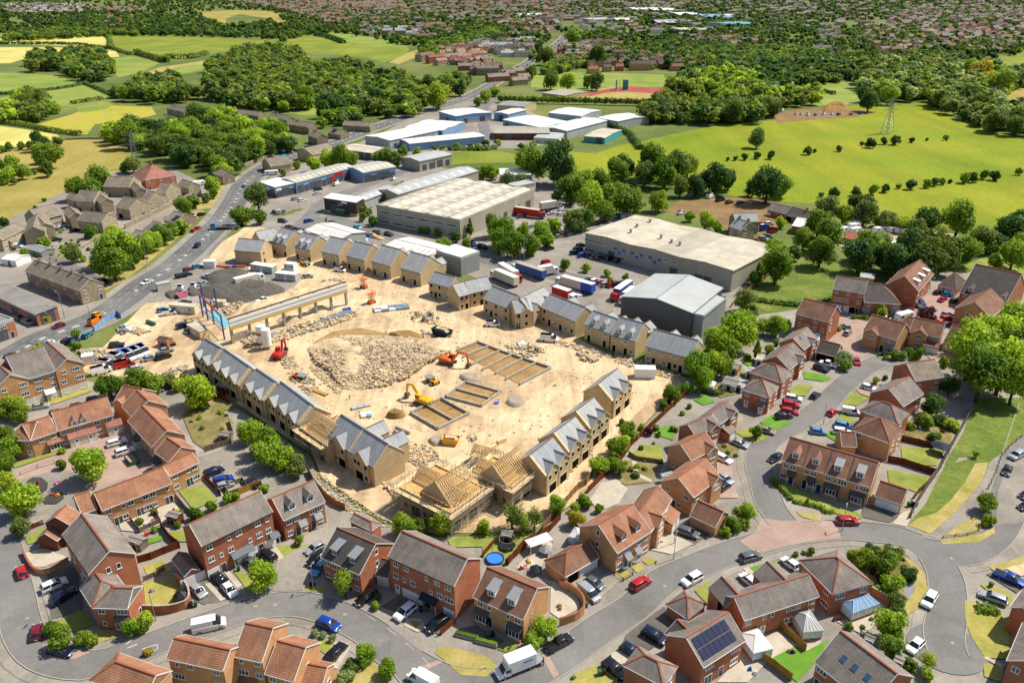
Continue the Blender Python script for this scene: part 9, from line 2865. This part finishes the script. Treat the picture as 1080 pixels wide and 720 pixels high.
for s,lb in(('02:292,360','tall lamp post on the main road behind the flats'),('02:495,310','tall lamp post before the orange van'),('02:790,85','tall lamp post at the site yard hedge'),('01:775,665','tall lamp post by the solar bungalows'),('11:40,560','tall lamp post by the flatbed lorry'),('02:342,240','tall lamp post at the end of the brick unit'),('21:507,600','lamp post in the clump at the works road junction'),('21:605,655','lamp post at the car park gate')):
 lamp(s,lb,9,2.5,True)
def bins(s,lb_,cols,group=None):
 p=wp(s)[0]
 for k,c in enumerate(cols):
  rt=w2('wheelie_bin',lb_[k]if isinstance(lb_,list)else lb_,'wheelie bin',p+VC((k*.75,.15*(k%2),.1)),.2,group)
  b=MB();b.p([(-.24,-.26,.05),(.24,-.26,.05),(.24,.26,.05),(-.24,.26,.05),(-.29,-.34,1.0),(.29,-.34,1.0),(.29,.34,1.0),(-.29,.34,1.0)]);b.o(jT,[c],rt)
  l=MB();l.p([(-.31,-.37,1.0),(.31,-.37,1.0),(.31,.37,1.0),(-.31,.37,1.0),(-.28,-.33,1.1),(.28,-.33,1.1),(.28,.33,1.06),(-.28,.33,1.06)]);l.o('lid',[c],rt)
bins('24:1000,680',['green wheelie bin on the dry verge, left of the pair','dark wheelie bin on the dry verge, right of the pair'],[jE,jp])
bins('44:902,215',['green wheelie bin on the grass by the silver estate'],[jE])
bins('43:470,510',['green bin by the white double garage, nearest the path','black bin by the white double garage','pale bin by the white double garage'],[jE,jp,jr])
bins('24:415,480',['green bin in the planter garden','black bin in the planter garden'],[jE,jp])
bins('24:60,345',['dark bin under the blue canopy','green bin under the blue canopy'],[jp,jE])
bins('24:930,320',['bright green bin at the end of the curved orange wall'],[jE])
bins('13:385,690',['left bin by the door of the dormer pair','right bin by the door of the dormer pair'],[jE,jp])
bins('04:1010,320',['bin at the end of the curved red wall','second bin at the end of the curved red wall'],[jp,jE])
bins('42:315,440',['green bin at the front path of the double-fronted house','dark bin at the front path of the double-fronted house'],[jE,jp])
bins('14:180,128',['green bin on the path of the three-storey terrace'],[jE])
def pool():
 p=wp('24:450,75')[0]
 rt=w2('paddling_pool','round blue paddling pool on the back lawn','paddling pool',p)
 m=MB();m.c((0,0),1.75,0,.7,24,cap=False);m.c((0,0),1.6,0,.7,24,cap=False);m.o('side',[jK],rt)
 w=MB();w.c((0,0),1.6,.3,.55,24);w.o('cover',['water_blue'],rt)
pool()
def trampoline(s,lb_,r=1.6,mat=jp):
 p=wp(s)[0]
 rt=w2('trampoline',lb_,'trampoline',p)
 m=MB();m.c((0,0),r,.7,.78,20);m.o('mat',[mat],rt)
 for k in range(8):
  a=k*.785
  q=MB();q.r((r*cos(a),r*sin(a),0),(r*cos(a),r*sin(a),2.4),.06);q.o(ql,[jq],rt)
 e=MB()
 for k in range(16):
  a,b=k*.3927,(k+1)*.3927
  e.r((r*cos(a),r*sin(a),2.4),(r*cos(b),r*sin(b),2.4),.06)
 e.o('top_ring',[jq],rt)
trampoline('24:515,8','netted black trampoline on the back lawn above the paddling pool')
def gazebo(s,lb_,top,r=1.6,h=2.1,name='garden_tent',cat='tent'):
 p=wp(s)[0]
 rt=w2(name,lb_,cat,p,.4)
 for k in range(6):
  a=k*1.047
  q=MB();q.r((r*cos(a),r*sin(a),0),(r*cos(a),r*sin(a),h),.07);q.o(ql,[jp],rt)
 m=MB();m.c((0,0),r*1.1,h,h+.8,6,r2=.06);m.o('canopy',[top],rt)
gazebo('24:665,140','dark blue dome tent in the toy-strewn garden',qh,1.2,1.0)
gazebo('24:715,40','grey tent in the toy-strewn garden',jr,1.3,1.2)
gazebo('43:630,230','dark gazebo in the shaded back garden',qh,2.0)
gazebo('04:960,285','black garden tent inside the curved brick wall',jp,1.3,1.4)
def toy(s,lb_,mats,seed,name='garden_toy',cat='toy'):
 p=wp(s)[0]
 r=random.Random(seed)
 rt=w2(name,lb_,cat,p,r.uniform(0,3))
 for mt in mats:
  m=MB()
  x,y=r.uniform(-.7,.7),r.uniform(-.5,.5)
  m.p([(x-.4,y-.3,0),(x+.4,y-.3,0),(x+.4,y+.3,0),(x-.4,y+.3,0),(x-.25,y-.2,.8),(x+.3,y-.15,.7),(x+.25,y+.2,.5),(x-.2,y+.2,.9)])
  m.o('piece',[mt],rt)
for k,(s,lb,mats)in enumerate((('24:630,85','yellow and white toys on the toy-strewn lawn',[qa,jc,qa]),('24:600,118','pink toys on the toy-strewn lawn',[qj,jC,jc]),('24:535,38','turquoise garden chair on the trampoline lawn',[xd]),('03:770,665','red play mat toys in the middle terrace garden',[jC,jC,qh]),('03:780,612','small blue toy on the terrace garden lawn',[jK]),('03:815,592','pink toy on the terrace garden lawn',[qj]),('03:922,540','red and yellow toy in the end terrace garden',[jC,qa]),('04:820,232','orange and blue slide on the walled lawn',[j9,jK]),('03:292,458','yellow and orange springer on the rubber pad',[qa,j9,jC]),('03:292,392','pink post toy in the playground',[qj,qj]),('03:205,392','red spinner on the larger rubber pad',[jC,jp]),('34:935,562','purple washing on the line over the bright lawn',[qj,qh,qj]),('34:720,660','blue and white laundry airer on the patio',[jK,jc]),('43:520,102','blue and white pram in the shaded garden',[jK,jc]),('43:640,125','red play frame in the shaded garden',[jB,jC]),('12:10,630','yellow slide in the garden by the left new row',[qa,jE,jp]),('03:720,560','white garden furniture on the terrace patio',[jc,qj,qi]),('24:800,330','timber play deck inside the curved orange wall',[jR,jR,qp]),('44:90,385','red garden chair by the conservatory',[jC,qi]),('23:715,690','yellow timber bench set by the fence',[qa,jR]))):
 toy(s,lb,mats,k)
for s,lb in(('24:300,480','long grey planter with green leaves before the bay windows'),('24:405,515','short grey planter right of the long one')):
 p,=wp(s)
 rt=w2('planter',lb,'planter',p,-.32)
 L=4.0 if 'long' in lb else 2.2
 m=MB();m.b(-L/2,L/2,-.5,.5,0,.6);m.o('trough',[jr],rt)
 m=MB();m.b(-L/2+.1,L/2-.1,-.35,.35,.6,.85);m.o('planting',[jh],rt)
p=wp('24:388,652')[0]
rt=w2('street_name_sign','low white street sign on the dry verge island','street sign',p,.4)
m=MB();m.b(-.5,.5,-.03,.03,.35,.75);m.o('plate',[jc],rt)
m=MB();m.b(-.4,-.32,-.03,.03,0,.35);m.o(ql,[jp],rt)
def person_mesh(pose,mats):
 v=[(0,0,.95),(0,0,1.15),(0,0,1.38),(0,0,1.5),(0,.02,1.66),(.2,0,1.38),(.27,.05,1.1),(.24,.22,.9),(-.2,0,1.38),(-.27,.05,1.1),(-.22,.25,.95),(.1,0,.9),(.12,.06,.5),(.12,.0,.08),(.12,.14,.04),(-.1,0,.9),(-.12,-.02,.5),(-.13,-.1,.08),(-.13,.04,.04)]
 e=[(0,1),(1,2),(2,3),(3,4),(2,5),(5,6),(6,7),(2,8),(8,9),(9,10),(0,11),(11,12),(12,13),(13,14),(0,15),(15,16),(16,17),(17,18)]
 rad=[.15,.15,.17,.06,.11,.07,.05,.04,.07,.05,.04,.1,.07,.05,.045,.1,.07,.05,.045]
 me=bpy.data.meshes.new('body_src')
 me.from_pydata(v,e,[])
 o_=bpy.data.objects.new('body_src',me)
 COL.objects.link(o_)
 md=o_.modifiers.new('skin','SKIN')
 for k,sv in enumerate(me.skin_vertices[0].data):
  sv.radius=(rad[k],rad[k]*.85)
  sv.use_root=k==0
 o_.modifiers.new('sub','SUBSURF').levels=1
 dg=bpy.context.evaluated_depsgraph_get()
 nm=bpy.data.meshes.new_from_object(o_.evaluated_get(dg))
 bpy.data.objects.remove(o_)
 nm.name='person'
 nm.materials.clear()
 for m_ in mats:nm.materials.append(M[m_])
 for p in nm.polygons:
  z,x=p.center.z,abs(p.center.x)
  p.material_index=2 if z>1.5 or(z<1.0 and x>.2)else(0 if z>.95 else 1)
  p.use_smooth=True
 return nm
def person(s,lb_,top,legs=qh,rz=0,hat=None):
 p=wp(s)[0]
 o_=link('person',person_mesh(0,[top,legs,'skin']))
 o_.location,o_.rotation_euler=(p.x,p.y,.12),(0,0,rz)
 tag(o_,lb_,'person')
 h=MB()
 h.c((0,.02),.125,1.68,1.76,10,r2=.11);h.c((0,.02),.11,1.76,1.82,10,r2=.04)
 h.o('hard_hat' if hat else 'hair',[hat or 'bark'],o_)
person('24:705,628','person in dark clothes standing at the tail lift of the removal van',qh,jp,1.2)
person('i:454.5,430','worker in a yellow high-visibility vest at the wall of the lowest foundation',qQ,hat=jc,rz=.5)
person('i:478.5,431','second worker in yellow high-visibility at the far wall of the lowest foundation',qQ,hat=qa,rz=2)
person('22:445,640','worker in orange high-visibility at the corner of the rectangular foundation',xJ,hat=jc,rz=1)
person('22:110,700','worker in yellow vest by the yellow excavator',qQ,hat=jc,rz=3)
person('12:765,665','worker in yellow jacket by the turquoise trailer load',qQ,hat=jc,rz=4)
person('13:568,120','worker in orange on the scaffold front of the narrow unfinished house',xJ,hat=jc)
p=wp('02:258,275')[0]
rt=w2('advertising_sign','yellow and green sign board by the dark red waiting car','sign board',p,.5)
m=MB();m.b(-1.2,1.2,-.06,.06,1.0,3.0);m.o('board',[qa],rt)
m=MB();m.b(-1.0,.0,-.08,-.061,1.4,2.6);m.o('green_mark',[jE],rt)
for sx in(-1,1):
 m=MB();m.b(sx-.06,sx+.06,-.05,.05,0,1.0);m.o('leg',[jq],rt)
finish_trees()
cam=bpy.data.cameras.new('camera')
co=link('camera',cam)
co.location=CAMP
co.rotation_euler=(pi/2-TH,0,0)
cam.sensor_width,cam.lens=36,28.0
cam.clip_start,cam.clip_end=1,20000
sc.camera=co
W=bpy.data.worlds.new('World')
sc.world=W
W.use_nodes=True
nt=W.node_tree
sky=nt.nodes.new('ShaderNodeTexSky')
sky.sky_type='NISHITA'
sky.sun_disc=False
EL,AZ=radians(54),radians(24)
sky.sun_elevation=EL
sky.sun_rotation=pi/2-AZ
nt.links.new(sky.outputs[0],nt.nodes['Background'].inputs[0])
SV(nt.nodes['Background'],1,.1)
sl=bpy.data.lights.new('sun','SUN')
sl.energy,sl.angle,sl.color=4.9,radians(.53),(1,.94,.82)
so=link('sun',sl)
so.location=(300,100,400)
dv=VC((cos(AZ)*cos(EL),sin(AZ)*cos(EL),sin(EL)))
so.rotation_euler=dv.to_track_quat('Z','Y').to_euler()
sc.view_settings.view_transform='Standard'
sc.view_settings.look='None'
sc.view_settings.exposure=.4
sc.view_settings.gamma=1
sc.cycles.max_bounces=5
sc.cycles.use_denoising=True
